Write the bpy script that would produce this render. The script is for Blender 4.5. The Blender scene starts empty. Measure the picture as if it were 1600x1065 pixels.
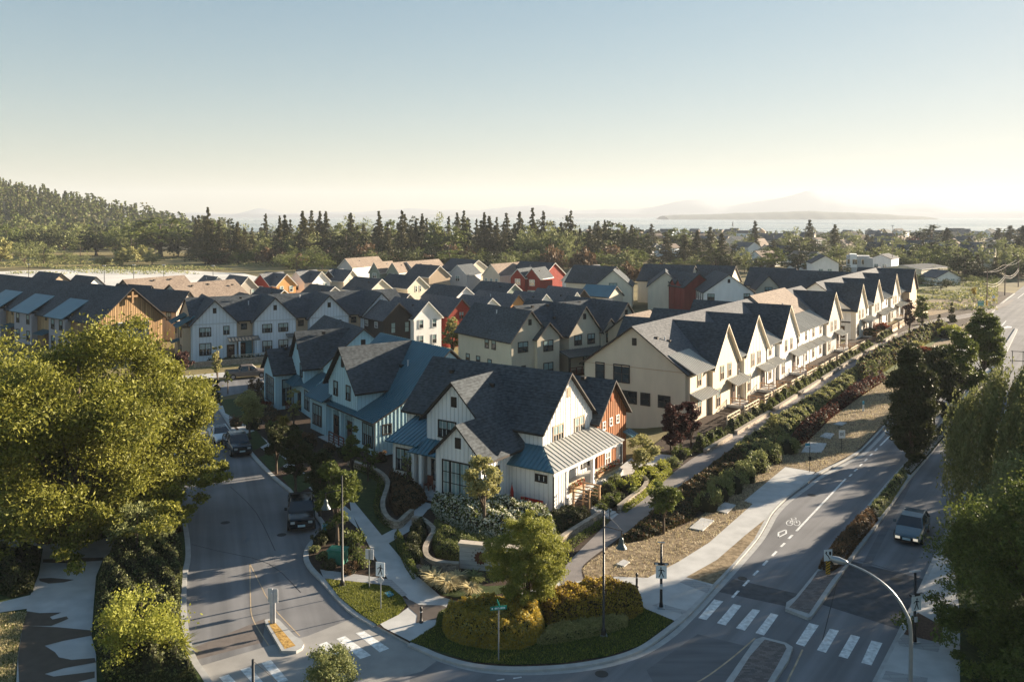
import bpy, math, random
import numpy as np
from mathutils import Vector, Matrix
R = math.radians
SC = bpy.context.scene
COL = SC.collection
# ---------------------------------------------------------------- camera, world, sun
F_, CH, TH, HV = 1330.0, 23.0, R(1.2), 336.0
PYY = HV + F_ * math.tan(TH)
cam_d = bpy.data.cameras.new('camera'); cam = bpy.data.objects.new('camera', cam_d); COL.objects.link(cam)
cam.location = (0, 0, CH); cam.rotation_euler = (R(90) - TH, 0, 0)
cam_d.sensor_width = 36; cam_d.lens = 36 * F_ / 1600; cam_d.shift_y = -(532.5 - PYY) / 1600
cam_d.clip_start = 0.5; cam_d.clip_end = 40000
SC.camera = cam
SUN_AZ, SUN_EL = 62.0, 13.3
w = bpy.data.worlds.new('World'); SC.world = w; w.use_nodes = True
nt = w.node_tree; bg = nt.nodes['Background']
sky = nt.nodes.new('ShaderNodeTexSky'); sky.sky_type = 'NISHITA'; sky.sun_disc = False
sky.sun_elevation = R(SUN_EL); sky.sun_rotation = R(SUN_AZ)
sky.air_density = 1.15; sky.dust_density = 0.35; sky.ozone_density = 2.5; sky.altitude = 0
gm = nt.nodes.new('ShaderNodeVectorMath'); gm.operation = 'DIVIDE'; ml = nt.nodes.new('ShaderNodeVectorMath'); ml.operation = 'MULTIPLY_ADD'; ml.inputs[1].default_value = (.22, .22, .22); ml.inputs[2].default_value = (1, 1, 1); nt.links.new(sky.outputs[0], ml.inputs[0]); nt.links.new(ml.outputs[0], gm.inputs[1]); hs = nt.nodes.new('ShaderNodeHueSaturation'); hs.inputs['Saturation'].default_value = 1.22
nt.links.new(sky.outputs[0], gm.inputs[0]); nt.links.new(gm.outputs[0], hs.inputs['Color']); nt.links.new(hs.outputs[0], bg.inputs[0]); bg.inputs[1].default_value = 0.060
sd = bpy.data.lights.new('sun', 'SUN'); sd.energy = 5.0; sd.angle = R(0.6); sd.color = (1.0, 0.83, 0.62)
so = bpy.data.objects.new('sun', sd); COL.objects.link(so)
sv = Vector((math.sin(R(SUN_AZ)) * math.cos(R(SUN_EL)), math.cos(R(SUN_AZ)) * math.cos(R(SUN_EL)), math.sin(R(SUN_EL))))
so.rotation_euler = sv.to_track_quat('Z', 'Y').to_euler(); so.location = (60, 30, 60)
SC.view_settings.view_transform = 'Standard'; SC.view_settings.look = 'None'
SC.view_settings.exposure = 2.15; SC.view_settings.gamma = 1
HAZE = 1.2e-4
# ---------------------------------------------------------------- geometry of the picture (pixel -> point on a level)
def W(u, v, z=0.0):
    a = (u - 800) / F_; b = -(v - PYY) / F_
    dy = math.cos(TH) + b * math.sin(TH); dz = -math.sin(TH) + b * math.cos(TH)
    t = (z - CH) / dz
    return (a * t, dy * t)
def fr(az):
    a = R(az); return (math.sin(a), math.cos(a)), (-math.cos(a), math.sin(a))
def PQ(p, q, az=34.4):
    P, Q = fr(az); return (p * P[0] + q * Q[0], p * P[1] + q * Q[1])
# ---------------------------------------------------------------- materials
MATS = {}
def newmat(name):
    m = bpy.data.materials.new(name); m.use_nodes = True
    return m, m.node_tree, m.node_tree.nodes['Principled BSDF']
def mat(name, col, rough=0.8, spec=0.3, metal=0.0, var=0.12, scale=3.0, bump=0.0, bscale=20.0, col2=None, stretch=None, emit=0):
    if name in MATS: return MATS[name]
    m, t, b = newmat(name)
    b.inputs['Roughness'].default_value = rough; b.inputs['Metallic'].default_value = metal
    b.inputs['Specular IOR Level'].default_value = spec
    tc = t.nodes.new('ShaderNodeTexCoord'); src = tc.outputs['Object']
    if stretch:
        mp = t.nodes.new('ShaderNodeMapping'); mp.inputs['Scale'].default_value = stretch
        t.links.new(src, mp.inputs[0]); src = mp.outputs[0]
    n = t.nodes.new('ShaderNodeTexNoise'); n.inputs['Scale'].default_value = scale; n.inputs['Detail'].default_value = 6
    t.links.new(src, n.inputs[0])
    cr = t.nodes.new('ShaderNodeValToRGB'); c = list(col)
    lo = [x * (1 - var) for x in c]; hi = list(col2) if col2 else [min(1, x * (1 + var)) for x in c]
    cr.color_ramp.elements[0].position = 0.32; cr.color_ramp.elements[1].position = 0.68
    cr.color_ramp.elements[0].color = (*lo, 1); cr.color_ramp.elements[1].color = (*hi, 1)
    t.links.new(n.outputs[0], cr.inputs[0]); t.links.new(cr.outputs[0], b.inputs['Base Color'])
    if bump:
        n2 = t.nodes.new('ShaderNodeTexNoise'); n2.inputs['Scale'].default_value = bscale; n2.inputs['Detail'].default_value = 4
        t.links.new(src, n2.inputs[0])
        bp = t.nodes.new('ShaderNodeBump'); bp.inputs['Strength'].default_value = bump; bp.inputs['Distance'].default_value = 0.05
        t.links.new(n2.outputs[0], bp.inputs['Height']); t.links.new(bp.outputs[0], b.inputs['Normal'])
    if emit:
        b.inputs['Emission Color'].default_value = (*col, 1); b.inputs['Emission Strength'].default_value = emit
    MATS[name] = m; return m
def leafmat(name, c1, c2, trans=0.35):
    if name in MATS: return MATS[name]
    m, t, b = newmat(name)
    g = t.nodes.new('ShaderNodeNewGeometry'); tc = t.nodes.new('ShaderNodeTexCoord')
    n = t.nodes.new('ShaderNodeTexNoise'); n.inputs['Scale'].default_value = 0.9; n.inputs['Detail'].default_value = 3
    t.links.new(tc.outputs['Object'], n.inputs[0])
    ad = t.nodes.new('ShaderNodeMath'); ad.operation = 'MULTIPLY_ADD'; ad.inputs[1].default_value = 0.55
    t.links.new(g.outputs['Random Per Island'], ad.inputs[0])
    mu = t.nodes.new('ShaderNodeMath'); mu.operation = 'MULTIPLY'; mu.inputs[1].default_value = 0.6
    t.links.new(n.outputs[0], mu.inputs[0]); t.links.new(mu.outputs[0], ad.inputs[2])
    cr = t.nodes.new('ShaderNodeValToRGB')
    cr.color_ramp.elements[0].position = 0.15; cr.color_ramp.elements[1].position = 0.85
    cr.color_ramp.elements[0].color = (*c1, 1); cr.color_ramp.elements[1].color = (*c2, 1)
    t.links.new(ad.outputs[0], cr.inputs[0]); t.links.new(cr.outputs[0], b.inputs['Base Color'])
    b.inputs['Roughness'].default_value = 0.6; b.inputs['Specular IOR Level'].default_value = 0.25
    tr = t.nodes.new('ShaderNodeBsdfTranslucent'); mx = t.nodes.new('ShaderNodeMixShader'); mx.inputs[0].default_value = trans
    t.links.new(cr.outputs[0], tr.inputs[0])
    t.links.new(b.outputs[0], mx.inputs[1]); t.links.new(tr.outputs[0], mx.inputs[2])
    t.links.new(mx.outputs[0], t.nodes['Material Output'].inputs[0])
    MATS[name] = m; return m
def shinglemat(name, c1, c2):
    if name in MATS: return MATS[name]
    m, t, b = newmat(name); b.inputs['Roughness'].default_value = 0.85; b.inputs['Specular IOR Level'].default_value = 0.25
    tc = t.nodes.new('ShaderNodeTexCoord')
    def noise(s, d, st):
        mp = t.nodes.new('ShaderNodeMapping'); mp.inputs['Scale'].default_value = st
        n = t.nodes.new('ShaderNodeTexNoise'); n.inputs['Scale'].default_value = s; n.inputs['Detail'].default_value = d
        t.links.new(tc.outputs['Object'], mp.inputs[0]); t.links.new(mp.outputs[0], n.inputs[0]); return n
    n1 = noise(2.6, 3, (1, 1, 2.2)); n2 = noise(0.35, 2, (1, 1, 1))
    wv = t.nodes.new('ShaderNodeTexWave'); wv.wave_type = 'BANDS'; wv.bands_direction = 'Z'; wv.inputs['Scale'].default_value = 1.7
    wv.inputs['Distortion'].default_value = 0.6; t.links.new(tc.outputs['Object'], wv.inputs[0])
    a = t.nodes.new('ShaderNodeMath'); a.operation = 'MULTIPLY_ADD'; a.inputs[1].default_value = 0.35
    t.links.new(n2.outputs[0], a.inputs[0]); t.links.new(n1.outputs[0], a.inputs[2])
    a2 = t.nodes.new('ShaderNodeMath'); a2.operation = 'MULTIPLY_ADD'; a2.inputs[1].default_value = 0.12
    t.links.new(wv.outputs[0], a2.inputs[0]); t.links.new(a.outputs[0], a2.inputs[2])
    cr = t.nodes.new('ShaderNodeValToRGB'); cr.color_ramp.elements[0].position = 0.52; cr.color_ramp.elements[1].position = 0.95
    cr.color_ramp.elements[0].color = (*c1, 1); cr.color_ramp.elements[1].color = (*c2, 1)
    t.links.new(a2.outputs[0], cr.inputs[0]); t.links.new(cr.outputs[0], b.inputs['Base Color'])
    bp = t.nodes.new('ShaderNodeBump'); bp.inputs['Strength'].default_value = 0.5; bp.inputs['Distance'].default_value = 0.04
    t.links.new(a2.outputs[0], bp.inputs['Height']); t.links.new(bp.outputs[0], b.inputs['Normal'])
    MATS[name] = m; return m
def brickmat(name, c1, c2, mort, scale=4.0, bw=0.5, rh=0.25, rough=0.85):
    if name in MATS: return MATS[name]
    m, t, b = newmat(name); b.inputs['Roughness'].default_value = rough
    tc = t.nodes.new('ShaderNodeTexCoord'); br = t.nodes.new('ShaderNodeTexBrick')
    br.inputs['Scale'].default_value = scale; br.inputs['Brick Width'].default_value = bw; br.inputs['Row Height'].default_value = rh
    br.inputs['Color1'].default_value = (*c1, 1); br.inputs['Color2'].default_value = (*c2, 1); br.inputs['Mortar'].default_value = (*mort, 1)
    br.inputs['Mortar Size'].default_value = 0.015
    t.links.new(tc.outputs['Object'], br.inputs[0]); t.links.new(br.outputs[0], b.inputs['Base Color'])
    MATS[name] = m; return m
def stonemat(name, scale=5.0, warm=1.0):
    if name in MATS: return MATS[name]
    m, t, b = newmat(name); b.inputs['Roughness'].default_value = 0.85
    tc = t.nodes.new('ShaderNodeTexCoord'); mp = t.nodes.new('ShaderNodeMapping'); mp.inputs['Scale'].default_value = (1, 1, 2.6)
    v = t.nodes.new('ShaderNodeTexVoronoi'); v.inputs['Scale'].default_value = scale
    t.links.new(tc.outputs['Object'], mp.inputs[0]); t.links.new(mp.outputs[0], v.inputs[0])
    cr = t.nodes.new('ShaderNodeValToRGB'); cr.color_ramp.elements[0].color = (0.17 * warm, 0.13, 0.1, 1); cr.color_ramp.elements[1].color = (0.45 * warm, 0.38, 0.3, 1)
    sp = t.nodes.new('ShaderNodeSeparateColor'); t.links.new(v.outputs['Color'], sp.inputs[0])
    t.links.new(sp.outputs[0], cr.inputs[0]); t.links.new(cr.outputs[0], b.inputs['Base Color'])
    bp = t.nodes.new('ShaderNodeBump'); bp.inputs['Strength'].default_value = 0.7; bp.inputs['Distance'].default_value = 0.05; bp.invert = True
    t.links.new(v.outputs['Distance'], bp.inputs['Height']); t.links.new(bp.outputs[0], b.inputs['Normal'])
    MATS[name] = m; return m
def wallm(name, c, var=0.05): return mat(name, c, 0.75, 0.25, var=var, scale=1.3, stretch=(1, 1, 0.3))
WHITE = wallm('white_board', (0.82, 0.82, 0.81)); WHITEB = wallm('white_batten', (0.66, 0.66, 0.65))  # batten colour darkened so the thin shadow lines are painted in
BLUEW = wallm('pale_blue_board', (0.50, 0.68, 0.74)); BLUEB = wallm('pale_blue_batten', (0.40, 0.56, 0.62))  # blue batten tone carries a painted shadow line
PBLUE = wallm('grey_blue_board', (0.56, 0.64, 0.72)); PBLUEB = wallm('grey_blue_batten', (0.43, 0.49, 0.55))  # grey-blue battens darkened in place of their own shadow
BEIGE = wallm('beige_siding', (0.56, 0.49, 0.38)); BEIGED = wallm('tan_siding', (0.45, 0.35, 0.25)); CREAM = wallm('cream_siding', (0.68, 0.61, 0.49))
OFFW = wallm('off_white_board', (0.68, 0.63, 0.54)); OFFG = wallm('pale_greige_board', (0.58, 0.54, 0.48))
ORANGE = mat('rust_board', (0.30, 0.13, 0.055), 0.8, var=0.25, scale=2, stretch=(2, 2, 0.3)); ORANGEB = mat('rust_batten', (0.26, 0.08, 0.025), 0.8)  # rust battens darker than the boards, as painted shadow lines
REDW = wallm('barn_red_siding', (0.30, 0.045, 0.03), 0.12); REDW2 = wallm('deep_red_siding', (0.20, 0.035, 0.03), 0.12)
BLACKW = wallm('black_siding', (0.035, 0.032, 0.03), 0.15); GREENW = wallm('sage_siding', (0.26, 0.30, 0.25)); GREYW = wallm('warm_grey_siding', (0.42, 0.38, 0.33))
YELW = wallm('ochre_siding', (0.62, 0.36, 0.10)); OCRE = wallm('orange_ochre_siding', (0.58, 0.30, 0.12)); BRICKB = wallm('brown_siding', (0.10, 0.07, 0.05)); LGREY = wallm('light_grey_siding', (0.5, 0.5, 0.5))
WOOD = mat('weathered_cedar', (0.40, 0.25, 0.12), 0.85, var=0.45, scale=1.4, col2=(0.56, 0.38, 0.20), stretch=(3.2, 3.2, 0.12), bump=0.3, bscale=3)
WOODD = mat('cedar_batten', (0.27, 0.17, 0.09), 0.85, var=0.3)  # darker cedar tone paints the shadow along each batten
DARKTRIM = mat('dark_bronze_trim', (0.030, 0.024, 0.020), 0.6, var=0.1); WTRIM = mat('white_trim', (0.78, 0.77, 0.73), 0.6, var=0.04); BTRIM = mat('tan_trim', (0.36, 0.27, 0.19), 0.7)
SHING = shinglemat('charcoal_shingle', (0.026, 0.032, 0.038), (0.082, 0.096, 0.108)); SHINGB = shinglemat('tan_shingle', (0.13, 0.10, 0.08), (0.26, 0.21, 0.17))
SHINGG = shinglemat('slate_shingle', (0.06, 0.065, 0.072), (0.14, 0.145, 0.155)); SHINGM = shinglemat('brown_shingle', (0.10, 0.07, 0.055), (0.19, 0.14, 0.11))
METAL = mat('blue_grey_metal_roof', (0.07, 0.17, 0.215), 0.38, 0.5, metal=0.25, var=0.08, scale=0.6)
METALG = mat('grey_metal_roof', (0.12, 0.13, 0.13), 0.40, 0.5, metal=0.3, var=0.08, scale=0.6)
METALL = mat('pale_metal_roof', (0.36, 0.36, 0.34), 0.42, 0.5, metal=0.15, var=0.08, scale=0.6)  # lighter metal copy, sunshine painted into porch roof, canopies and dormers
GLASS = mat('window_glass', (0.020, 0.026, 0.030), 0.06, 0.9, var=0.3, scale=0.7); BLIND = mat('blind_behind_glass', (0.26, 0.36, 0.36), 0.10, 0.7, var=0.25, scale=0.9)  # second pane colour is lighter teal, for upper sashes and some whole windows
DOORM = mat('dark_wood_door', (0.06, 0.025, 0.015), 0.5); TEALD = mat('teal_door', (0.10, 0.24, 0.28), 0.5)
CEDAR = mat('cedar_rail', (0.36, 0.22, 0.12), 0.75, var=0.25, scale=4); RAILW = mat('cream_rail', (0.62, 0.52, 0.38), 0.7); REDWD = mat('red_stained_wood', (0.16, 0.05, 0.03), 0.6)
def asphmat(name, az, c=0.105):
    m, t, b = newmat(name); b.inputs['Roughness'].default_value = .88; b.inputs['Specular IOR Level'].default_value = .25; tc = t.nodes.new('ShaderNodeTexCoord')
    def nz(scale, det, st, rot=0):
        mp = t.nodes.new('ShaderNodeMapping'); mp.vector_type = 'POINT'; mp.inputs['Rotation'].default_value = (0, 0, R(rot)); mq = t.nodes.new('ShaderNodeMapping'); mq.inputs['Scale'].default_value = st; t.links.new(mp.outputs[0], mq.inputs[0]); n = t.nodes.new('ShaderNodeTexNoise'); n.inputs['Scale'].default_value = scale; n.inputs['Detail'].default_value = det
        t.links.new(tc.outputs['Object'], mp.inputs[0]); t.links.new(mq.outputs[0], n.inputs[0]); return n.outputs[0]
    def ma(a, k, c_):
        q = t.nodes.new('ShaderNodeMath'); q.operation = 'MULTIPLY_ADD'; t.links.new(a, q.inputs[0]); q.inputs[1].default_value = k
        if isinstance(c_, float): q.inputs[2].default_value = c_
        else: t.links.new(c_, q.inputs[2])
        return q.outputs[0]
    v = ma(nz(1, 3, (1.1, .03, 1), az), 1.1, -.55); v = ma(nz(.22, 4, (1, 1, 1)), .8, v); v = ma(nz(28, 2, (1, 1, 1)), .55, v)
    cr = t.nodes.new('ShaderNodeValToRGB'); cr.color_ramp.elements[0].position = .25; cr.color_ramp.elements[1].position = 1.0
    cr.color_ramp.elements[0].color = (c * .62, c * .63, c * .66, 1); cr.color_ramp.elements[1].color = (c * 1.45, c * 1.45, c * 1.5, 1)
    t.links.new(v, cr.inputs[0]); t.links.new(cr.outputs[0], b.inputs['Base Color']); return m
ASPH = asphmat('asphalt', 36.4, .165); ASPH2 = asphmat('side_asphalt', -20, .165); ASPHT = mat('trail_asphalt', (0.22, 0.20, 0.19), 0.9, var=0.12, scale=0.8, bump=0.2, bscale=60)
CONC = mat('concrete', (0.46, 0.46, 0.45), 0.85, var=0.12, scale=0.9, bump=0.1, bscale=40); CONCB = mat('kerb_concrete', (0.38, 0.38, 0.37), 0.85, var=0.12, scale=2)
WETC = mat('wet_concrete', (0.10, 0.082, 0.068), 0.5, var=0.12, scale=2)
PAINT = mat('road_paint', (0.66, 0.67, 0.66), 0.7, var=0.28, scale=4); YPAINT = mat('worn_yellow_paint', (0.42, 0.33, 0.22), 0.8, var=0.25, scale=2)
SOIL = mat('mulch', (0.045, 0.028, 0.018), 0.95, var=0.4, scale=6, bump=0.6, bscale=15); BARK = mat('bark', (0.10, 0.075, 0.055), 0.9, var=0.3, scale=6, stretch=(2, 2, .4), bump=0.4)
LAWN = mat('lawn_soil', (0.035, 0.055, 0.012), 0.95, var=0.35, scale=4, bump=0.5, bscale=30); DRY = mat('dry_grass', (0.20, 0.145, 0.08), 0.95, var=0.35, scale=3.5, col2=(0.34, 0.26, 0.16), bump=0.7, bscale=16)
FIELD = mat('field_grass', (0.12, 0.105, 0.035), 0.95, var=0.5, scale=0.05, col2=(0.26, 0.21, 0.09), bump=0.5, bscale=2); GRAVEL = mat('pale_gravel', (0.62, 0.60, 0.56), 0.95, var=0.15, scale=0.06)
STONE = stonemat('ledge_stone'); BRICKP = brickmat('paver', (0.10, 0.085, 0.08), (0.19, 0.16, 0.15), (0.06, 0.055, 0.05), scale=2.2, bw=0.6, rh=0.3)
PAVER = brickmat('grey_paver', (0.30, 0.30, 0.30), (0.36, 0.36, 0.35), (0.17, 0.17, 0.17), scale=1.6, bw=2.4, rh=0.45)
BLACKM = mat('black_metal', (0.014, 0.013, 0.013), 0.45, 0.5, var=0.1); GALV = mat('galvanised_steel', (0.30, 0.33, 0.35), 0.4, 0.5, metal=0.5, var=0.08); GREYM = mat('sign_back_grey', (0.55, 0.55, 0.56), 0.5)
SIGNW = mat('sign_white', (0.80, 0.82, 0.82), 0.5, var=0.02); SIGNK = mat('sign_black', (0.012, 0.012, 0.014), 0.5); SIGNY = mat('sign_yellow', (0.75, 0.42, 0.04), 0.5); SIGNG = mat('sign_green', (0.02, 0.28, 0.20), 0.5); SIGNB = mat('sign_blue', (0.05, 0.28, 0.40), 0.5)
UTILG = mat('utility_green', (0.03, 0.17, 0.12), 0.6); LIMEST = mat('limestone', (0.42, 0.43, 0.42), 0.85, var=0.15, scale=3, stretch=(0.4, 0.4, 5), bump=0.3, bscale=8); CAPST = mat('cap_stone', (0.50, 0.44, 0.36), 0.8)
# foliage
L_BIG = leafmat('ash_leaf', (0.045, 0.060, 0.010), (0.28, 0.275, 0.045), 0.32)
L_OLIVE = leafmat('olive_leaf', (0.052, 0.075, 0.018), (0.156, 0.182, 0.039), 0.3); L_DARK = leafmat('dark_leaf', (0.023, 0.031, 0.010), (0.065, 0.072, 0.021), 0.2)
L_CON = leafmat('conifer_needle', (0.039, 0.044, 0.018), (0.124, 0.111, 0.042), 0.2); L_WIL = leafmat('willow_leaf', (0.078, 0.098, 0.033), (0.195, 0.202, 0.078), 0.35)
L_LIME = leafmat('lime_leaf', (0.169, 0.195, 0.033), (0.364, 0.364, 0.065), 0.4); L_GOLD = leafmat('golden_leaf', (0.24, 0.17, 0.02), (0.54, 0.40, 0.07), 0.4)
L_PURP = leafmat('purple_leaf', (0.035, 0.014, 0.012), (0.085, 0.035, 0.028), 0.25); L_RED = leafmat('red_leaf', (0.12, 0.03, 0.015), (0.24, 0.07, 0.03), 0.3)
L_PALE = leafmat('pale_leaf', (0.208, 0.208, 0.078), (0.390, 0.364, 0.143), 0.35); L_HYD = leafmat('white_petal', (0.55, 0.55, 0.42), (0.75, 0.74, 0.62), 0.2)
L_RFL = leafmat('red_petal', (0.45, 0.02, 0.015), (0.60, 0.12, 0.03), 0.2); L_STRAW = leafmat('straw_blade', (0.390, 0.325, 0.169), (0.624, 0.546, 0.325), 0.35); L_BROWN = leafmat('brown_leaf', (0.078, 0.046, 0.023), (0.169, 0.104, 0.052), 0.25)
L_SAGE = leafmat('sage_leaf', (0.104, 0.130, 0.046), (0.260, 0.273, 0.104), 0.3)
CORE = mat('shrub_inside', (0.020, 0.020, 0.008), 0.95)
# ---------------------------------------------------------------- mesh helpers
def link(o, parent=None):
    COL.objects.link(o)
    if parent is not None: o.parent = parent
    return o
def tag(o, label=None, cat=None, group=None, kind=None):
    if label: o['label'] = label
    if cat: o['category'] = cat
    if group: o['group'] = group
    if kind: o['kind'] = kind
    return o
def empty(name, loc, rz=0.0):
    o = bpy.data.objects.new(name, None); o.empty_display_size = 0.5; o.location = loc; o.rotation_euler = (0, 0, rz); COL.objects.link(o); return o
class MB:
    def __init__(s): s.v = []; s.f = []; s.m = []
    def poly(s, pts, m=0):
        k = len(s.v); s.v += [tuple(p) for p in pts]; s.f.append(tuple(range(k, k + len(pts)))); s.m.append(m)
    def box(s, x0, x1, y0, y1, z0, z1, m=0):
        k = len(s.v); s.v += [(x, y, z) for z in (z0, z1) for x, y in ((x0, y0), (x1, y0), (x1, y1), (x0, y1))]
        for f in ((3, 2, 1, 0), (4, 5, 6, 7), (0, 1, 5, 4), (1, 2, 6, 5), (2, 3, 7, 6), (3, 0, 4, 7)): s.f.append(tuple(k + i for i in f)); s.m.append(m)
    def prism(s, prof, fn, a0, a1, mats, mend=0):
        n = len(prof); k = len(s.v)
        s.v += [fn(a0, p) for p in prof] + [fn(a1, p) for p in prof]
        for i in range(n):
            j = (i + 1) % n; s.f.append((k + i, k + j, k + n + j, k + n + i)); s.m.append(mats[i] if isinstance(mats, (list, tuple)) else mats)
        s.f.append(tuple(k + i for i in range(n))[::-1]); s.m.append(mend); s.f.append(tuple(k + n + i for i in range(n))); s.m.append(mend)
    def tube(s, a, b, r0, r1=None, n=8, m=0, cap=True):
        a = Vector(a); b = Vector(b); r1 = r0 if r1 is None else r1
        d = (b - a).normalized(); u = d.orthogonal().normalized(); w_ = d.cross(u); k = len(s.v)
        for c_, r in ((a, r0), (b, r1)):
            for i in range(n):
                t = 2 * math.pi * i / n; s.v.append(tuple(c_ + (u * math.cos(t) + w_ * math.sin(t)) * r))
        for i in range(n):
            j = (i + 1) % n; s.f.append((k + i, k + j, k + n + j, k + n + i)); s.m.append(m)
        if cap: s.f.append(tuple(k + i for i in range(n))[::-1]); s.m.append(m); s.f.append(tuple(k + n + i for i in range(n))); s.m.append(m)
    def path(s, pts, rs, n=8, m=0):
        P = [Vector(p) for p in pts]; k = len(s.v); u = None
        for i, p in enumerate(P):
            d = (P[min(i + 1, len(P) - 1)] - P[max(i - 1, 0)]).normalized()
            u = d.orthogonal().normalized() if u is None else (u - d * u.dot(d)).normalized()
            w_ = d.cross(u)
            for j in range(n): t = 2 * math.pi * j / n; s.v.append(tuple(p + (u * math.cos(t) + w_ * math.sin(t)) * rs[i]))
        for i in range(len(P) - 1):
            for j in range(n): q = (j + 1) % n; s.f.append((k + i * n + j, k + i * n + q, k + (i + 1) * n + q, k + (i + 1) * n + j)); s.m.append(m)
        s.f.append(tuple(k + j for j in range(n))[::-1]); s.m.append(m); s.f.append(tuple(k + (len(P) - 1) * n + j for j in range(n))); s.m.append(m)
    def lathe(s, c, prof, n=16, m=0):
        k = len(s.v)
        for r, z in prof:
            for i in range(n): t = 2 * math.pi * i / n; s.v.append((c[0] + r * math.cos(t), c[1] + r * math.sin(t), c[2] + z))
        for a in range(len(prof) - 1):
            for i in range(n):
                j = (i + 1) % n; s.f.append((k + a * n + i, k + a * n + j, k + (a + 1) * n + j, k + (a + 1) * n + i)); s.m.append(m)
    def slab(s, A, B, C, D, th=0.12, m=0, ribs=0, rm=0, rh=0.05):
        A, B, C, D = map(Vector, (A, B, C, D)); nn = (B - A).cross(D - A).normalized()
        if nn.z < 0: nn = -nn
        k = len(s.v); s.v += [tuple(p) for p in (A, B, C, D)] + [tuple(p + nn * th) for p in (A, B, C, D)]
        for f in ((3, 2, 1, 0), (4, 5, 6, 7), (0, 1, 5, 4), (1, 2, 6, 5), (2, 3, 7, 6), (3, 0, 4, 7)): s.f.append(tuple(k + i for i in f)); s.m.append(m)
        if ribs:
            e = (B - A); L = e.length; e.normalize(); up = (D - A) - e * (D - A).dot(e)
            if up.length < 1e-4: up = (C - A) - e * (C - A).dot(e)
            h = up.length; up.normalize(); xd = (D - A).dot(e); xc = (C - A).dot(e); c_ = max(1, int(L / ribs))
            for i in range(c_ + 1):
                t = 0.03 + (L - 0.06) * i / c_; y = h
                if xd > 1e-3: y = min(y, t * h / xd)
                if xc < L - 1e-3: y = min(y, (L - t) * h / (L - xc))
                if xd < -1e-3 or xc > L + 1e-3: y = min(y, h)
                if y < 0.1: continue
                p = A + e * t + nn * th; q = p + up * y; ww = e * 0.018
                kk = len(s.v); s.v += [tuple(z_) for z_ in (p - ww, p + ww, q + ww, q - ww, p - ww + nn * rh, p + ww + nn * rh, q + ww + nn * rh, q - ww + nn * rh)]
                for f in ((4, 5, 6, 7), (0, 1, 5, 4), (1, 2, 6, 5), (2, 3, 7, 6), (3, 0, 4, 7)): s.f.append(tuple(kk + i_ for i_ in f)); s.m.append(rm)
    def mesh(s, name, mats, smooth=False):
        me = bpy.data.meshes.new(name); me.from_pydata(s.v, [], s.f)
        for m_ in (mats if isinstance(mats, (list, tuple)) else [mats]): me.materials.append(m_)
        me.polygons.foreach_set('material_index', s.m)
        if smooth: me.polygons.foreach_set('use_smooth', [True] * len(s.f))
        me.update(); return me
    def build(s, name, mats, parent=None, smooth=False):
        return link(bpy.data.objects.new(name, s.mesh(name, mats, smooth)), parent)
def npmesh(name, V, Fq, mats, midx=None, smooth=False):
    me = bpy.data.meshes.new(name); n = len(V); k = len(Fq); w_ = Fq.shape[1]
    me.vertices.add(n); me.vertices.foreach_set('co', np.asarray(V, dtype=np.float32).ravel())
    me.loops.add(k * w_); me.loops.foreach_set('vertex_index', Fq.astype(np.int32).ravel())
    me.polygons.add(k); me.polygons.foreach_set('loop_start', np.arange(k, dtype=np.int32) * w_)
    for m_ in mats: me.materials.append(m_)
    if midx is not None: me.polygons.foreach_set('material_index', np.asarray(midx, dtype=np.int32))
    if smooth: me.polygons.foreach_set('use_smooth', [True] * k)
    me.update(calc_edges=True); me.validate(); return me
# ---------------------------------------------------------------- flat ground pieces
def flat(name, pts, z, m, th=0.0, px=True, kind='structure', side=None):
    P = [W(u, v, z) for u, v in pts] if px else pts
    b = MB(); ar = sum(P[i][0] * P[(i + 1) % len(P)][1] - P[(i + 1) % len(P)][0] * P[i][1] for i in range(len(P)))
    if ar < 0: P = P[::-1]
    b.poly([(x, y, z) for x, y in P])
    if th:
        for i in range(len(P)):
            a, c = P[i], P[(i + 1) % len(P)]; b.poly([(*a, z - th), (*c, z - th), (*c, z), (*a, z)], 1)
    o = b.build(name, [m, side or m]); bpy.context.view_layer.objects.active = o
    o['kind'] = kind; return o
def smoothpts(pts, n=4):
    out = []; m = len(pts)
    for i in range(m - 1):
        p0 = pts[max(i - 1, 0)]; p1 = pts[i]; p2 = pts[i + 1]; p3 = pts[min(i + 2, m - 1)]
        for k in range(n):
            t = k / n
            out.append(tuple(0.5 * (2 * b_ + (c_ - a_) * t + (2 * a_ - 5 * b_ + 4 * c_ - d_) * t * t + (-a_ + 3 * b_ - 3 * c_ + d_) * t ** 3) for a_, b_, c_, d_ in zip(p0, p1, p2, p3)))
    out.append(tuple(pts[-1])); return out
def strip(name, pts, z, wd, m, h=0.0, px=True, kind='structure', side=None, parent=None, ret=False):
    P = [Vector(W(u, v, z)) for u, v in pts] if px else [Vector(p) for p in pts]
    b = MB(); L = []; Rr = []
    for i, p in enumerate(P):
        d = (P[min(i + 1, len(P) - 1)] - P[max(i - 1, 0)]).normalized(); nrm = Vector((-d.y, d.x))
        L.append(p + nrm * wd / 2); Rr.append(p - nrm * wd / 2)
    for i in range(len(P) - 1):
        b.poly([(*Rr[i], z), (*Rr[i + 1], z), (*L[i + 1], z), (*L[i], z)])
        if h:
            b.poly([(*L[i], z), (*L[i + 1], z), (*L[i + 1], z - h), (*L[i], z - h)], 1); b.poly([(*Rr[i + 1], z), (*Rr[i], z), (*Rr[i], z - h), (*Rr[i + 1], z - h)], 1)
    if h:
        for i in (0, -1): b.poly([(*L[i], z), (*Rr[i], z), (*Rr[i], z - h), (*L[i], z - h)], 1)
    o = b.build(name, [m, side or m], parent)
    if kind: o['kind'] = kind
    return o
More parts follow.
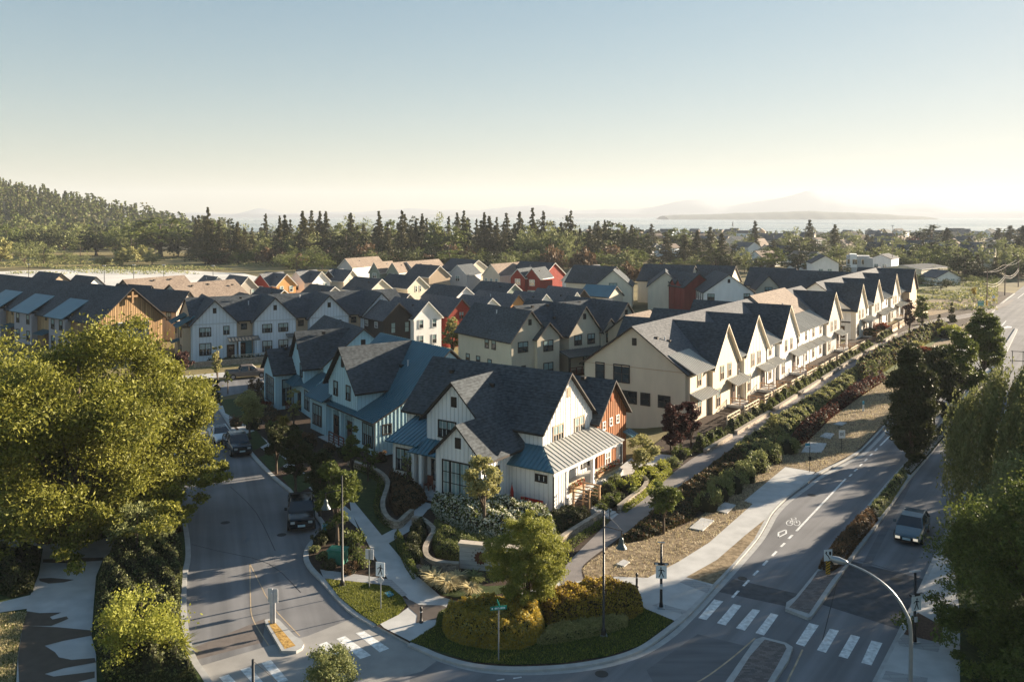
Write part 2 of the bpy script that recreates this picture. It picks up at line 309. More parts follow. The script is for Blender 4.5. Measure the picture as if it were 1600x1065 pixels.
def inpoly(x, y, P):
    c = False; n = len(P)
    for i in range(n):
        x1, y1 = P[i]; x2, y2 = P[(i + 1) % n]
        if (y1 > y) != (y2 > y) and x < (x2 - x1) * (y - y1) / (y2 - y1) + x1: c = not c
    return c
def npin(X, Y, P):
    c = np.zeros(X.shape, bool); n = len(P)
    for i in range(n):
        x1, y1 = P[i]; x2, y2 = P[(i + 1) % n]
        if y1 == y2: continue
        c ^= ((y1 > Y) != (y2 > Y)) & (X < (x2 - x1) * (Y - y1) / (y2 - y1) + x1)
    return c
def npdist(X, Y, P):
    d = np.full(X.shape, 1e9)
    for i in range(len(P)):
        a = np.array(P[i]); b = np.array(P[(i + 1) % len(P)]); e = b - a; l2 = max(1e-9, (e ** 2).sum())
        t = np.clip(((X - a[0]) * e[0] + (Y - a[1]) * e[1]) / l2, 0, 1)
        d = np.minimum(d, np.hypot(X - a[0] - t * e[0], Y - a[1] - t * e[1]))
    return d
# ---------------------------------------------------------------- terrain, water, far land
def gh(x, y):
    a = R(34.4); p = x * math.sin(a) + y * math.cos(a); q = -x * math.cos(a) + y * math.sin(a)
    dip = -1.6 * math.exp(-(((p - 85) / 6) ** 2 + ((q - 45) / 6) ** 2) ** 1.5)
    hx, hy = x + 620, y - 900
    hill = 50 * math.exp(-((hx / 195) ** 2 + (hy / 230) ** 2))
    k = min(1, max(0, (y - 480) / 200)); return dip + hill * k
def gha(X, Y):
    a = R(34.4); p = X * math.sin(a) + Y * math.cos(a); q = -X * math.cos(a) + Y * math.sin(a)
    return -1.6 * np.exp(-(((p - 85) / 6) ** 2 + ((q - 45) / 6) ** 2) ** 1.5) + 50 * np.exp(-(((X + 620) / 195) ** 2 + ((Y - 900) / 230) ** 2)) * np.clip((Y - 480) / 200, 0, 1)
def gridmesh(name, xs, ys, fn, m, kind='structure'):
    X, Y = np.meshgrid(xs, ys); Z = fn(X, Y); V = np.stack([X, Y, Z], -1).reshape(-1, 3); nx = len(xs); ny = len(ys)
    i = np.arange(ny - 1)[:, None] * nx + np.arange(nx - 1)[None]; Fq = np.stack([i, i + 1, i + nx + 1, i + nx], -1).reshape(-1, 4)
    o = link(bpy.data.objects.new(name, npmesh(name, V, Fq, [m], smooth=True))); o['kind'] = kind; return o
xs = np.unique(np.concatenate([np.arange(-1500, -150, 25), np.arange(-150, 150, 3), np.arange(150, 1501, 30)]))
ys = np.unique(np.concatenate([np.arange(-80, 150, 3), np.arange(150, 1100, 20)]))
def shore(X, Y):
    Z = gha(X, Y) - 0.03; return np.where(Y > 1010, -6.0, Z)
gridmesh('ground', xs, ys, shore, FIELD)
gridmesh('hills', np.arange(-1150, -185, 22.), np.arange(556, 1008, 20.), lambda X, Y: np.where(X / Y < -.26, gha(X, Y) + .4, -.5), mat('forest_floor', (0.035, 0.038, 0.016), 1, var=.4, scale=.05))
wm, wt, wb = newmat('sea_water'); wb.inputs['Base Color'].default_value = (0.10, 0.15, 0.17, 1); wb.inputs['Roughness'].default_value = 0.28
wtc = wt.nodes.new('ShaderNodeTexCoord'); wmp = wt.nodes.new('ShaderNodeMapping'); wmp.inputs['Scale'].default_value = (0.0016, 0.012, 1)
wn = wt.nodes.new('ShaderNodeTexNoise'); wn.inputs['Scale'].default_value = 1.0; wn.inputs['Detail'].default_value = 3
wt.links.new(wtc.outputs['Object'], wmp.inputs[0]); wt.links.new(wmp.outputs[0], wn.inputs[0])
wcr = wt.nodes.new('ShaderNodeValToRGB'); wcr.color_ramp.elements[0].position = 0.4; wcr.color_ramp.elements[1].position = 0.62
wcr.color_ramp.elements[0].color = (0.12,) * 3 + (1,); wcr.color_ramp.elements[1].color = (0.26,) * 3 + (1,)
wt.links.new(wn.outputs[0], wcr.inputs[0]); wt.links.new(wcr.outputs[0], wb.inputs['Roughness'])
wo = MB(); wo.poly([(-7800, 900, -3), (7800, 900, -3), (7800, 11900, -3), (-7800, 11900, -3)]); wo = wo.build('water', wm); wo['kind'] = 'structure'
def ridge(name, pts, y, depth, m, seed, rough=6):
    rg = np.random.default_rng(seed); us = np.array([p[0] for p in pts], float); hs = np.array([CH + (HV - p[1]) * y / F_ for p in pts])
    xs = np.linspace((us[0] - 800) / F_ * y, (us[-1] - 800) / F_ * y, 260); hh = np.interp(xs, (us - 800) / F_ * y, hs)
    nz = np.zeros_like(xs)
    for k in range(1, 6): nz += np.sin(xs / y * 40 * 1.9 ** k + rg.uniform(0, 6)) / 1.7 ** k
    hh = np.maximum(hh + nz * rough, -4); ts = np.array([0, .25, .5, .75, 1.0]); pf = np.array([-3.0, .55, 1, .6, -3.0])
    V = []
    for t, f in zip(ts, pf):
        z = np.where(f < 0, -5.0, hh * f * (1 + (0.06 * np.sin(xs / y * 300 + t * 9) if f != 1 else 0))); V.append(np.stack([xs, np.full_like(xs, y + (t - .5) * depth), z], -1))
    V = np.concatenate(V); n = len(xs); i = np.arange(4)[:, None] * n + np.arange(n - 1)[None]
    Fq = np.stack([i, i + 1, i + n + 1, i + n], -1).reshape(-1, 4)
    o = link(bpy.data.objects.new(name, npmesh(name, V, Fq, [m], smooth=True))); o['kind'] = 'structure'
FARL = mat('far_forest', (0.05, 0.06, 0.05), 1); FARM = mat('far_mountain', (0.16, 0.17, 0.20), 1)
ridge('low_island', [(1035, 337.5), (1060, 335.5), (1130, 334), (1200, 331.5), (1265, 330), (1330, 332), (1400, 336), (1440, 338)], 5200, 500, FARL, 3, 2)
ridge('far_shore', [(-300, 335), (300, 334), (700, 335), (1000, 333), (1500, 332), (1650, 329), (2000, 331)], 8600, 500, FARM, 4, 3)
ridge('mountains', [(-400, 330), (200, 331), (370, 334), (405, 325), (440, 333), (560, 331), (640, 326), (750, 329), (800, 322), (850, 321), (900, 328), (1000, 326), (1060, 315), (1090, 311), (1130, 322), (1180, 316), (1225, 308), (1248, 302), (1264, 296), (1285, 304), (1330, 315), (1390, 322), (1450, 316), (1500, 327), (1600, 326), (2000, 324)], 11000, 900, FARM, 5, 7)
# ---------------------------------------------------------------- foliage builders
def quads(P, size, rg, asp=0.55, up=None, flatb=0.0):
    n = len(P); t = rg.normal(size=(n, 3))
    if up is not None: t = t * 0.35 + np.array(up)
    t /= np.linalg.norm(t, axis=1, keepdims=True) + 1e-9
    s = rg.normal(size=(n, 3)); s[:, 2] *= (1 - flatb); s = np.cross(t, s); s /= np.linalg.norm(s, axis=1, keepdims=True) + 1e-9
    L = (size * rg.uniform(0.6, 1.35, (n, 1))).astype(float); a = t * L * 0.5; b = s * L * asp * 0.5
    V = np.stack([P - a, P + b, P + a, P - b], 1).reshape(-1, 3); return V, np.arange(4 * n).reshape(-1, 4)
def blob(rg, c, r, n, shell=0.45, sq=1.0):
    d = rg.normal(size=(n, 3)); d /= np.linalg.norm(d, axis=1, keepdims=True); rr = rg.uniform(0, 1, (n, 1)) ** shell
    return np.array(c) + d * rr * np.array([r, r, r * sq])
def crownpts(rg, rx, rz, zc, nc, n, cr=0.3, shell=0.4, droop=0.0, inner=0.25, low=-0.9):
    out = []; cs = []
    k = 0
    while len(cs) < nc and k < 5000:
        k += 1; d = rg.normal(size=3); d /= np.linalg.norm(d)
        if d[2] < low: continue
        rr = rg.uniform(0.72, 1.0) if rg.uniform() > inner else rg.uniform(0.2, 0.7)
        cs.append(np.array([d[0] * rx * rr, d[1] * rx * rr, zc + d[2] * rz * rr]))
    w_ = rg.uniform(0.6, 1.4, nc); w_ /= w_.sum()
    for c, q in zip(cs, w_):
        R_ = rx * cr * (0.55 + q * nc * 0.5); nn = max(4, int(n * q)); ns = max(2, min(14, nn // 14))
        sub = blob(rg, c, R_, ns, 0.35, 0.75); k_ = rg.integers(0, ns, nn); dd = c / (np.linalg.norm(c - np.array([0, 0, zc * .5])) + 1e-6)
        g_ = rg.normal(size=(nn, 3)) * np.array([.26, .26, .15]) * R_ * rg.uniform(.6, 1.5, (ns, 1))[k_]
        out.append(sub[k_] + g_)
    return np.concatenate(out), cs
def leafmesh(name, P, size, rg, m, asp=0.55, up=None, m2=None, frac=0.0):
    V, Fq = quads(P, size, rg, asp, up); mi = (rg.uniform(size=len(Fq)) < frac).astype(int) if m2 else None
    return npmesh(name, V, Fq, [m] + ([m2] if m2 else []), mi)
def trunkmesh(h, r, cs, rg, zfork, m=BARK, lean=0.0, white=False):
    b = MB(); b.path([(0, 0, -0.3), (lean * .3, 0, zfork * .5), (lean, 0, zfork), (lean * 1.2, 0, h * .8)], [r * 1.25, r, r * .8, r * .2], 8)
    for c in cs:
        z0 = zfork * rg.uniform(0.75, 1.25); z0 = min(z0, c[2] * 0.9 + 0.1); m_ = (c + np.array([lean, 0, z0])) / 2 + np.array([0, 0, 0.12 * (c[2] - z0)])
        b.path([(lean, 0, z0), tuple(m_), tuple(c)], [r * .42, r * .25, r * .08], 5)
    return b.mesh('trunk', [m], True)
CACHE = {}
def decid(name, label, cat, x, y, h, rx, mt, seed=0, n=3000, size=0.32, nc=26, clear=0.28, group=None, key=None, cr=0.32, trunk_r=None, kind=None, rz=0.0, sq=1.0, asp=0.55, z=None, inner=0.25, bark=None, extra=()):
    z0 = gh(x, y) if z is None else z; e = empty(name, (x, y, z0), rz)
    kk = ('d', key) if key is not None else None
    if kk and kk in CACHE: cm, tm, hh, rr = CACHE[kk]
    else:
        rg = np.random.default_rng(seed); zlo = h * clear; rzz = (h - zlo) / 2
        P, cs = crownpts(rg, rx * 0.86, rzz * 0.88, zlo + rzz, nc, n, cr, inner=inner)
        for (ex, ey, ez, er, en) in extra:
            for _ in range(22): d = rg.normal(size=3) * .5 * er; P = np.concatenate([P, blob(rg, (ex + d[0], ey + d[1], ez + d[2] * .5), er * rg.uniform(.14, .34), en // 22, .5, .6)])
            cs.insert(0, np.array([ex, ey, ez]))
        cm = leafmesh('crown', P, size, rg, mt, asp); tm = trunkmesh(h, trunk_r or max(0.06, h * 0.022), cs[:10], rg, max(zlo * 0.9, h * .16), bark or BARK); hh, rr = h, rx
        if kk: CACHE[kk] = (cm, tm, hh, rr)
    s = (rx / rr, rx / rr, h / hh); e.scale = s
    link(bpy.data.objects.new('trunk', tm), e); link(bpy.data.objects.new('crown', cm), e)
    tag(e, label, cat, group, kind); return e
def conifermesh(rg, h, r, n, mt, size, clear=0.12, ragged=0.3, levels=None):
    levels = levels or int(h / 0.9) + 5; P = []; b = MB(); b.path([(0, 0, -0.3), (0, 0, h * .5), (0, 0, h * .97)], [h * .02, h * .013, h * .003], 6)
    for i in range(levels):
        t = (i + rg.uniform(0, .8)) / levels; z = h * (clear + (1 - clear) * t); R_ = r * (1 - t) ** 0.8 * rg.uniform(1 - ragged, 1.15) + 0.03 * r
        nb = max(3, int(7 * (1 - t) + 3))
        for k in range(nb):
            a = rg.uniform(0, 6.283); L = R_ * rg.uniform(0.6, 1.1); q = max(3, int(n / levels / nb * (0.5 + 1.3 * (1 - t))))
            u = rg.uniform(0.1, 1, q) ** .7; wd = 0.22 * L * (1.1 - u); 
            X = np.cos(a) * u * L + rg.normal(size=q) * wd; Y = np.sin(a) * u * L + rg.normal(size=q) * wd
            Z = z - 0.30 * L * u ** 1.5 + rg.normal(size=q) * 0.05 * h / 10 + 0.1 * L
            P.append(np.stack([X, Y, Z], -1))
            if k < 2: b.tube((0, 0, z), (math.cos(a) * L * .8, math.sin(a) * L * .8, z - .15 * L), h * .003, h * .001, 4)
    P = np.concatenate(P); V, Fq = quads(P, size, rg, 0.5, None, 0.5)
    return npmesh('crown', V, Fq, [mt]), b.mesh('trunk', [BARK])
def conifer(name, label, cat, x, y, h, r, seed=0, n=1600, size=0.7, key=None, group=None, mt=None, clear=0.12, ragged=0.35, rz=0.0, z=None):
    kk = ('c', key) if key is not None else None
    if kk and kk in CACHE: cm, tm, hh, rr = CACHE[kk]
    else:
        rg = np.random.default_rng(seed); cm, tm = conifermesh(rg, h, r, n, mt or L_CON, size, clear, ragged); hh, rr = h, r
        if kk: CACHE[kk] = (cm, tm, hh, rr)
    e = empty(name, (x, y, gh(x, y) if z is None else z), rz); e.scale = (r / rr, r / rr, h / hh)
    link(bpy.data.objects.new('trunk', tm), e); link(bpy.data.objects.new('crown', cm), e); tag(e, label, cat, group); return e
ICO = None
def coremesh(scale=0.78):
    k = ('core', scale)
    if k in CACHE: return CACHE[k]
    b = MB(); n = 10; V = []
    prof = [(0.02, 0.0)] + [(math.sin(t) * scale, 0.35 - math.cos(t) * 0.62 * scale) for t in np.linspace(0.5, math.pi - .02, 7)]
    b.lathe((0, 0, 0), [(0.6 * scale, 0.0)] + prof[2:], 10); CACHE[k] = b; return b
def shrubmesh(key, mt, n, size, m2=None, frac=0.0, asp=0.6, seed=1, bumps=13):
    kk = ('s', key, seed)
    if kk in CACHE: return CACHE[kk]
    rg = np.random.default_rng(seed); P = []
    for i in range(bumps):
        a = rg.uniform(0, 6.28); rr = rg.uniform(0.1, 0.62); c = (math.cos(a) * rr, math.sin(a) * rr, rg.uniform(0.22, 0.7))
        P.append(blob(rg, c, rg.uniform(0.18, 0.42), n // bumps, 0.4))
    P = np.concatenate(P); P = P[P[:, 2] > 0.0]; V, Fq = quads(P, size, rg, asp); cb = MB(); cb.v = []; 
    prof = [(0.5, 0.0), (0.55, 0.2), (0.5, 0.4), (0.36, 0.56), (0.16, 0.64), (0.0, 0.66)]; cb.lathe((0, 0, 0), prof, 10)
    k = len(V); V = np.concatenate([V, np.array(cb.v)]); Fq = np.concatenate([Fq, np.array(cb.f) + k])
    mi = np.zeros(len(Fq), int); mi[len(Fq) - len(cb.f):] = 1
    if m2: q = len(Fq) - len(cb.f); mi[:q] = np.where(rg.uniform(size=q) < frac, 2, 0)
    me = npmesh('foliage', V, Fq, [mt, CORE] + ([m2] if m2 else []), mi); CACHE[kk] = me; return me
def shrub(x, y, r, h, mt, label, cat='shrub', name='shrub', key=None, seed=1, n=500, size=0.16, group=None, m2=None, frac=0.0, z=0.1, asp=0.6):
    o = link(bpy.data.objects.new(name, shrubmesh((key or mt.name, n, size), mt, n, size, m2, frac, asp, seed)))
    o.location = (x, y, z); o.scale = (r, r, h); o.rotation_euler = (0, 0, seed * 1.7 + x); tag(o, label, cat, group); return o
def hedge(poly, h, mt, label, cat='hedge', name='hedge', n=4000, size=0.14, edge=0.6, px=True, z=0.12, seed=5, m2=None, frac=0.0, kind=None, wob=0.25, asp=0.6, group=None, fac=1.0):
    P = [W(u, v, 0.15) for u, v in poly] if px else poly
    rg = np.random.default_rng(seed); A = np.array(P); lo = A.min(0); hi = A.max(0)
    nx = max(5, int((hi[0] - lo[0]) / 0.22)); ny = max(5, int((hi[1] - lo[1]) / 0.22)); nx = min(nx, 130); ny = min(ny, 130)
    def surf(X, Y):
        d = npdist(X, Y, P); s = np.sqrt(np.clip(1 - (1 - np.clip(d / edge, 0, 1)) ** 2, 0, 1))
        return h * s * (1 + .10 * np.sin(X * 9 + seed) * np.sin(Y * 8.3) + wob * (np.sin(X * 1.7 + seed) * np.cos(Y * 1.9 + seed * 2) * .5 + 0.35 * np.sin(X * 4.1 + Y * 3.3)))
    gx = np.linspace(lo[0], hi[0], nx); gy = np.linspace(lo[1], hi[1], ny); X, Y = np.meshgrid(gx, gy); ins = npin(X, Y, P)
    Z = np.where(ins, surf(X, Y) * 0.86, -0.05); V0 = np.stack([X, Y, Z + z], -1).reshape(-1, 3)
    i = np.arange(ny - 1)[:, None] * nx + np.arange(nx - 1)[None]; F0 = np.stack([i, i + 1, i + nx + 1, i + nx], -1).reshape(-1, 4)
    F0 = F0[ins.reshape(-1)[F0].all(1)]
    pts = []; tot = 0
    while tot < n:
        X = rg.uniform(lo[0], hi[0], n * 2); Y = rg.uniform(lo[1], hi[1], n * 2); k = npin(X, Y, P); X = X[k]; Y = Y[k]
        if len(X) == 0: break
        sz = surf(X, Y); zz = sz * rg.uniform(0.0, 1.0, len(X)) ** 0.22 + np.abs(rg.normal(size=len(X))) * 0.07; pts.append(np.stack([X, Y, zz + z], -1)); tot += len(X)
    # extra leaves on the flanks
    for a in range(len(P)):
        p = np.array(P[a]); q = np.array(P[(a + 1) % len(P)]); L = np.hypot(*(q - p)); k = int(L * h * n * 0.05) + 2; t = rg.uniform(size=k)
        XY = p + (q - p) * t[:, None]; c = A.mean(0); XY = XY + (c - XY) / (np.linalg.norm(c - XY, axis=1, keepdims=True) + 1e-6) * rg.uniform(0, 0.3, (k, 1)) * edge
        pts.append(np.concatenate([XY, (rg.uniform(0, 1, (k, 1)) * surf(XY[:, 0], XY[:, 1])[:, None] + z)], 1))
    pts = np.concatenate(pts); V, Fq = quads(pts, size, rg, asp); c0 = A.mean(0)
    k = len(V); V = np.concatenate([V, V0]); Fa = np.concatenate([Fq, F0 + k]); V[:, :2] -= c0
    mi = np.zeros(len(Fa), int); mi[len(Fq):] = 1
    if m2: mi[:len(Fq)] = np.where(rg.uniform(size=len(Fq)) < frac, 2, 0)
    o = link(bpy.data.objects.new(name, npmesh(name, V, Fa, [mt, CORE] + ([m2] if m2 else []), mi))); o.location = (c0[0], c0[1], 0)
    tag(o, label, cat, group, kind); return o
def tuft(x, y, r, h, mt, label, seed=1, n=160, z=0.12, group=None, name='ornamental_grass', cat='grass clump'):
    rg = np.random.default_rng(seed); V = []; Fq = []
    a = rg.uniform(0, 6.283, n); L = rg.uniform(0.5, 1, n) * r; H_ = rg.uniform(0.6, 1, n) * h
    for i in range(n):
        d = np.array([math.cos(a[i]), math.sin(a[i])]); s = np.array([-d[1], d[0]]) * 0.03
        pts = [(d * 0.05, 0), (d * L[i] * .4, H_[i] * .8), (d * L[i], H_[i] * (0.9 if rg.uniform() > .5 else .5))]
        k = len(V)
        for (p, zz), w_ in zip(pts, (1, 1.2, .2)): V += [(*(p + s * w_), zz), (*(p - s * w_), zz)]
        Fq += [(k, k + 1, k + 3, k + 2), (k + 2, k + 3, k + 5, k + 4)]
    o = link(bpy.data.objects.new(name, npmesh(name, np.array(V), np.array(Fq), [mt]))); o.location = (x, y, z); return tag(o, label, cat, group)
# ---------------------------------------------------------------- house builder
WINC = {}
def winmesh(w_, h_, cols, rows, trim, blind):
    k = (round(w_, 2), round(h_, 2), cols, rows, trim.name, blind)
    if k in WINC: return WINC[k]
    t = 0.11 if w_ > 0.5 else 0.08; b = MB(); X = w_ / 2; Z = h_ / 2; o = 0.07
    b.box(-X - t, X + t, -o, 0.01, Z, Z + t); b.box(-X - t, X + t, -o - .03, 0.01, -Z - t, -Z); b.box(-X - t, -X, -o, 0.01, -Z, Z); b.box(X, X + t, -o, 0.01, -Z, Z)
    for i in range(1, cols): x = -X + w_ * i / cols; b.box(x - .045, x + .045, -o + .02, 0.01, -Z, Z)
    for i in range(1, rows): z = -Z + h_ * i / rows; b.box(-X, X, -o + .03, 0.01, z - .03, z + .03)
    g = MB(); e = -0.022; sp = Z * (1 if rows == 1 else (-1 + 2 * (rows - 1) / rows))
    if blind == 2: g.poly([(-X, e, -Z), (X, e, -Z), (X, e, Z), (-X, e, Z)], 1)
    elif rows > 1 and blind: g.poly([(-X, e, -Z), (X, e, -Z), (X, e, sp), (-X, e, sp)], 0); g.poly([(-X, e, sp), (X, e, sp), (X, e, Z), (-X, e, Z)], 1)
    else: g.poly([(-X, e, -Z), (X, e, -Z), (X, e, Z), (-X, e, Z)], 0)
    r = (b.mesh('window', [trim]), g.mesh('pane', [GLASS, BLIND])); WINC[k] = r; return r
FROT = {'f': -90, 'r': 0, 'b': 90, 'l': 180}
class House:
    def __init__(s, name, label, cat, az, p0, q0, z=0.0, group=None):
        s.p0, s.q0 = p0, q0; x, y = PQ(p0, q0, az); s.e = empty(name, (x, y, z), R(90 - az)); tag(s.e, label, cat, group)
        s.roof = MB(); s.rm = [SHING, DARKTRIM, METAL, METALG, SHINGB, WTRIM] + ([METALL] if not name.endswith('row') and name == 'corner_house' else []); s.az = az
    def fn(s, ax):
        p0, q0 = s.p0, s.q0
        return (lambda a, p: (a - p0, p[0] - q0, p[1])) if ax == 'x' else (lambda a, p: (p[0] - p0, a - q0, p[1]))
    def walls(s, ax, prof, a0, a1, m, mb=None, name='wall', step=0.41, bd=0.035):
        """prof: list (t,z) of the top line from low t to high t; base z first value of s.zb"""
        b = MB(); zb = s.zb; full = [(prof[0][0], zb)] + list(prof) + [(prof[-1][0], zb)]
        fn = s.fn(ax)
        if ax == 'y': full = full[::-1]
        b.prism(full, fn, a0, a1, 0)
        if mb:
            t0, t1 = prof[0][0], prof[-1][0]; ts = np.arange(t0 + .02, t1 + .01, (t1 - t0 - .04) / max(1, round((t1 - t0) / step)))
            for t in ts:
                zt = float(np.interp(t, [p[0] for p in prof], [p[1] for p in prof]))
                for a, sg in ((a0, -1), (a1, 1)):
                    lo, hi = sorted((a, a + sg * bd)); A = fn(lo, (t - .03, zb)); B = fn(hi, (t + .03, zt))
                    b.box(min(A[0], B[0]), max(A[0], B[0]), min(A[1], B[1]), max(A[1], B[1]), zb, zt, 1)
            for a in np.arange(a0 + .02, a1, (a1 - a0 - .04) / max(1, round((a1 - a0) / step))):
                for (t, zt), sg in ((prof[0], -1), (prof[-1], 1)):
                    A = fn(a - .03, (t, 0)); B = fn(a + .03, (t + sg * bd, 0))
                    b.box(min(A[0], B[0]), max(A[0], B[0]), min(A[1], B[1]), max(A[1], B[1]), zb, zt, 1)
        return b.build(name, [m, mb or m], s.e)
    def roofp(s, ax, prof, a0, a1, mi=0, tm=1, th=0.16, name='roof', seams=0):
        fn = s.fn(ax); n = len(prof); top = [(t, z + th) for t, z in prof]; full = list(prof) + top[::-1]
        ms = [tm] * (n - 1) + [tm] + [mi] * (n - 1) + [tm]
        if ax == 'y': full = full[::-1]; ms = [ms[(2 * n - 2 - i) % (2 * n)] for i in range(2 * n)]
        b = MB(); b.prism(full, fn, a0, a1, ms, tm)
        if seams:
            for a in np.arange(a0 + .1, a1, seams):
                for i in range(n - 1):
                    (t0, z0), (t1, z1) = top[i], top[i + 1]
                    b.prism([(t0, z0), (t1, z1), (t1, z1 + .06), (t0, z0 + .06)] if ax == 'x' else [(t0, z0), (t0, z0 + .06), (t1, z1 + .06), (t1, z1)], fn, a - .018, a + .018, mi, mi)
        return b.build(name, s.rm, s.e)
    def gable(s, ax, t0, t1, a0, a1, ze, rise, m, mb=None, rmi=0, tmi=1, ov=0.42, ova=(0.42, 0.42), th=0.17, tm=None, seams=0, wname='wall', step=0.41):
        tm = (t0 + t1) / 2 if tm is None else tm; zr = ze + rise; s.walls(ax, [(t0, ze), (tm, zr), (t1, ze)], a0, a1, m, mb, wname, step)
        sl0 = rise / (tm - t0); sl1 = rise / (t1 - tm)
        return s.roofp(ax, [(t0 - ov, ze - sl0 * ov + .02), (tm, zr + .02), (t1 + ov, ze - sl1 * ov + .02)], a0 - ova[0], a1 + ova[1], rmi, tmi, th, seams=seams)
    def block(s, x0, x1, y0, y1, z0, z1, m, name='wall', mb=None):
        zb = s.zb; s.zb = z0; o = s.walls('x', [(y0, z1), (y1, z1)], x0, x1, m, mb, name); s.zb = zb; return o
    def slab(s, A, B, C, D, mi=2, ribs=0.4, th=0.1, name='porch_roof'):
        f = lambda p: (p[0] - s.p0, p[1] - s.q0, p[2]); b = MB(); b.slab(f(A), f(B), f(C), f(D), th, mi, ribs, mi); return b.build(name, s.rm, s.e)
    def loc(s, f, plane, a, z):
        return (plane - s.p0, a - s.q0, z) if f in 'fb' else (a - s.p0, plane - s.q0, z)
    def win(s, f, plane, a, z, w_=0.9, h_=1.4, cols=1, rows=2, trim=None, blind=1, name='window'):
        fm, gm = winmesh(w_, h_, cols, rows, trim or s.trim, blind)
        o = link(bpy.data.objects.new(name, fm), s.e); o.location = s.loc(f, plane, a, z); o.rotation_euler = (0, 0, R(FROT[f]))
        link(bpy.data.objects.new('pane', gm), o); return o
    def vent(s, f, plane, a, z, m=None):
        b = MB(); b.box(-.28, .28, -.05, .01, -.42, .42)
        for i in range(7): b.box(-.24, .24, -.08, -.05, -.38 + i * .11, -.33 + i * .11)
        o = b.build('gable_vent', [m or s.trim], s.e); o.location = s.loc(f, plane, a, z); o.rotation_euler = (0, 0, R(FROT[f])); return o
    def door(s, f, plane, a, z, w_=1.0, h_=2.1, m=None):
        b = MB(); b.box(-w_ / 2, w_ / 2, -.05, .01, 0, h_); b.box(-w_ / 2 - .1, -w_ / 2, -.08, .01, 0, h_ + .1, 1); b.box(w_ / 2, w_ / 2 + .1, -.08, .01, 0, h_ + .1, 1); b.box(-w_ / 2, w_ / 2, -.08, .01, h_, h_ + .1, 1)
        b.box(-w_ * .3, w_ * .3, -.06, -.05, h_ * .55, h_ * .88, 2)
        o = b.build('door', [m or DOORM, s.trim, GLASS], s.e); o.location = s.loc(f, plane, a, z); o.rotation_euler = (0, 0, R(FROT[f])); return o
    def post(s, x, y, z0, z1, r=0.11, m=None, name='column'):
        b = MB(); x -= s.p0; y -= s.q0; b.box(x - r, x + r, y - r, y + r, z0, z1); b.box(x - r - .04, x + r + .04, y - r - .04, y + r + .04, z0, z0 + .18); b.box(x - r - .04, x + r + .04, y - r - .04, y + r + .04, z1 - .14, z1)
        return b.build(name, [m or s.wm], s.e)
    def mb(s, name, m, fn):
        b = MB(); fn(b, lambda x: x - s.p0, lambda y: y - s.q0); return b.build(name, m if isinstance(m, list) else [m], s.e)
    def boxp(s, name, m, x0, x1, y0, y1, z0, z1):
        b = MB(); b.box(x0 - s.p0, x1 - s.p0, y0 - s.q0, y1 - s.q0, z0, z1); return b.build(name, [m], s.e)
    def rail(s, x0, y0, x1, y1, z, m, h=0.95, name='railing', solid=False):
        b = MB(); X0, Y0, X1, Y1 = x0 - s.p0, y0 - s.q0, x1 - s.p0, y1 - s.q0; L = math.hypot(X1 - X0, Y1 - Y0); n = max(1, round(L / 1.1))
        for i in range(n + 1):
            t = i / n; x = X0 + (X1 - X0) * t; y = Y0 + (Y1 - Y0) * t; b.box(x - .05, x + .05, y - .05, y + .05, z, z + h + .05)
        dx, dy = (X1 - X0) / L, (Y1 - Y0) / L
        def bar(za, zb, w_=.03):
            k = len(b.v); n2 = (-dy * w_, dx * w_)
            b.v += [(X + sx * n2[0], Y + sx * n2[1], zz) for zz in (za, zb) for X, Y, sx in ((X0, Y0, -1), (X1, Y1, -1), (X1, Y1, 1), (X0, Y0, 1))]
            for f in ((3, 2, 1, 0), (4, 5, 6, 7), (0, 1, 5, 4), (1, 2, 6, 5), (2, 3, 7, 6), (3, 0, 4, 7)): b.f.append(tuple(k + i for i in f)); b.m.append(0)
        bar(z + h, z + h + .09, .06); bar(z + h * .68, z + h * .76)
        if solid: bar(z + .02, z + h * .5)
        else: bar(z + h * .38, z + h * .44); bar(z + .08, z + .14)
        return b.build(name, [m], s.e)
    def roofbits(s, pts, ax='v'):
        for (x, y, z, k) in pts:
            b = MB(); x -= s.p0; y -= s.q0
            if k == 'pipe': b.tube((x, y, z - .2), (x, y, z + .45), .09, .09, 8); b.tube((x, y, z + .45), (x, y, z + .5), .13, .13, 8); o = b.build('vent_pipe', [GREYM], s.e)
            else: b.box(x - .16, x + .16, y - .2, y + .2, z - .1, z + .16); b.box(x - .2, x + .2, y - .24, y + .24, z + .16, z + .2); o = b.build('roof_vent', [DARKTRIM], s.e)
# ================================================================ HOUSES
A0 = 34.4
# ---- white corner house
h = House('corner_house', 'large white board-and-batten corner house with dark shingle roofs, wide front window and wraparound flowered porch', 'house', A0, 61, 43)
h.zb = -0.2; h.trim = DARKTRIM; h.wm = WHITE
h.gable('y', 57.5, 65.6, 36.4, 50.8, 5.75, 3.85, WHITE, WHITEB, 0, 1, ov=.45, ova=(.4, .35))
h.walls('x', [(40.2, 6.3), (43.2, 9.15), (46.0, 6.3)], 54.6, 61.5, WHITE, WHITEB)
h.roofp('x', [(39.6, 5.72), (43.15, 9.25), (46.55, 5.8)], 54.15, 61.6, 0, 1, .17)
h.walls('x', [(38.3, 4.5), (40.5, 6.6), (42.7, 4.5)], 51.75, 57.6, WHITE, WHITEB)
h.roofp('x', [(37.75, 4.05), (40.45, 6.68), (43.15, 4.08)], 51.35, 57.45, 0, 1, .17)
h.block(55.6, 57.6, 34.2, 38.5, -.2, 3.2, WHITE, mb=WHITEB)
h.slab((55.2, 33.9, 3.2), (55.2, 38.45, 3.2), (57.45, 38.45, 4.4), (57.45, 36.35, 4.4)); h.slab((67.0, 33.9, 3.2), (55.2, 33.9, 3.2), (57.45, 36.35, 4.4), (65.6, 36.35, 4.4), ribs=.55, mi=6)
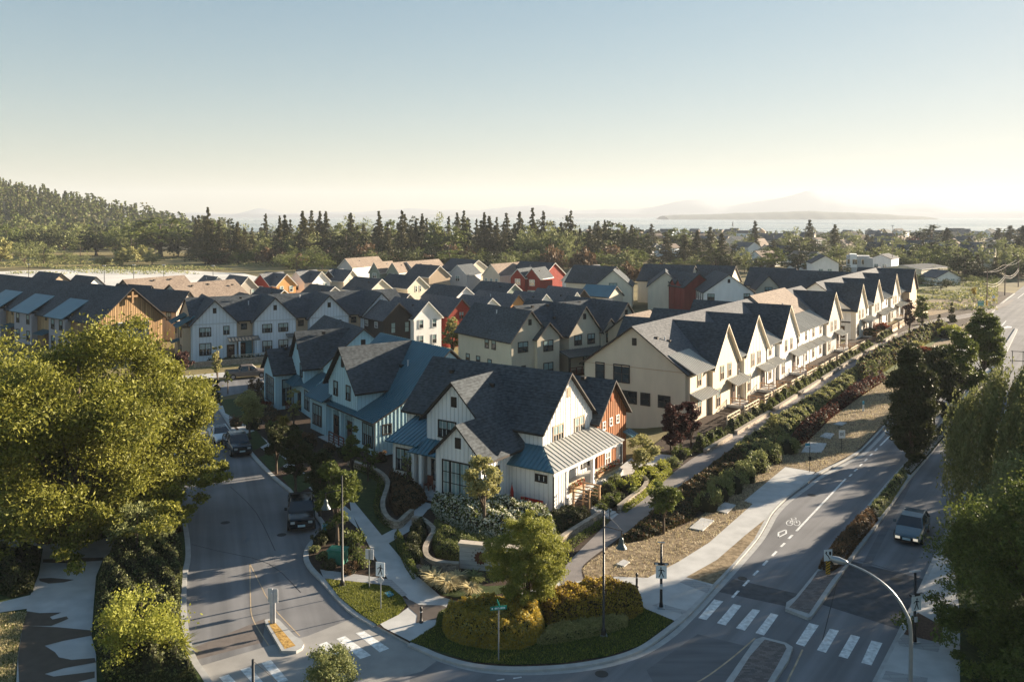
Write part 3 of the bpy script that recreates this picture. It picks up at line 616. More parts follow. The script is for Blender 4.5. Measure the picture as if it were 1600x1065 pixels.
h.boxp('porch_beam', WHITE, 55.5, 66.8, 34.1, 34.4, 2.85, 3.15)
for x in (57.6, 61.9, 66.5): h.post(x, 34.25, 0.7, 2.9, .13)
for x in (55.75,): h.post(x, 34.25, -.2, 2.9, .14)
h.boxp('porch_floor', CONC, 57.6, 67.0, 34.0, 36.4, -.2, 0.72)
h.rail(57.8, 34.15, 60.2, 34.15, .72, RAILW, .9, solid=True); h.rail(62.2, 34.15, 66.4, 34.15, .72, RAILW, .9, solid=True)
h.block(53.9, 57.6, 46.6, 49.2, -.2, 3.75, WHITE, mb=WHITEB)
h.slab((53.4, 46.1, 3.75), (53.4, 49.65, 3.75), (57.5, 49.65, 5.1), (57.5, 46.1, 5.1)); h.slab((53.0, 43.05, 3.35), (53.0, 46.75, 3.35), (54.6, 46.2, 4.25), (54.6, 43.0, 4.25), name='entry_roof')
h.post(53.35, 45.6, -.1, 3.3, .15); h.post(53.35, 46.4, -.1, 3.3, .15); h.boxp('entry_floor', CONC, 53.0, 54.6, 42.8, 46.6, -.2, .45)
for i in range(3): h.boxp('step', CONC, 52.6 - .35 * i, 53.0 - .35 * i, 43.2, 44.8, -.2, .3 - .14 * i)
h.win('f', 51.75, 41.65, 2.55, 0.62, 2.5, 1, 3, blind=2); h.win('f', 51.75, 40.3, 2.55, 1.75, 2.5, 2, 3, blind=2); h.win('f', 51.75, 39.0, 2.55, 0.62, 2.5, 1, 3, blind=2)
h.vent('f', 51.75, 40.5, 5.35); h.vent('f', 54.6, 43.15, 7.7); h.win('f', 54.6, 43.85, 5.35, 1.7, 1.25, 2, 2)
h.win('f', 53.9, 47.9, 2.35, 1.7, 1.7, 2, 2); h.win('r', 38.3, 53.6, 2.4, .8, 1.9, 1, 2); h.win('f', 55.6, 35.3, 2.55, .9, .4, 1, 1); h.win('f', 54.6, 45.2, 1.8, .5, 1.6, 1, 2, blind=0)
h.trim = BTRIM; h.win('r', 36.4, 59.9, 4.95, 1.5, 1.35, 2, 2); h.win('r', 36.4, 63.4, 4.95, 1.5, 1.35, 2, 2); h.vent('r', 36.4, 61.55, 8.1); h.trim = DARKTRIM
h.door('r', 36.4, 58.5, .75); h.win('r', 36.4, 60.6, 1.95, .9, 1.3, 1, 2, BTRIM); h.win('r', 36.4, 64.4, 1.9, 1.2, 1.5, 2, 2); h.door('f', 54.6, 44.2, .45)
h.roofbits([(58.6, 42.2, 8.5, 'b'), (60.5, 48.0, 8.75, 'b')])
h.rail(52.9, 43.0, 52.9, 43.15, .45, REDWD, .8)
# flowerbox deck beside the flank wall
h.rail(54.7, 34.4, 54.7, 37.9, -.1, CEDAR, .75, name='deck_rail', solid=True); h.boxp('deck', CEDAR, 54.6, 55.6, 34.3, 38.1, -.2, 0.05)
h.mb('downpipe', BLACKM, lambda b, X, Y: b.tube((X(55.5), Y(34.15), -.1), (X(55.5), Y(34.15), 3.1), .05, .05, 6))
# gate posts at the steps down to the trail
g = House('garden_gate', 'tall cedar gate frame at the head of the steps beside the corner house porch', 'gate', A0, 57.4, 32.2); g.zb = 0
for (x, y) in ((56.6, 33.0), (58.2, 33.0), (56.6, 31.6), (58.2, 31.6)): g.post(x, y, 0.1, 2.0, .07, CEDAR, 'gate_post')
g.rail(56.6, 33.0, 56.6, 31.6, 1.0, CEDAR, .9); g.rail(58.2, 33.0, 58.2, 31.6, 1.0, CEDAR, .9)
g = House('garden_steps', 'pale concrete steps with black handrail leading from the corner porch down to the trail', 'steps', A0, 57.4, 30.5)
for i in range(5): g.boxp('step', CONC, 56.7, 58.1, 31.6 - .38 * (i + 1), 31.6 - .38 * i, 0, .62 - .12 * i)
g.mb('handrail', BLACKM, lambda b, X, Y: (b.tube((X(56.7), Y(31.5), .6), (X(56.7), Y(31.5), 1.5), .03, .03, 6), b.tube((X(56.7), Y(31.5), 1.5), (X(56.7), Y(29.9), .95), .03, .03, 6), b.tube((X(56.7), Y(29.9), 0), (X(56.7), Y(29.9), .95), .03, .03, 6)))
# ---- rust-coloured house behind the corner
h = House('rust_house', 'narrow rust-orange board-and-batten house attached behind the white corner house', 'house', A0, 68, 40)
h.zb = -1; h.trim = WTRIM; h.wm = ORANGE
h.gable('y', 65.7, 71.2, 35.9, 43.5, 5.0, 2.95, ORANGE, ORANGEB, 0, 1, ov=.45, ova=(.45, .2))
for x, z in ((66.9, 4.25), (68.2, 4.35), (69.5, 4.35)): h.win('r', 35.9, x, z, .42, .6, 1, 2)
h.vent('r', 35.9, 68.45, 6.6, ORANGEB); h.door('r', 35.9, 69.9, -.1, .9, 2.0, BLACKW); h.win('r', 35.9, 67.6, 1.2, .9, 1.0, 2, 2); h.slab((71.9, 35.0, 2.5), (70.6, 35.0, 2.5), (70.6, 35.9, 2.9), (71.9, 35.9, 2.9), name='door_roof')
h.slab((71.2, 36.2, 2.4), (71.2, 37.8, 2.4), (71.2, 37.8, 2.41), (71.2, 36.2, 2.41), ribs=0, name='side_roof') if 0 else None
h.roofbits([(68.0, 38.6, 8.0, 'b')])
# ---- pale blue metal-roofed house (az 53.4)
h = House('metal_roof_house', 'pale blue board-and-batten house with sweeping teal standing-seam metal roof next to the white corner house', 'house', 53.4, 42, 79)
h.zb = -.3; h.trim = DARKTRIM; h.wm = BLUEW
h.walls('y', [(37.4, 3.45), (40.2, 4.75), (45.6, 9.35), (50.6, 5.0)], 72.0, 86.2, BLUEW, BLUEB)
h.roofp('y', [(36.9, 3.3), (40.1, 4.8), (45.6, 9.5), (51, 4.8)], 71.55, 86.6, 2, 1, .14, seams=.42)
h.walls('x', [(76.0, 5.8), (79.3, 9.4), (82.6, 5.8)], 37.5, 45.0, BLUEW, BLUEB)
h.roofp('x', [(75.5, 5.35), (79.3, 9.5), (83.1, 5.35)], 37.0, 45.5, 0, 1, .17)
h.block(36.9, 40, 82.0, 85.9, -.3, 3.5, BLUEW, mb=BLUEB)
h.slab((36.4, 81.9, 3.6), (36.4, 86.3, 3.6), (38.9, 86.3, 5.0), (38.9, 81.9, 5.0))
h.vent('f', 37.5, 79.3, 8.0); h.win('f', 37.5, 80.9, 5.2, .8, 1.3); h.win('f', 37.5, 78.0, 5.2, .8, 1.3)
h.win('f', 36.9, 84.2, 1.9, 2.0, 2.0, 3, 2); h.win('f', 37.4, 73.6, 1.9, 1.9, 2.0, 3, 2); h.win('r', 72.0, 38.6, 2.6, .8, .8, 1, 1)
for q in (77.6, 80.4): h.mb('porch_recess', TEALD, lambda b, X, Y, q=q: (b.box(X(37.4), X(37.48), Y(q - 1.05), Y(q + 1.05), .2, 2.9), b.box(X(37.4), X(37.48), Y(q - .7), Y(q + .7), 2.9, 3.15)))
h.door('f', 37.4, 80.6, .3, .9, 2.1, DOORM); h.door('f', 37.4, 77.4, .3, .9, 2.1, DOORM)
h.post(37.2, 79.0, -.2, 3.2, .14); h.rail(36.2, 76.4, 36.2, 79.8, .2, REDWD, .9); h.boxp('porch_floor', CONC, 36.0, 37.5, 76.2, 82.0, -.3, .2)
h.mb('downpipe', BLACKM, lambda b, X, Y: (b.tube((X(37.2), Y(71.9), -.1), (X(37.2), Y(71.9), 3.2), .06, .06, 6)))
h.roofbits([(43.2, 76.0, 7.7, 'pipe'), (43.0, 77.0, 7.4, 'b')])
# ---- third house (az 60.3)
h = House('bay_front_house', 'pale blue house with dark shingle roofs and tall glazed front bay, nearest the side street', 'house', 60.3, 31, 99)
h.zb = -.3; h.trim = DARKTRIM; h.wm = BLUEW
h.gable('y', 29.6, 39.2, 95.8, 110.5, 5.6, 3.9, BLUEW, BLUEB, ov=.5)
h.walls('x', [(96.6, 5.6), (99.3, 9.0), (102.0, 5.6)], 27.6, 34, BLUEW, BLUEB); h.roofp('x', [(96.1, 5.15), (99.3, 9.2), (102.5, 5.15)], 27.2, 34.4, 0, 1)
h.walls('x', [(100.2, 4.4), (102.9, 6.7), (105.6, 4.4)], 25.2, 29.6, BLUEW, BLUEB); h.roofp('x', [(99.8, 4.15), (102.9, 6.8), (106, 4.15)], 24.8, 29.0, 0, 1)
h.slab((26.3, 97.0, 3.3), (26.3, 101.2, 3.3), (28.4, 100.0, 4.6), (28.4, 98.4, 4.6)); h.slab((27.3, 93.4, 3.3), (27.3, 97.4, 3.3), (29.7, 96.4, 4.8), (29.7, 94.6, 4.8)); h.slab((29.8, 93.4, 3.3), (27.3, 93.4, 3.3), (29.7, 94.6, 4.8), (29.8, 94.6, 4.8))
h.slab((28.4, 97.0, 3.3), (26.3, 97.0, 3.3), (28.4, 98.4, 4.6), (28.5, 98.4, 4.6))
h.block(27.6, 29.7, 94.0, 97.0, -.3, 3.3, BLUEW, mb=BLUEB); h.win('f', 27.6, 95.5, 1.9, 1.8, 2.0, 3, 2)
h.win('f', 25.2, 102.9, 2.2, 3.6, 2.9, 4, 3, blind=0); h.win('r', 100.2, 26.5, 2.1, .9, 2.9, 1, 3); h.win('f', 27.6, 97.8, 5.0, .8, 1.4); h.vent('f', 27.6, 99.3, 7.6); h.vent('r', 95.8, 34.4, 7.9)
h.rail(26.4, 98.5, 26.4, 100.2, .1, REDWD, .9); h.roofbits([(30.5, 98.6, 9.0, 'b'), (27, 102.4, 6.9, 'b')]); h.door('f', 27.6, 98.6, .2)
# ---- grey-blue townhouse row on the left (az 61.5)
h = House('gabled_townhouse_row', 'grey-blue and tan townhouse row with repeated dark gables facing the sunlit side street at left', 'townhouses', 61.5, 30, 146)
h.zb = -.6; h.trim = DARKTRIM; h.wm = PBLUE
h.gable('x', 141.6, 156, 19.6, 56, 5.9, 3.3, BEIGED, None, ov=.3, ova=(.2, .2))
for k, pc in enumerate((22.75, 32.2, 41.2, 50.4)):
    h.gable('y', pc - 3.35, pc + 3.35, 140.4, 153, 5.95, 3.45, PBLUE, PBLUEB, ov=.45, ova=(.45, .2), step=.5)
    h.vent('r', 140.4, pc, 7.9); h.boxp('band', PBLUEB, pc - 3.4, pc + 3.4, 140.33, 140.4, 5.75, 5.95)
    if k == 0: ws = ((pc - 1.45, 4.6, 1.6, 1.25, 2), (pc + 1.75, 4.7, .75, 1.2, 1), (pc - 1.45, 1.9, 1.6, 1.7, 2))
    else: ws = tuple((pc + dx, z, 1.4, hh, 2) for dx in (-1.3, 1.3) for z, hh in ((4.6, 1.2), (1.7, 1.6)))
    for x, z, w_, hh, c_ in ws: h.win('r', 140.4, x, z, w_, hh, c_, 2)
    if k < 3:
        xg = (pc + 3.35 + (32.2, 41.2, 50.4)[k] - 3.35) / 2; h.win('r', 141.6, xg, 5.0, .75, .8, 1, 1)
        h.slab((xg + 2.0, 138.9, 3.0), (xg - 2.8, 138.9, 3.0), (xg - 2.8, 140.5, 3.5), (xg + 2.0, 140.5, 3.5), 3, .5)
        h.mb('porch_wall', TEALD, lambda b, X, Y: (b.box(X(xg - .9), X(xg + 1.2), Y(141.5), Y(141.6), .2, 2.9))); h.door('r', 141.48, xg - .4, .2); h.door('r', 140.4, pc + 2.4, .2) if k == 0 else None
        h.post(xg - 1.2, 139.1, -.3, 3.0, .13); h.post(xg + 1.6, 139.1, -.3, 3.0, .13); h.rail(xg - 2.5, 138.3, xg + 4.4, 138.3, .1, RAILW, .8); h.boxp('porch_floor', CONC, xg - 2.6, xg + 4.4, 138.2, 140.4, -.6, .1)
h.block(18.2, 19.8, 142.2, 146, -.6, 5.2, BEIGED); h.block(18.2, 19.8, 148, 152, -.6, 5.2, BEIGED)
h.slab((17.2, 141.9, 5.3), (17.2, 145.6, 5.3), (20.2, 145.6, 6.9), (20.2, 141.9, 6.9)); h.slab((17.2, 147.6, 5.3), (17.2, 151.4, 5.3), (20.2, 151.4, 6.9), (20.2, 147.6, 6.9))
h.win('f', 18.2, 144, 4.3, .9, 1.3); h.win('f', 18.2, 150, 4.3, .9, 1.3); h.slab((17.0, 145.8, 2.4), (17.0, 148.2, 2.4), (18.6, 148.2, 2.9), (18.6, 145.8, 2.9)); h.win('f', 18.2, 144, 1.6, .9, 1.3)
h.roofbits([(28, 147, 9.1, 'b'), (29.0, 145.5, 8.2, 'pipe'), (38, 147.2, 8.7, 'pipe'), (31, 148.5, 8.6, 'b'), (34.2, 146, 7.4, 'b')])
# ---- cedar-clad townhouse block far left (az 38.2)
h = House('cedar_townhouse_block', 'long townhouse block at far left with cedar-clad gable end and teal shed dormers', 'townhouses', 38.2, 72, 160)
h.zb = -.5; h.trim = DARKTRIM; h.wm = PBLUE
h.gable('y', 66.6, 78.0, 138.2, 192, 5.6, 5.1, WOOD, WOODD, 0, 1, ov=.5, ova=(.9, .4), step=.30)
GRW = wallm('purple_grey_stucco', (0.36, 0.35, 0.38))
for q0, q1 in ((146.9, 153.8), (159.7, 167.8), (173.0, 181.0), (186, 191.5)):
    h.block(65.6, 67, q0 + .3, q1 - .6, -.5, 5.45, GRW); h.slab((65.0, q0, 5.5), (65.0, q1, 5.5), (70.6, q1, 8.7 + .2), (70.6, q0, 8.9), 2, 0, th=.14, name='dormer_roof'); h.block(66.5, 70.2, q0 + .3, q1 - .6, 5.3, 5.9, GRW)
    for q in (q0 + 1.7, q1 - 2.2): h.win('f', 65.6, q, 4.4, 1.0, 1.5); h.win('f', 65.6, q, 1.5, 1.0, 1.6)
    h.slab((64.6, q1 - .2, 2.3), (64.6, q1 + 3.4, 2.3), (66.6, q1 + 3.4, 2.9), (66.6, q1 - .2, 2.9)); h.boxp('cedar_panel', WOOD, 66.45, 66.6, q1 + .2, q1 + 4.2, 2.9, 5.5); h.boxp('entry_recess', DOORM, 66.5, 66.6, q1 + .5, q1 + 3.2, 0, 2.4); h.win('f', 66.44, q1 + 2.3, 4.9, .5, .5, 1, 1)
h.block(71.6, 75.0, 137.3, 138.3, -.5, 5.2, GRW); h.block(70.0, 71.8, 137.6, 138.3, -.5, 5.2, PBLUE)
h.win('r', 138.2, 68.2, 4.3, 1.0, 1.4); h.win('r', 137.6, 70.9, 4.6, 1.4, .9, 2, 1); h.win('r', 137.6, 70.9, 1.6, 1.4, 1.5, 2, 2); h.win('r', 137.3, 73.6, 4.4, .9, 1.4); h.win('r', 137.3, 73.6, 1.4, .9, 1.5)
h.mb('gable_bracket', WOODD, lambda b, X, Y: (b.box(X(72.15), X(72.45), Y(137.4), Y(137.7), 8.3, 10.2), b.box(X(71.4), X(73.2), Y(137.45), Y(137.65), 9.3, 9.6)))
# tan roofs behind it
def simple(name, label, az, face, t, a, L, wd, ze, zr, wall, rmi=0, tmi=1, mb=None, group=None, cat='house', wins=None, trim=None, z=0.0, seams=0, ov=.35):
    """face 'r': gable plane q=a, centre p=t; face 'f': gable plane p=a, centre q=t."""
    h = House(name, label, cat, az, (t if face == 'r' else a + L / 2), (a + L / 2 if face == 'r' else t), z, group); h.zb = -.5; h.trim = trim or DARKTRIM; h.wm = wall
    h.gable('y' if face == 'r' else 'x', t - wd / 2, t + wd / 2, a, a + L, ze, zr - ze, wall, mb, rmi, tmi, ov=ov, ova=(ov, ov), seams=seams)
    if cat == 'cottage':
        k_ = int(abs(t * 7 + a)) % 3; so = (-1, 1)[k_ % 2] * wd * .17; zz = zr - abs(so) * (zr - ze) / (wd / 2) + .1; pt = (t + so, a + L * (.3 + .15 * k_)) if face == 'r' else (a + L * (.35 + .15 * k_), t + so); h.roofbits([(pt[0], pt[1], zz, 'pipe' if k_ else 'b')])
    for f, da, z_, w_, hh, c_ in (wins or ()):
        if f == face: h.win(f, a, t + da, z_, w_, hh, c_, 2)
        else: h.win(f, t - wd / 2, a + da, z_, w_, hh, c_, 2)
    return h
def pqx(x, y, az): P, Q = fr(az); return x * P[0] + y * P[1], x * Q[0] + y * Q[1]
W2 = (('r', -1.3, 4.6, .75, 1.3, 1), ('r', 1.3, 4.6, .75, 1.3, 1), ('r', -1.3, 1.9, .75, 1.4, 1), ('r', 1.3, 1.9, .75, 1.4, 1))
p, q = pqx(-65.4, 162.8, 31); h = simple('tan_roof_townhouses', 'townhouses with broad sunlit tan shingle roof behind the cedar gable end', 31, 'f', q, p, 15, 12, 5.6, 9.6, CREAM, 4, 1)
h.gable('y', p - 4.6, p + .8, q - 7.6, q + 3, 5.6, 3.2, BEIGED, PBLUEB, 0, 1, ov=.35); h.win('r', q - 7.6, p - 1.9, 4.4, 1.2, 1.3, 2, 2); h.vent('r', q - 7.6, p - 1.9, 7.4); h.win('f', p - 4.6, q - 5.5, 4.4, 1.2, 1.3, 2, 2); h.roofbits([(p + 4, q - 1.2, 9.2, 'b'), (p + 8, q - 1, 9.2, 'b'), (p + 13, q - 2.2, 8.8, 'b')])
p, q = pqx(-74.5, 165.5, 31); h = simple('tan_roof_townhouses', 'second set of townhouses with tan shingle roof, further left toward the pale lot', 31, 'f', q + 6, p + 3, 14, 12, 5.6, 9.9, BEIGED, 4, 1)
h.gable('y', p + .5, p + 5.5, q - 2.5, q + 8, 5.4, 3.6, CREAM, None, 0, 1); h.win('r', q - 2.5, p + 3, 4.4, 1.2, 1.3, 2, 2); h.roofbits([(p + 9, q + 4.8, 9.5, 'b'), (p + 13, q + 4.8, 9.5, 'b')])
x, y = W(150, 430, 9.5); p, q = pqx(x, y, 40); simple('dark_roof_house', 'single dark-roofed house with white gable beside the pale lot at far left', 40, 'r', p, q, 10, 7, 5.6, 9, WHITE, 0, 1, wins=(('r', 0, 6.4, .8, 1.2, 1),)); x, y = W(36, 432, 9.5); p, q = pqx(x, y, 40); simple('dark_roof_house', 'dark-roofed house half hidden behind the cedar block at the left edge', 40, 'r', p + 8, q, 12, 9, 5.6, 9.6, BEIGED, 0, 1)
# ---- beige stucco townhouses in the middle (az 53)
h = House('beige_townhouse_row', 'beige townhouse row with dark gables and wood balcony, directly behind the corner houses', 'townhouses', 53, 83, 100)
h.zb = -1; h.trim = DARKTRIM; h.wm = BEIGE
h.gable('y', 70.9, 77.4, 94.2, 107.6, 5.7, 3.7, BEIGE, None, ov=.5, ova=(.45, .45))
h.walls('y', [(75.0, 5.6), (77.0, 7.5), (79.1, 5.6)], 93.6, 98, BEIGE); h.roofp('y', [(74.6, 5.25), (77.05, 7.6), (79.5, 5.25)], 93.2, 99, 0, 1)
h.gable('x', 96.2, 107.4, 77.2, 97, 5.7, 3.5, BLUEW, None, ov=.3, ova=(.2, .2))
for pc in (84.3, 92.9):
    h.gable('y', pc - 3, pc + 3, 94.0, 107.6, 5.7, 3.7, BEIGE, None, ov=.5, ova=(.45, .4)); h.vent('r', 94.0, pc, 8.0)
    for dx in (-1.3, 1.3): h.win('r', 94.0, pc + dx, 4.6, 1.25, 1.3, 2, 2)
    h.win('r', 94.0, pc + .4, 1.7, 1.3, 1.6, 2, 2)
h.walls('y', [(87.6, 5.6), (89.2, 7.2), (90.8, 5.6)], 93.8, 98, BEIGE); h.roofp('y', [(87.2, 5.25), (89.2, 7.3), (91.2, 5.25)], 93.4, 99, 0, 1); h.win('r', 93.8, 89.2, 4.5, 1.2, 1.2, 2, 2)
h.vent('r', 94.2, 74.15, 7.9); h.win('r', 94.2, 72.9, 4.5, 1.6, 1.3, 2, 2); h.win('r', 93.6, 77.0, 4.4, 1.6, 1.4, 2, 2); h.win('r', 93.6, 77.0, 1.0, 1.6, 1.8, 2, 2); h.win('r', 96.2, 80.2, 4.6, 1.5, 1.4, 2, 2)
for a, z_, hh in ((98.4, 4.6, 1.4), (100.1, 4.6, 1.4), (99.4, 1.6, 1.2), (102.3, 1.8, 1.0), (105, 1.8, 1.0)): h.win('f', 70.9, a, z_, .8, hh)
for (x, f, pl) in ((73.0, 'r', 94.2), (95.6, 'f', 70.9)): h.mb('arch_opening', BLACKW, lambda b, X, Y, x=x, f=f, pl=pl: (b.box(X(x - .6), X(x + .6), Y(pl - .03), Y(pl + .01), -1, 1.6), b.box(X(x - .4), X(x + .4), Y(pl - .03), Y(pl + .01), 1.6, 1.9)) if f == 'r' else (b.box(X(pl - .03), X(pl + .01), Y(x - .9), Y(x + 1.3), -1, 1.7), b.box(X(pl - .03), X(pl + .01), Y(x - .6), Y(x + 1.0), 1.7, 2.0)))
h.slab((97, 91.6, 2.6), (79.3, 91.6, 2.6), (79.3, 94.1, 3.3), (97, 94.1, 3.3), 3, .5); h.boxp('balcony_floor', DOORM, 79.3, 97, 91.6, 94, -1, .2); h.rail(79.4, 91.5, 97, 91.5, .2, REDWD, .95)
for x in (79.5, 83.5, 88, 92.5): h.post(x, 91.8, .2, 2.6, .12, DARKTRIM)
h.mb('balcony_shade', BLACKW, lambda b, X, Y: b.box(X(79.4), X(81.2), Y(96.0), Y(96.15), .2, 2.6)); h.roofbits([(73.3, 101, 8.6, 'pipe'), (76, 100.5, 7.5, 'b'), (80, 101, 9.1, 'b'), (83, 101, 9.1, 'b'), (86.5, 101.2, 9.1, 'b'), (90, 101.6, 9.1, 'b'), (82.2, 98.5, 7.5, 'b')])  # black panel paints the shade under the balcony roof
# ---- long cream and white row along the trail (two buildings)
def rowhouse(name, label, p0, p1, gables, first, az=A0, f0=36.05):
    h = House(name, label, 'townhouses', az, (p0 + p1) / 2, 43); h.zb = -.6 if not first else -2.4; h.trim = DARKTRIM; h.wm = WHITE
    h.gable('x', 36.9, 49.6, p0, p1, 5.7, 4.5, BEIGE if first else WHITE, None, 6, 1, ov=.5, ova=(.45, .4)); h.zb = -.6  # main roof gets a lighter shingle to paint in the sun
    for i, (pc, hw, wall, dep) in enumerate(gables):
        h.gable('y', pc - hw, pc + hw, f0, dep, 5.45, 4.5, wall, None if wall is BEIGE else WHITEB, 0, 7 if 1 else 1, ov=.4, ova=(.4, .1), step=.6)
        bt = BTRIM; h.vent('r', f0, pc, 8.7, BEIGE if wall is BEIGE else WHITEB)
        for dx in (-1.25, 1.25): h.win('r', f0, pc + dx, 4.45, .95, 1.5, 2, 2, BTRIM)
        h.win('r', f0, pc - hw + 1.7, 1.7, 1.1, 2.0, 2, 2, BTRIM); h.door('r', f0, pc + hw - 1.5, .35, 1.0, 2.2, DOORM)
        h.slab((pc + hw + .3, f0 - 1.3, 2.7), (pc + .3, f0 - 1.3, 2.7), (pc + .3, f0 - .02, 3.3), (pc + hw + .3, f0 - .02, 3.3), 8, .42, name='door_canopy')
        h.post(pc + hw - .25, f0 - 1.1, .2, 2.75, .12, CREAM if wall is BEIGE else WHITE); h.boxp('stoop', CONC, pc + .6, pc + hw, f0 - 1.8, f0, -.5, .35)
        h.boxp('downpipe', DARKTRIM, pc + hw - .06, pc + hw + .06, f0 - .1, f0, 0, 5.3); h.boxp('band', wall if wall is BEIGE else LGREY, pc - hw + .02, pc + hw - .08, f0 - .045, f0, 2.98, 3.12)
        for k in range(3): h.boxp('step', CONC, pc + 1.4, pc + 2.8, f0 - 2.1 - .3 * k, f0 - 1.8 - .3 * k, -.5, .22 - .12 * k)
        for (u0, u1) in ((pc - hw + .1, pc + .9), (pc + 3.0, pc + hw + 1.4)):
            h.rail(u0, f0 - 3.7, u1, f0 - 3.7, .1, RAILW, 1.25, 'patio_fence', True)
        h.rail(pc + 3.0, f0 - 3.7, pc + 3.0, f0 - 1.8, .1, CEDAR, 1.1, 'patio_fence', True); h.rail(pc + .9, f0 - 3.7, pc + .9, f0 - .3, .1, CEDAR, 1.0, 'patio_fence')
    gs = [(p0, p0)] + [(g[0] - g[1], g[0] + g[1]) for g in gables] + [(p1, p1)]
    for (a, b), (c, d) in zip(gs[:-1], gs[1:]):
        w_ = c - b
        if w_ < 2.0: continue
        n = max(1, int(w_ / 3.6)); bw = w_ / n
        for k in range(n):
            x0 = b + bw * k; h.block(x0 + .35, x0 + bw - .35, 36.5, 37.2, -.6, 5.6, WHITE if wall is not BEIGE and not (first and k < 9 and b == p0) else BEIGE, name='bay')
            h.slab((x0 + bw - .1, 35.7, 5.5), (x0 + .1, 35.7, 5.5), (x0 + .1, 39.0, 7.35), (x0 + bw - .1, 39.0, 7.35), 8, .42, th=.1, name='dormer_roof')
            h.win('r', 36.5, x0 + bw / 2, 4.5, .95, 1.3, 2, 2, BTRIM); h.win('r', 36.5, x0 + bw / 2, 1.5, 1.0, 1.8, 2, 2, BTRIM)
            h.slab((x0 + bw - .3, 35.1, 2.7), (x0 + .2, 35.1, 2.7), (x0 + .2, 36.5, 3.3), (x0 + bw - .3, 36.5, 3.3), 8, .42, name='door_canopy')
            h.rail(x0 + .5, f0 - 3.7, x0 + bw * .75, f0 - 3.7, .1, RAILW, 1.25, 'patio_fence', True)
        h.roofbits([(b + w_ * .3, 41.2, 8.9, 'b'), (b + w_ * .5, 40.7, 8.5, 'pipe'), (b + w_ * .62, 40.5, 8.4, 'b')])
    return h
_old = House.__init__
def _ni(s, *a, **k): _old(s, *a, **k); s.rm = s.rm + [SHINGG, CREAM, METALL]
House.__init__ = _ni
h = rowhouse('trailside_row', 'nearest townhouse row along the trail, plain beige end wall then cream and white gables', 87.6, 154.4, ((97.7, 4.15, BEIGE, 49.4), (108.6, 4.4, OFFW, 50.4), (122.9, 4.2, WHITE, 50.4), (148.4, 4.5, OFFG, 46)), True)
h.vent('f', 87.6, 43.1, 8.6)
for a, z_, w_, hh, c_ in ((47.5, 4.8, 1.0, 1.9, 1), (44.7, 4.8, 1.9, 1.9, 2), (43.8, 2.2, 1.9, 1.25, 2), (41.7, 2.2, 1.0, 1.25, 1), (39.4, 2.2, 1.3, 1.2, 2), (37.9, -1.1, .8, .9, 1)): h.win('f', 87.6, a, z_, w_, hh, c_, 2, blind=0)
h.boxp('band', BEIGED, 87.55, 87.6, 37.0, 49.5, 5.62, 5.72)
h = rowhouse('trailside_row', 'farther white townhouse row along the trail, beyond the gap, with its tan last gable', 164.6, 222, ((168.8, 4.2, OFFW, 51), (182.9, 4.6, OFFG, 50), (201.5, 4.5, OFFW, 50)), False)
h.block(165.1, 164.7, 35, 37, 0, 3, WHITE) if 0 else None
h.gable('y', 213.0, 222.5, 35.0, 47, 5.6, 4.6, BEIGED, None, 0, 1, ov=.4); h.win('f', 164.6, 41, 1.8, 1.1, 1.5, 1, 2); h.door('f', 164.6, 38.6, .3); h.boxp('band', DARKTRIM, 164.54, 164.6, 37, 49.5, 3.1, 3.35)
# raised tan roof in the middle of the first row
h = simple('white_gable_townhouse', 'white gable end with sunlit tan roof rising in the middle of the nearest trailside row', A0, 'f', 43.1, 127.2, 17, 11.0, 6.2, 10.6, WHITE, 4, 1)
# ---- darker townhouses behind the trailside row
for (u, v, az, L, wd, ze, zr, wall, lab) in (
    (962, 417, 34.4, 12, 9, 5.8, 9.8, CREAM, 'cream townhouse with dark roof, leftmost of the far dark-roofed group'), (1085, 415.5, 34.4, 14, 9, 5.8, 9.8, CREAM, 'dark-roofed townhouse behind the deep red one with dormers'),
    (1148, 416.5, 34.4, 10, 9, 5.8, 9.8, CREAM, 'dark-roofed townhouse behind the large white gable'), (1243, 420.5, 34.4, 11, 9, 5.8, 9.8, CREAM, 'dark-roofed townhouse behind the small beige gable'),
    (1316, 425.5, 34.4, 12, 9, 5.8, 9.8, WHITE, 'dark-roofed townhouse farthest right in the second row')):
    x, y = W(u, v, zr); p, q = pqx(x, y, az); simple('dark_roof_townhouse', lab, az, 'r', p, q, L, wd, ze, zr, wall, 0, 1, group='dark-roofed townhouses behind the trailside row', cat='townhouse')
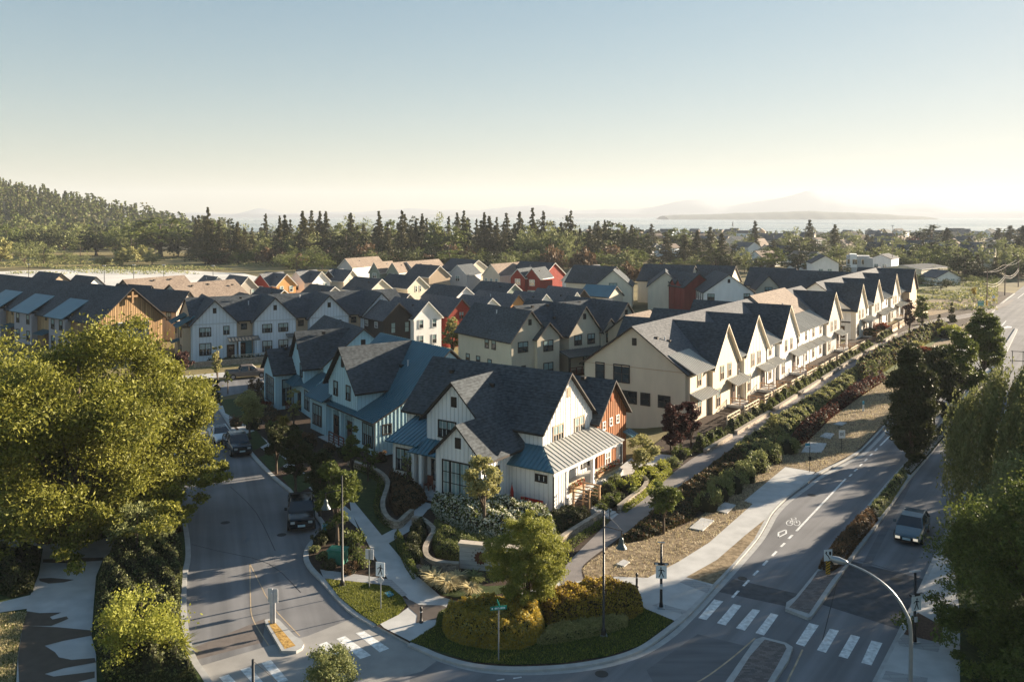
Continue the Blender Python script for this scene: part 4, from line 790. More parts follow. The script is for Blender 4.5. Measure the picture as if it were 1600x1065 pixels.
for (u, v, az, L, wd, ze, zr, wall, rm, lab, wins) in (
    (958, 423, 10, 13, 9, 5.6, 9.4, CREAM, 0, 'cream gable with small paned window beside the white cottage with awning', (('f', 0, 5.6, 1.8, 1.4, 2), ('f', 2.6, 1.6, 1.6, 1.8, 1))),
    (1040, 426, 10, 14, 8.5, 5.6, 9.0, CREAM, 0, 'cream gable with one bright window left of the deep red dormered house', (('f', -2, 5.4, 1.6, 1.4, 2),)),
    (1139, 430, 2, 15, 11, 5.6, 9.5, WHITE, 0, 'large white gabled house with dark roof and gable vent in the centre right', (('f', 4, 4.6, 1.4, 1.3, 2), ('f', -4, 4.7, 1.2, 1.3, 2))),
    (1201, 432, 5, 9, 5.6, 5.4, 8.4, BEIGE, 0, 'small beige gable with dark window poking through dark roofs', (('f', 0, 5.2, 1.6, 1.2, 2),)),
    (978, 494, 34.4, 8, 6, 5.6, 8, BEIGED, 4, 'low townhouse roof with vents left of the plain beige end wall', ())):
    x, y = W(u, v, zr); p, q = pqx(x, y, az); hh = simple('gabled_house', lab, az, 'f', q, p, L, wd, ze, zr, wall, rm, 1, wins=wins)
    if u == 1139:
        hh.vent('f', p, q, 8.2)
        for k in range(5): hh.win('l', q + wd / 2, p + 1.5 + 2.4 * k, 4.4, .8, 1.6); hh.win('l', q + wd / 2, p + 1.5 + 2.4 * k, 1.6, .8, 1.6)
x, y = W(1092, 427, 9.2); p, q = pqx(x, y, 70); h = simple('red_dormer_house', 'deep red house with three small dormers and dark roof', 70, 'r', p, q, 13, 8, 6.0, 9.0, REDW2, 0, 1, cat='house')
for k in range(3): h.walls('x', [(q + 1.6 + 2.6 * k, 6.6), (q + 2.5 + 2.6 * k, 7.5), (q + 3.4 + 2.6 * k, 6.6)], p - 4.1, p - 2.0, REDW2, name='dormer'); h.roofp('x', [(q + 1.3 + 2.6 * k, 6.4), (q + 2.5 + 2.6 * k, 7.6), (q + 3.7 + 2.6 * k, 6.4)], p - 4.3, p - 1.8, 0, 1, .1, 'dormer_roof'); h.win('f', p - 4.0, q + 2.5 + 2.6 * k, 2.6, .8, 2.2, 1, 2)
# ---- colourful cottages
def cot(lab, u, v, az, L, wd, wall, zr=8.2, ze=5.6, face='r', tr=5, rmi=6, wins=W2, trim=WTRIM, mb=None, seams=0):
    x, y = W(u, v, zr); p, q = pqx(x, y, az); a, t = (q, p) if face == 'r' else (p, q)
    return simple('cottage', lab, az, face, t, a + .35, L, wd, ze, zr, wall, rmi, tr, mb, 'small gabled cottages behind the townhouses', 'cottage', wins, trim)
W1 = (('r', 0, 5.4, .9, 1.2, 2),); WN = (('r', -.6, 5.6, .4, 1.3, 1), ('r', .6, 5.6, .4, 1.3, 1)); WS = tuple(('f', a, 4.6, .9, .8, 2) for a in (2.5, 6, 9.5))
c = cot('black-sided cottage with slate roof in the middle of the site', 624, 474.5, 53, 12.5, 5.6, BLACKW, wins=WS, tr=1, trim=GREYM); c.win('r', c.q0 - 6.25, c.p0 - 1, 4.2, .7, 1.6, trim=BLACKW, blind=2); c.win('r', c.q0 - 6.25, c.p0 + 1.6, 4.2, .7, 1.6, trim=BLACKW, blind=2)
cot('plain white cottage with four narrow windows beside the black one', 670, 472.5, 53, 11, 5.4, WHITE, wins=W2, trim=GREYM)
cot('barn red cottage with slate roof right of the plain white one', 722.5, 468, 53, 12, 5.3, REDW, wins=W1, tr=1, trim=REDW)
cot('low slate-roofed cottage whose white gable tip shows behind the red cottage', 770, 467, 53, 9, 5.2, WHITE, 8.0, 5.8, wins=())
cot('slate-roofed cottage with ochre orange gable tip', 811, 461.5, 53, 12.5, 5.0, OCRE, wins=(), tr=1)
cot('slate-roofed cottage with narrow white gable tip right of the ochre one', 854, 460.5, 53, 9, 4.6, WHITE, 8.0, 5.8, wins=())
cot('slate-roofed cottage with broad white rake board, middle right of the cottages', 902, 457.5, 53, 11.5, 4.6, WHITE, wins=())
cot('dark grey cottage behind the beige row, rightmost of its line', 913, 453, 53, 10.5, 4.6, BLACKW, 8.2, 5.8, wins=(), tr=1)
cot('cream cottage with dark roof and two slim windows in its sunlit gable', 597, 437, 48, 11, 6.6, CREAM, 8.4, 5.8, rmi=0, wins=WN)
cot('cream cottage with dark roof, second with slim paired windows, further right', 655, 432.5, 48, 12, 6.2, CREAM, 8.4, 5.8, rmi=0, wins=WN)
cot('cottage with yellow timbered gable behind the grey-blue townhouse row', 444.5, 454, 48, 10, 6, YELW, 8.2, 5.8, rmi=0, wins=W1)
cot('cottage with cream timbered gable and paned window, centre left', 523.5, 449, 48, 9.5, 6.4, CREAM, 8.2, 5.8, rmi=0, wins=W1)
cot('red cottage with white timber trim beside the black cottage', 544, 466, 50, 8, 5.4, REDW, 8.0, 5.8, rmi=0, wins=W1)
cot('small dark-roofed cottage between the cream and black ones', 641, 460.5, 50, 8, 5.0, GREENW, 7.6, 5.4, rmi=0, wins=())
cot('grey timber-trimmed cottage, leftmost of the back line', 388.5, 433.5, 48, 10, 5.0, GREYW, 8.2, 5.6, wins=W2)
cot('bright orange gable cottage with slate roof', 448.5, 429, 48, 11, 5.2, OCRE, 8.2, 5.6, wins=W2)
cot('deep red cottage with white rake boards just left of the bright orange gable', 406, 429, 20, 9, 5.0, REDW, 8.2, 5.6, 'f', wins=(('f', 0, 4.6, 1.2, 1.2, 2),))
cot('white cottage with slate roof right of the bright orange gable', 503, 425, 48, 12, 5.2, WHITE, 8.2, 5.6, wins=W2)
cot('white front-gabled cottage with single dark window near the orange gable', 462, 425.5, 20, 9, 4.8, WHITE, 8.2, 5.6, 'f', wins=(('f', 0, 4.4, .9, 1.3, 1),), trim=DARKTRIM)
cot('brown cottage with white trim and cream side gable', 551, 423, 45, 10, 5.2, CREAM, 8.2, 5.6, wins=W1); cot('dark brown front-gabled cottage with white trim', 513, 423, 20, 7, 4.6, BRICKB, 8.0, 5.6, 'f', wins=(('f', 0, 4.4, 1.0, 1.2, 2),))
cot('dark-roofed cottage with white gable tip in the middle line', 729, 449.5, 50, 11, 6.2, WHITE, 8.2, 5.8, rmi=0, wins=()); cot('dark-roofed cottage with sage gable and white rakes in the middle line', 805, 444.5, 50, 11, 6.2, GREENW, 8.2, 5.8, rmi=0, wins=(('r', -1, 5.6, .7, 1.0, 1), ('r', 1.2, 5.6, .7, 1.0, 1)))
cot('large cottage with dark roof, cream side and blue front gable at the back', 748, 407, 50, 14, 11, CREAM, 8.6, 4.9, rmi=0, wins=(('r', -1, 4.0, 1.3, 1.4, 2), ('r', 3, 2.8, 1.3, 1.2, 1))); cot('pale blue front gable with awning in the back row', 714, 415, 25, 9, 6.2, LGREY, 8.0, 5.2, 'f', rmi=0, wins=(('f', 0, 4.2, 1.3, 1.5, 2),))
cot('cream front-gabled cottage with tan roof in the back row', 766.5, 413.5, 35, 15.5, 6.2, CREAM, 8.4, 5.3, 'f', rmi=4, wins=(('f', -1.9, 3.6, .8, 1.3, 1), ('f', 0, 3.6, .8, 1.3, 1), ('f', 1.9, 3.6, .8, 1.3, 1)))
cot('large barn red cottage with dark roof and red side gable at the back', 868, 411.5, 46, 14, 10, REDW, 8.8, 5.0, rmi=0, wins=(('r', -2, 3.4, 1.0, 1.0, 1),)); cot('narrow red front gable with white trim, left of a pair', 808, 421, 25, 9, 4.2, REDW, 8.2, 6.0, 'f', rmi=0, wins=(('f', 0, 4.8, 1.4, 1.5, 2),)); cot('narrow red front gable with white trim, right of a pair', 830.5, 420, 25, 9, 4.6, REDW, 8.4, 5.8, 'f', rmi=0, wins=(('f', 0, 4.6, 1.4, 1.5, 2), ('f', 0, 1.6, 2.4, 1.6, 2)))
cot('white cottage with tan roof and small awning at the back right', 893.5, 419, 31, 17, 6.2, WHITE, 8.6, 5.3, 'f', rmi=7 if 0 else 6, wins=(('f', 0, 4.2, 1.6, 1.5, 2),))
for (u, v, az, L, wd, wall, rm, lab) in ((538.5, 404.6, 28, 18, 6, LGREY, 4, 'grey-blue front gable with round vent and tan roof, farthest left of the back row'), (584, 410.5, 28, 9, 4, GREENW, 4, 'sage green front gable with awning in the back row'), (612.5, 411, 28, 10, 4.5, GREENW, 4, 'second sage front gable right of the awning one'), (635, 409.5, 28, 18, 5.8, LGREY, 4, 'pale grey front gable with dark awning in the back row')):
    cot(lab, u, v, az, L, wd, wall, 8.2, 5.3, 'f', rmi=rm, wins=(('f', 0, 4.2, 1.2, 1.4, 2),))
cot('dark-roofed cottage with tan side gable in front of the big blue one', 688, 416, 50, 12, 7.5, BEIGED, 8.2, 5.2, rmi=0, wins=()); cot('low slate-roofed cottage behind the grey-blue townhouse gables', 341.5, 433.5, 48, 8, 5, WHITE, 7.8, 5.6, wins=())
x, y = W(962, 447, 6.5); p, q = pqx(x, y, 40); simple('garage', 'small garage with blue-grey metal roof and three little windows', 40, 'r', p, q, 8, 6, 4.2, 6.4, BEIGE, 2, 1, cat='garage', wins=(('f', 1.5, 3.2, .6, .8, 1), ('f', 4, 3.2, .6, .8, 1), ('f', 6.5, 3.2, .6, .8, 1)))
# ================================================================ GROUND PIECES
KR = [(1585, 458), (1553, 484), (1480, 562), (1398, 646), (1345, 701), (1319, 717), (1277, 739), (1253, 757), (1222, 780), (1203, 800), (1193, 818), (1178, 842), (1145, 880), (1113, 915), (1075, 956), (1040, 985), (1000, 1012), (950, 1029), (880, 1040), (800, 1043), (740, 1038), (690, 1025), (655, 1010), (640, 1004)]
KL = [(640, 1004), (587, 976), (545, 949), (506, 907), (485, 885), (478, 868), (484, 850), (500, 834), (506, 822), (496, 805), (468, 777), (429, 745), (396, 711), (365, 670), (345, 640), (336, 622)]
KP = [(372, 1160), (327, 1067), (303, 1030), (292, 995), (287, 950), (288, 900), (294, 865), (288, 814), (270, 760), (275, 700), (292, 650), (285, 606)]
flat('road', [(640, 1500), (2600, 1500), (1369, 1065), (1405, 994), (1447, 905), (1489, 811), (1580, 624), (1640, 500), (1690, 398), (1660, 398)] + KR, 0.0, ASPH)
flat('side_street', KP[::-1][:0] + [(640, 1500)] + KL + [(390, 611), (440, 604), (520, 594), (620, 584), (620, 568), (520, 577), (470, 582), (415, 587), (360, 593), (285, 599)] + KP[::-1], 0.0, ASPH2)
flat('planting_bed', KR + KL[1:] + [(420, 634), (560, 634), (660, 640), (870, 655), (925, 690), (950, 735), (1000, 752), (1040, 742), (1075, 715), (1110, 692), (1150, 668), (1230, 612), (1300, 560), (1372, 520), (1440, 480), (1500, 468), (1560, 455)], 0.12, SOIL, 0.14, side=CONCB)
flat('park_ground', KP + [(-250, 606), (-700, 700), (-1400, 1500)], 0.12, LAWN, 0.14, side=CONCB)
flat('right_verge', [(1369, 1065), (1405, 994), (1447, 905), (1489, 811), (1580, 624), (1640, 500), (1690, 398), (2100, 398), (3200, 1065), (3300, 1500), (2600, 1500)], 0.12, LAWN, 0.14, side=CONCB)
strip('kerb', smoothpts(KR), 0.128, 0.34, CONCB, 0.12); strip('kerb', smoothpts(KL[1:]), 0.128, 0.34, CONCB, 0.12); strip('kerb', smoothpts(KP), 0.128, 0.34, CONCB, 0.12)
strip('kerb', [(1369, 1065), (1405, 994), (1447, 905), (1489, 811), (1580, 624), (1640, 500), (1685, 405)], 0.128, 0.34, CONCB, 0.12)
strip('gutter', smoothpts([(u + (6 if v > 1000 else 9), v + (8 if u < 1060 else 4)) for u, v in KR[2:]]), 0.005, 0.35, CONCB); 
# pavements, trail, lawns
flat('sidewalk', [(1273.8, 737), (1227, 729), (1162.8, 782), (1176, 787), (1108, 847), (1060, 877), (1012, 902), (955, 900), (919, 904), (880, 907), (860, 910), (820, 925), (770, 937), (716, 940), (689, 931), (668, 913), (647, 895), (596, 835), (554, 784), (545, 776), (549, 800), (566, 832), (596, 889), (608, 907), (625, 921), (640, 937), (642, 945), (622, 960), (592, 972), (600, 980), (641, 1001), (660, 990), (680, 976), (695, 967), (740, 955), (800, 940), (860, 931), (919, 919), (949, 917), (979, 925), (1000, 937), (1006, 949), (1054, 969), (1066, 960), (1113, 915), (1114, 912), (1072, 901), (1120, 874), (1165, 835), (1195, 811), (1203, 800), (1222, 780), (1253, 757)], 0.135, CONC)
flat('trail', smoothpts([(875, 912), (880, 888), (920, 845), (969, 800), (1032, 753), (1080, 717), (1110, 700), (1155, 670), (1230, 625), (1320, 562), (1377, 534), (1420, 514), (1460, 499), (1530, 486), (1575, 470), (1585, 468)]) + smoothpts([(1575, 476), (1530, 492), (1470, 505), (1430, 520), (1380, 545), (1330, 575), (1275, 612), (1218, 648), (1158, 690), (1092, 738), (1050, 768), (1015, 802), (960, 845), (922, 873), (909, 888), (912, 906)]), 0.141, ASPHT)
flat('dry_verge', [(909, 888), (922, 876), (960, 850), (1010, 842), (1080, 815), (1140, 775), (1180, 742), (1235, 700), (1290, 650), (1345, 610), (1400, 575), (1470, 530), (1545, 482), (1550, 486), (1480, 562), (1398, 646), (1345, 701), (1319, 717), (1277, 737), (1227, 729), (1162.8, 782), (1176, 787), (1108, 847), (1060, 877), (1012, 902), (955, 900), (915, 904)], 0.128, DRY)
flat('dry_verge', [(1072, 901), (1114, 912), (1145, 880), (1178, 842), (1190, 820), (1195, 811), (1165, 835), (1120, 874)], 0.1405, DRY)
flat('lawn', [(509, 905), (548, 909), (608, 916), (628, 933), (635, 945), (622, 960), (590, 976), (557, 955), (530, 932)], 0.137, LAWN)
flat('paver_band', [(500, 889), (506, 903), (548, 907), (608, 914), (628, 931), (637, 929), (612, 905), (560, 897)], 0.143, PAVER)
flat('lawn', [(641, 1002), (660, 990), (680, 977), (695, 968), (740, 956), (800, 941), (860, 932), (919, 920), (949, 919), (979, 926), (1000, 938), (1006, 950), (1052, 970), (1036, 982), (1000, 1008), (950, 1024), (880, 1035), (800, 1038), (740, 1033), (692, 1021)], 0.1375, LAWN)
flat('lawn', [(556, 786), (598, 836), (640, 888), (662, 890), (650, 870), (630, 850), (618, 826), (600, 800), (590, 770), (600, 742), (575, 730), (545, 735), (540, 765)], 0.1375, LAWN)
flat('lawn', [(665, 905), (700, 905), (760, 915), (830, 912), (790, 925), (730, 937), (692, 929)], 0.137, LAWN)
flat('lawn', [(345, 624), (400, 620), (415, 634), (405, 652), (372, 656), (352, 645)], 0.137, LAWN)
flat('lawn', [(1365, 500), (1460, 492), (1545, 472), (1560, 462), (1430, 470)], 0.137, DRY)
flat('lawn', [(1230, 668), (1300, 626), (1370, 590), (1400, 560), (1440, 530), (1475, 512), (1470, 528), (1400, 583), (1330, 630), (1270, 672)], 0.1385, mat('green_lawn', (0.10, 0.12, 0.03), 0.95, var=.3, scale=3, bump=.5, bscale=20))
flat('footpath', [(596, 836), (606, 849), (642, 828), (668, 796), (680, 788), (664, 784), (650, 792), (630, 818)], 0.145, CONC)
flat('side_sidewalk', [(338, 636), (352, 632), (392, 668), (432, 700), (475, 738), (512, 768), (549, 798), (560, 826), (545, 812), (498, 775), (455, 738), (415, 705), (375, 672), (352, 650)], 0.133, CONC)
for i, q_ in enumerate(([(404, 714), (430, 705), (452, 722), (425, 737)], [(440, 745), (468, 735), (492, 756), (462, 772)], [(375, 680), (400, 672), (418, 692), (396, 704)])): flat('lawn', q_, 0.1365, LAWN)
flat('driveway', [(958, 738), (985, 716), (1020, 708), (1062, 712), (1035, 738), (1000, 750)], 0.15, CONC)
flat('side_sidewalk', [(285, 594), (360, 588), (415, 582), (470, 577), (560, 568), (560, 563), (470, 571), (400, 577), (285, 587)], 0.13, CONC, .15)
flat('park_path', [(67, 856), (61, 896), (47, 930), (34.5, 981), (27.6, 1027), (24, 1090), (20, 1200), (150, 1200), (151, 1065), (150, 1022), (143, 993), (147, 935), (150, 900), (161, 873), (180, 855), (215, 840), (260, 800), (240, 795), (180, 836), (143, 845), (67, 850), (40, 838), (0, 842), (0, 850), (40, 858)], 0.135, CONC)
flat('park_path', [(-60, 945), (0, 940), (47, 929), (42.6, 950), (0, 956), (-60, 962)], 0.1355, CONC)
for pp in ([(42, 954), (62, 957), (96, 956), (78, 963), (82, 967), (104, 962), (107, 966), (80, 977), (44, 977), (90, 979), (143, 984), (143, 992), (100, 1000), (70, 1008), (86, 1018), (92, 1026), (112, 1030), (148, 1027), (150, 1034), (100, 1043), (70, 1052), (84, 1056), (148, 1048), (148, 1058), (120, 1065), (30, 1070), (28, 1027), (35, 981)],
           [(61, 903), (80, 902), (116, 905), (100, 909), (76, 911), (62, 907)], [(67, 873), (162, 870), (160, 875), (100, 879), (67, 878)],
           [(628, 933), (642, 937), (655, 944), (690, 945), (705, 950), (722, 962), (716, 966), (668, 968), (650, 973), (652, 960), (640, 950)]): flat('wet_patch', pp, 0.1465, WETC)
flat('dry_lawn', [(-200, 960), (42, 956), (30, 1000), (22, 1065), (20, 1200), (-500, 1200)], 0.1345, DRY)
flat('right_sidewalk', [(1369, 1067), (1405, 996), (1447, 907), (1470, 860), (1490, 880), (1500, 960), (1500, 1067), (1520, 1300), (1280, 1300)], 0.135, CONC)
flat('mulch_bed', [(1412, 990), (1434, 956), (1474, 978), (1470, 1003), (1440, 998)], 0.142, mat('wood_chip', (0.10, 0.06, 0.04), .95, var=.4, scale=8, bump=.6))
flat('paver_band', [(1402, 1000), (1412, 990), (1470, 1004), (1466, 1018), (1406, 1008)], 0.1445, PAVER); flat('paver_band', [(1378, 1060), (1384, 1047), (1450, 1058), (1446, 1075)], 0.1445, PAVER)
flat('paver_band', [(1019, 945), (1066, 959), (1075, 954), (1060, 950), (1030, 941)], 0.1445, PAVER); flat('paver_band', [(1072, 903), (1112, 914), (1105, 926), (1062, 909)], 0.1445, PAVER)
flat('raised_crossing', [(312, 1040), (417, 1009), (480, 993), (554, 964), (586, 978), (641, 1006), (682, 1032), (660, 1048), (590, 1066), (540, 1110), (330, 1130), (327, 1067)], 0.012, mat('crossing_concrete', (0.30, 0.29, 0.275), .85, var=.1, scale=1))
flat('pale_lot', [(-500, 462), (0, 458), (200, 452), (390, 446), (420, 436), (380, 427), (300, 423), (120, 420), (0, 424), (-500, 430)], 0.02, GRAVEL)
flat('dry_field', [(-500, 424), (0, 419), (120, 415), (260, 418), (420, 424), (560, 418), (600, 408), (420, 404), (300, 396), (200, 393), (60, 396), (-500, 398)], 0.0, mat('hay_field', (0.22, 0.18, 0.07), .95, var=.35, scale=.06, bump=.4))
flat('grass_field', [(1352, 500), (1340, 470), (1360, 440), (1470, 432), (1545, 440), (1560, 458), (1540, 470), (1470, 482), (1400, 498)], 0.01, mat('rough_meadow', (0.13, 0.125, 0.035), .95, var=.45, scale=.25, bump=.6, bscale=3))
# road markings
def paint(pts, m=None, z=0.0045, name='road_marking'): return flat(name, pts, z, m or PAINT)
z3_ = lambda a, b: (880 + a / 3.33, 745 + b / 3.33); z2_ = lambda a, b: (440 + a / 3.33, 745 + b / 3.33); z5_ = lambda a, b: (a / 3.33, 745 + b / 3.33); z4_ = lambda a, b: (1240 + a / 3.33, 745 + b / 3.33)
for q_ in (((785, 635), (833, 645), (745, 742), (703, 732)), ((885, 658), (927, 668), (845, 770), (800, 758)), ((985, 685), (1025, 692), (945, 797), (898, 783)), ((1080, 706), (1120, 716), (1045, 822), (1000, 810)), ((1280, 757), (1330, 770), (1255, 880), (1210, 865)), ((1387, 787), (1435, 797), (1367, 912), (1320, 898)), ((1497, 818), (1545, 830), (1480, 943), (1432, 930))): paint([z3_(*t) for t in q_], name='crossing_stripe')
paint([z4_(*t) for t in ((405, 848), (462, 862), (405, 978), (352, 964))], name='crossing_stripe')
for q_ in (((190, 870), (235, 855), (365, 960), (310, 975)), ((285, 840), (330, 825), (465, 925), (410, 945)), ((385, 810), (430, 800), (560, 890), (510, 910))): paint([z2_(*t) for t in q_], z=0.0165, name='crossing_stripe')
for q_ in (((1360, 965), (1410, 950), (1500, 1055), (1450, 1070)), ((1250, 1000), (1300, 985), (1400, 1100), (1350, 1110)), ((1140, 1040), (1190, 1025), (1290, 1130), (1240, 1150))): paint([z5_(*t) for t in q_], z=0.0165, name='crossing_stripe')
def line(a, b, wd=0.14, m=None, n='lane_line'): return strip(n, [a, b], 0.0045, wd, m or PAINT)
for a, b in (((880, 625), (912, 590)), ((937, 565), (967, 535)), ((990, 510), (1015, 485)), ((1040, 458), (1063, 433)), ((1087, 410), (1110, 385)), ((1132, 362), (1153, 342)), ((1172, 320), (1193, 300)), ((1213, 280), (1470, 8))): line(z3_(*a), z3_(*b), .16)
for a, b in (((1327, 744), (1331, 740)), ((1335, 736), (1339, 732)), ((1343, 728), (1347, 724)), ((1351, 720), (1355, 716)), ((1359, 712), (1363, 708)), ((1367, 704), (1371, 700)), ((1375, 696), (1392, 679))): line(a, b, .16)
line((1561, 514), (1572, 501), .2); line((1590, 466), (1640, 428), .2); paint([(1568, 511), (1574, 509), (1581, 510), (1581, 512), (1575, 512), (1569, 513)], name='turn_arrow')
strip('lane_line', smoothpts([(1180, 996), (1140, 1030), (1095, 1062), (1050, 1082)]), 0.0045, .09, YPAINT); strip('lane_line', smoothpts([(1254, 1014), (1243, 1038), (1230, 1065), (1215, 1110)]), 0.0045, .09, YPAINT)
strip('lane_line', smoothpts([z5_(1300, 450), z5_(1303, 620), z5_(1310, 720), z5_(1350, 800), z5_(1410, 890)]), 0.0045, .06, YPAINT); strip('lane_line', [z5_(1300, 450), z5_(1380, 610), z5_(1440, 700), z5_(1560, 825)], 0.0045, .06, YPAINT)
for a, b in (((776, 1062), (788, 1060)), ((802, 1059), (815, 1057))): line(a, b, .1)
# bicycle symbol and diamond
bm = MB()
def P3(u, v): x, y = W(u, v, 0.0045); return Vector((x, y, 0.0045))
def seg(a, b, wd=.07):
    a, b = P3(*a), P3(*b); d = (b - a).normalized(); n_ = Vector((-d.y, d.x, 0)) * wd / 2; bm.poly([a - n_, b - n_, b + n_, a + n_])
def ring(c, rx, ry, n=14):
    for i in range(n): seg((c[0] + rx * math.cos(6.283 * i / n), c[1] + ry * math.sin(6.283 * i / n)), (c[0] + rx * math.cos(6.283 * (i + 1) / n), c[1] + ry * math.sin(6.283 * (i + 1) / n)), .06)
c1, c2 = z3_(1178, 238), z3_(1216, 238); ring(c1, 5, 4); ring(c2, 5, 4)
for a, b in ((c1, z3_(1190, 222)), (z3_(1190, 222), z3_(1200, 240)), (z3_(1200, 240), z3_(1212, 220)), (z3_(1190, 222), z3_(1212, 220)), (c2, z3_(1210, 212)), (z3_(1203, 210), z3_(1214, 212)), (c1, z3_(1200, 240)), (z3_(1190, 222), z3_(1187, 214)), (z3_(1182, 214), z3_(1192, 214))): seg(a, b)
o = bm.build('bicycle_symbol', PAINT); o['kind'] = 'structure'; bm = MB()
dm = [z3_(*t) for t in ((1120, 288), (1160, 272), (1160, 292), (1120, 312))]
for i in range(4): seg(dm[i], dm[(i + 1) % 4], .12)
o = bm.build('diamond_symbol', PAINT); o['kind'] = 'structure'
def crack(pts): strip('tar_line', smoothpts(pts, 3), 0.0035, .05, mat('tar', (0.02, 0.02, 0.02), .6))
crack([(1285, 1000), (1295, 960), (1310, 900)]); crack([(1370, 825), (1420, 830), (1480, 840)]); crack([(1310, 868), (1360, 880), (1440, 905)]); crack([(300, 850), (340, 860), (420, 880), (470, 925)]); crack([(360, 760), (400, 800), (430, 860)])
# ================================================================ TRAFFIC ISLANDS
def island(name, label, outer, inner, top, z=0.17, mi=BRICKP):
    P = [W(u, v, z) for u, v in outer]; b = MB(); ar = sum(P[i][0] * P[(i + 1) % len(P)][1] - P[(i + 1) % len(P)][0] * P[i][1] for i in range(len(P)))
    P = P if ar > 0 else P[::-1]; b.poly([(x, y, z) for x, y in P])
    for i in range(len(P)): a, c = P[i], P[(i + 1) % len(P)]; b.poly([(*a, 0), (*c, 0), (*c, z), (*a, z)])
    e = empty(name, (P[0][0], P[0][1], 0)); tag(e, label, 'traffic island'); o = b.build('kerb', [CONCB], e); o.location = (-P[0][0], -P[0][1], 0)
    P = [W(u, v, z + .004) for u, v in inner]; b = MB(); ar = sum(P[i][0] * P[(i + 1) % len(P)][1] - P[(i + 1) % len(P)][0] * P[i][1] for i in range(len(P))); P = P if ar > 0 else P[::-1]
    b.poly([(x, y, z + .004) for x, y in P]); o2 = b.build('paving', [mi], e); o2.location = o.location; return e
island('traffic_island', 'brick-paved traffic island with pale kerb at the bottom of the frame, between zebra halves', [(1180, 998), (1192, 994), (1228, 1003), (1239, 1010), (1232, 1030), (1207, 1068), (1190, 1100), (1120, 1100), (1135, 1062)], [(1195, 998), (1226, 1006), (1229, 1012), (1214, 1040), (1196, 1070), (1180, 1100), (1132, 1100), (1146, 1064), (1172, 1024)], None)
island('traffic_island', 'small kerbed island holding dry golden leaves and a grey-backed sign in the left crossing', [(413.5, 967.5), (429, 964), (436, 967.5), (461, 993), (471, 998), (475, 1005), (472, 1011), (463, 1016), (440, 1016), (415, 973)], [(419, 969), (427, 968), (462, 1008), (445, 1013), (422, 977)], None, mi=mat('fallen_leaf', (0.40, 0.22, 0.05), .9, var=.5, scale=9, col2=(0.6, 0.38, 0.12)))
ML = [(1227, 950), (1229, 940), (1243, 931), (1279, 887), (1300, 851), (1327, 822), (1384, 755), (1425, 710), (1500, 625), (1560, 554), (1587, 512)]
MR = [(1590, 514), (1568, 560), (1512, 630), (1469, 690), (1421, 748), (1366, 827), (1330, 874), (1282, 943), (1268, 962), (1262, 964)]
island('median', 'long planted median strip dividing the two carriageways, brick nose toward the crossing', ML + MR, [(1233, 948), (1246, 934), (1268, 907), (1278, 892), (1322, 880), (1300, 905), (1276, 940), (1264, 958)], None)
hedge([(1279, 889), (1303, 853), (1330, 824), (1352, 803), (1372, 812), (1340, 852), (1318, 881), (1300, 893)], .75, L_BROWN, 'low olive-brown hedge filling the near end of the median', n=5000, size=.12, z=.17)
hedge([(1354, 800), (1384, 766), (1405, 740), (1418, 745), (1392, 786), (1374, 808)], .55, L_SAGE, 'rows of clipped rounded tussocks along the middle of the median', n=4000, size=.1, z=.17, wob=.9)
hedge([(1408, 735), (1440, 700), (1500, 635), (1560, 570), (1568, 574), (1512, 638), (1460, 700), (1422, 742)], .6, L_DARK, 'dark low planting under the median trees', n=5000, size=.14, z=.17)

for i, (u, v, r) in enumerate(((1268, 598 + 175, .34), (940 + 0, 1052, .34), (352, 816, .34), (1160, 903, .3), (1400, 905, .34), (440, 835, .34))):
    x, y = W(u, v, 0.006); b = MB(); b.poly([(x + r * math.cos(t), y + r * math.sin(t), .006) for t in np.linspace(0, 6.28, 20)[:-1]]); o = b.build('manhole_cover', mat('cast_iron', (.05, .045, .04), .7)); o['kind'] = 'structure'
OLDA = mat('asphalt_patch', (0.085, 0.087, 0.092), .95, var=.2, scale=2); PALEA = mat('worn_asphalt', (0.14, 0.142, 0.148), .9, var=.15, scale=1.0, stretch=(.3, 2, 1))
flat('asphalt_patch', [(1123, 924), (1145, 904), (1260, 930), (1236, 950), (1226, 946)], .0025, OLDA); flat('asphalt_patch', [(1285, 944), (1330, 876), (1447, 905), (1404, 982)], .0025, OLDA)
flat('asphalt_patch', [(1010, 1046), (1090, 990), (1180, 1012), (1140, 1060), (1040, 1100)], .0025, PALEA); flat('asphalt_patch', [(306, 1030), (300, 1012), (415, 965), (410, 1003)], .0025, mat('pinkish_asphalt', (.15, .13, .12), .9))  # pinkish patch paints low sunlight onto the side street asphalt
flat('wheel_track', [(1390, 800), (1440, 700), (1450, 700), (1402, 800), (1360, 884), (1346, 884)], .0028, PALEA)

flat('yard', [PQ(76, 31.2), PQ(176, 31.6), PQ(176, 37), PQ(87, 37), PQ(76, 36)], 0.05, SOIL, px=False)
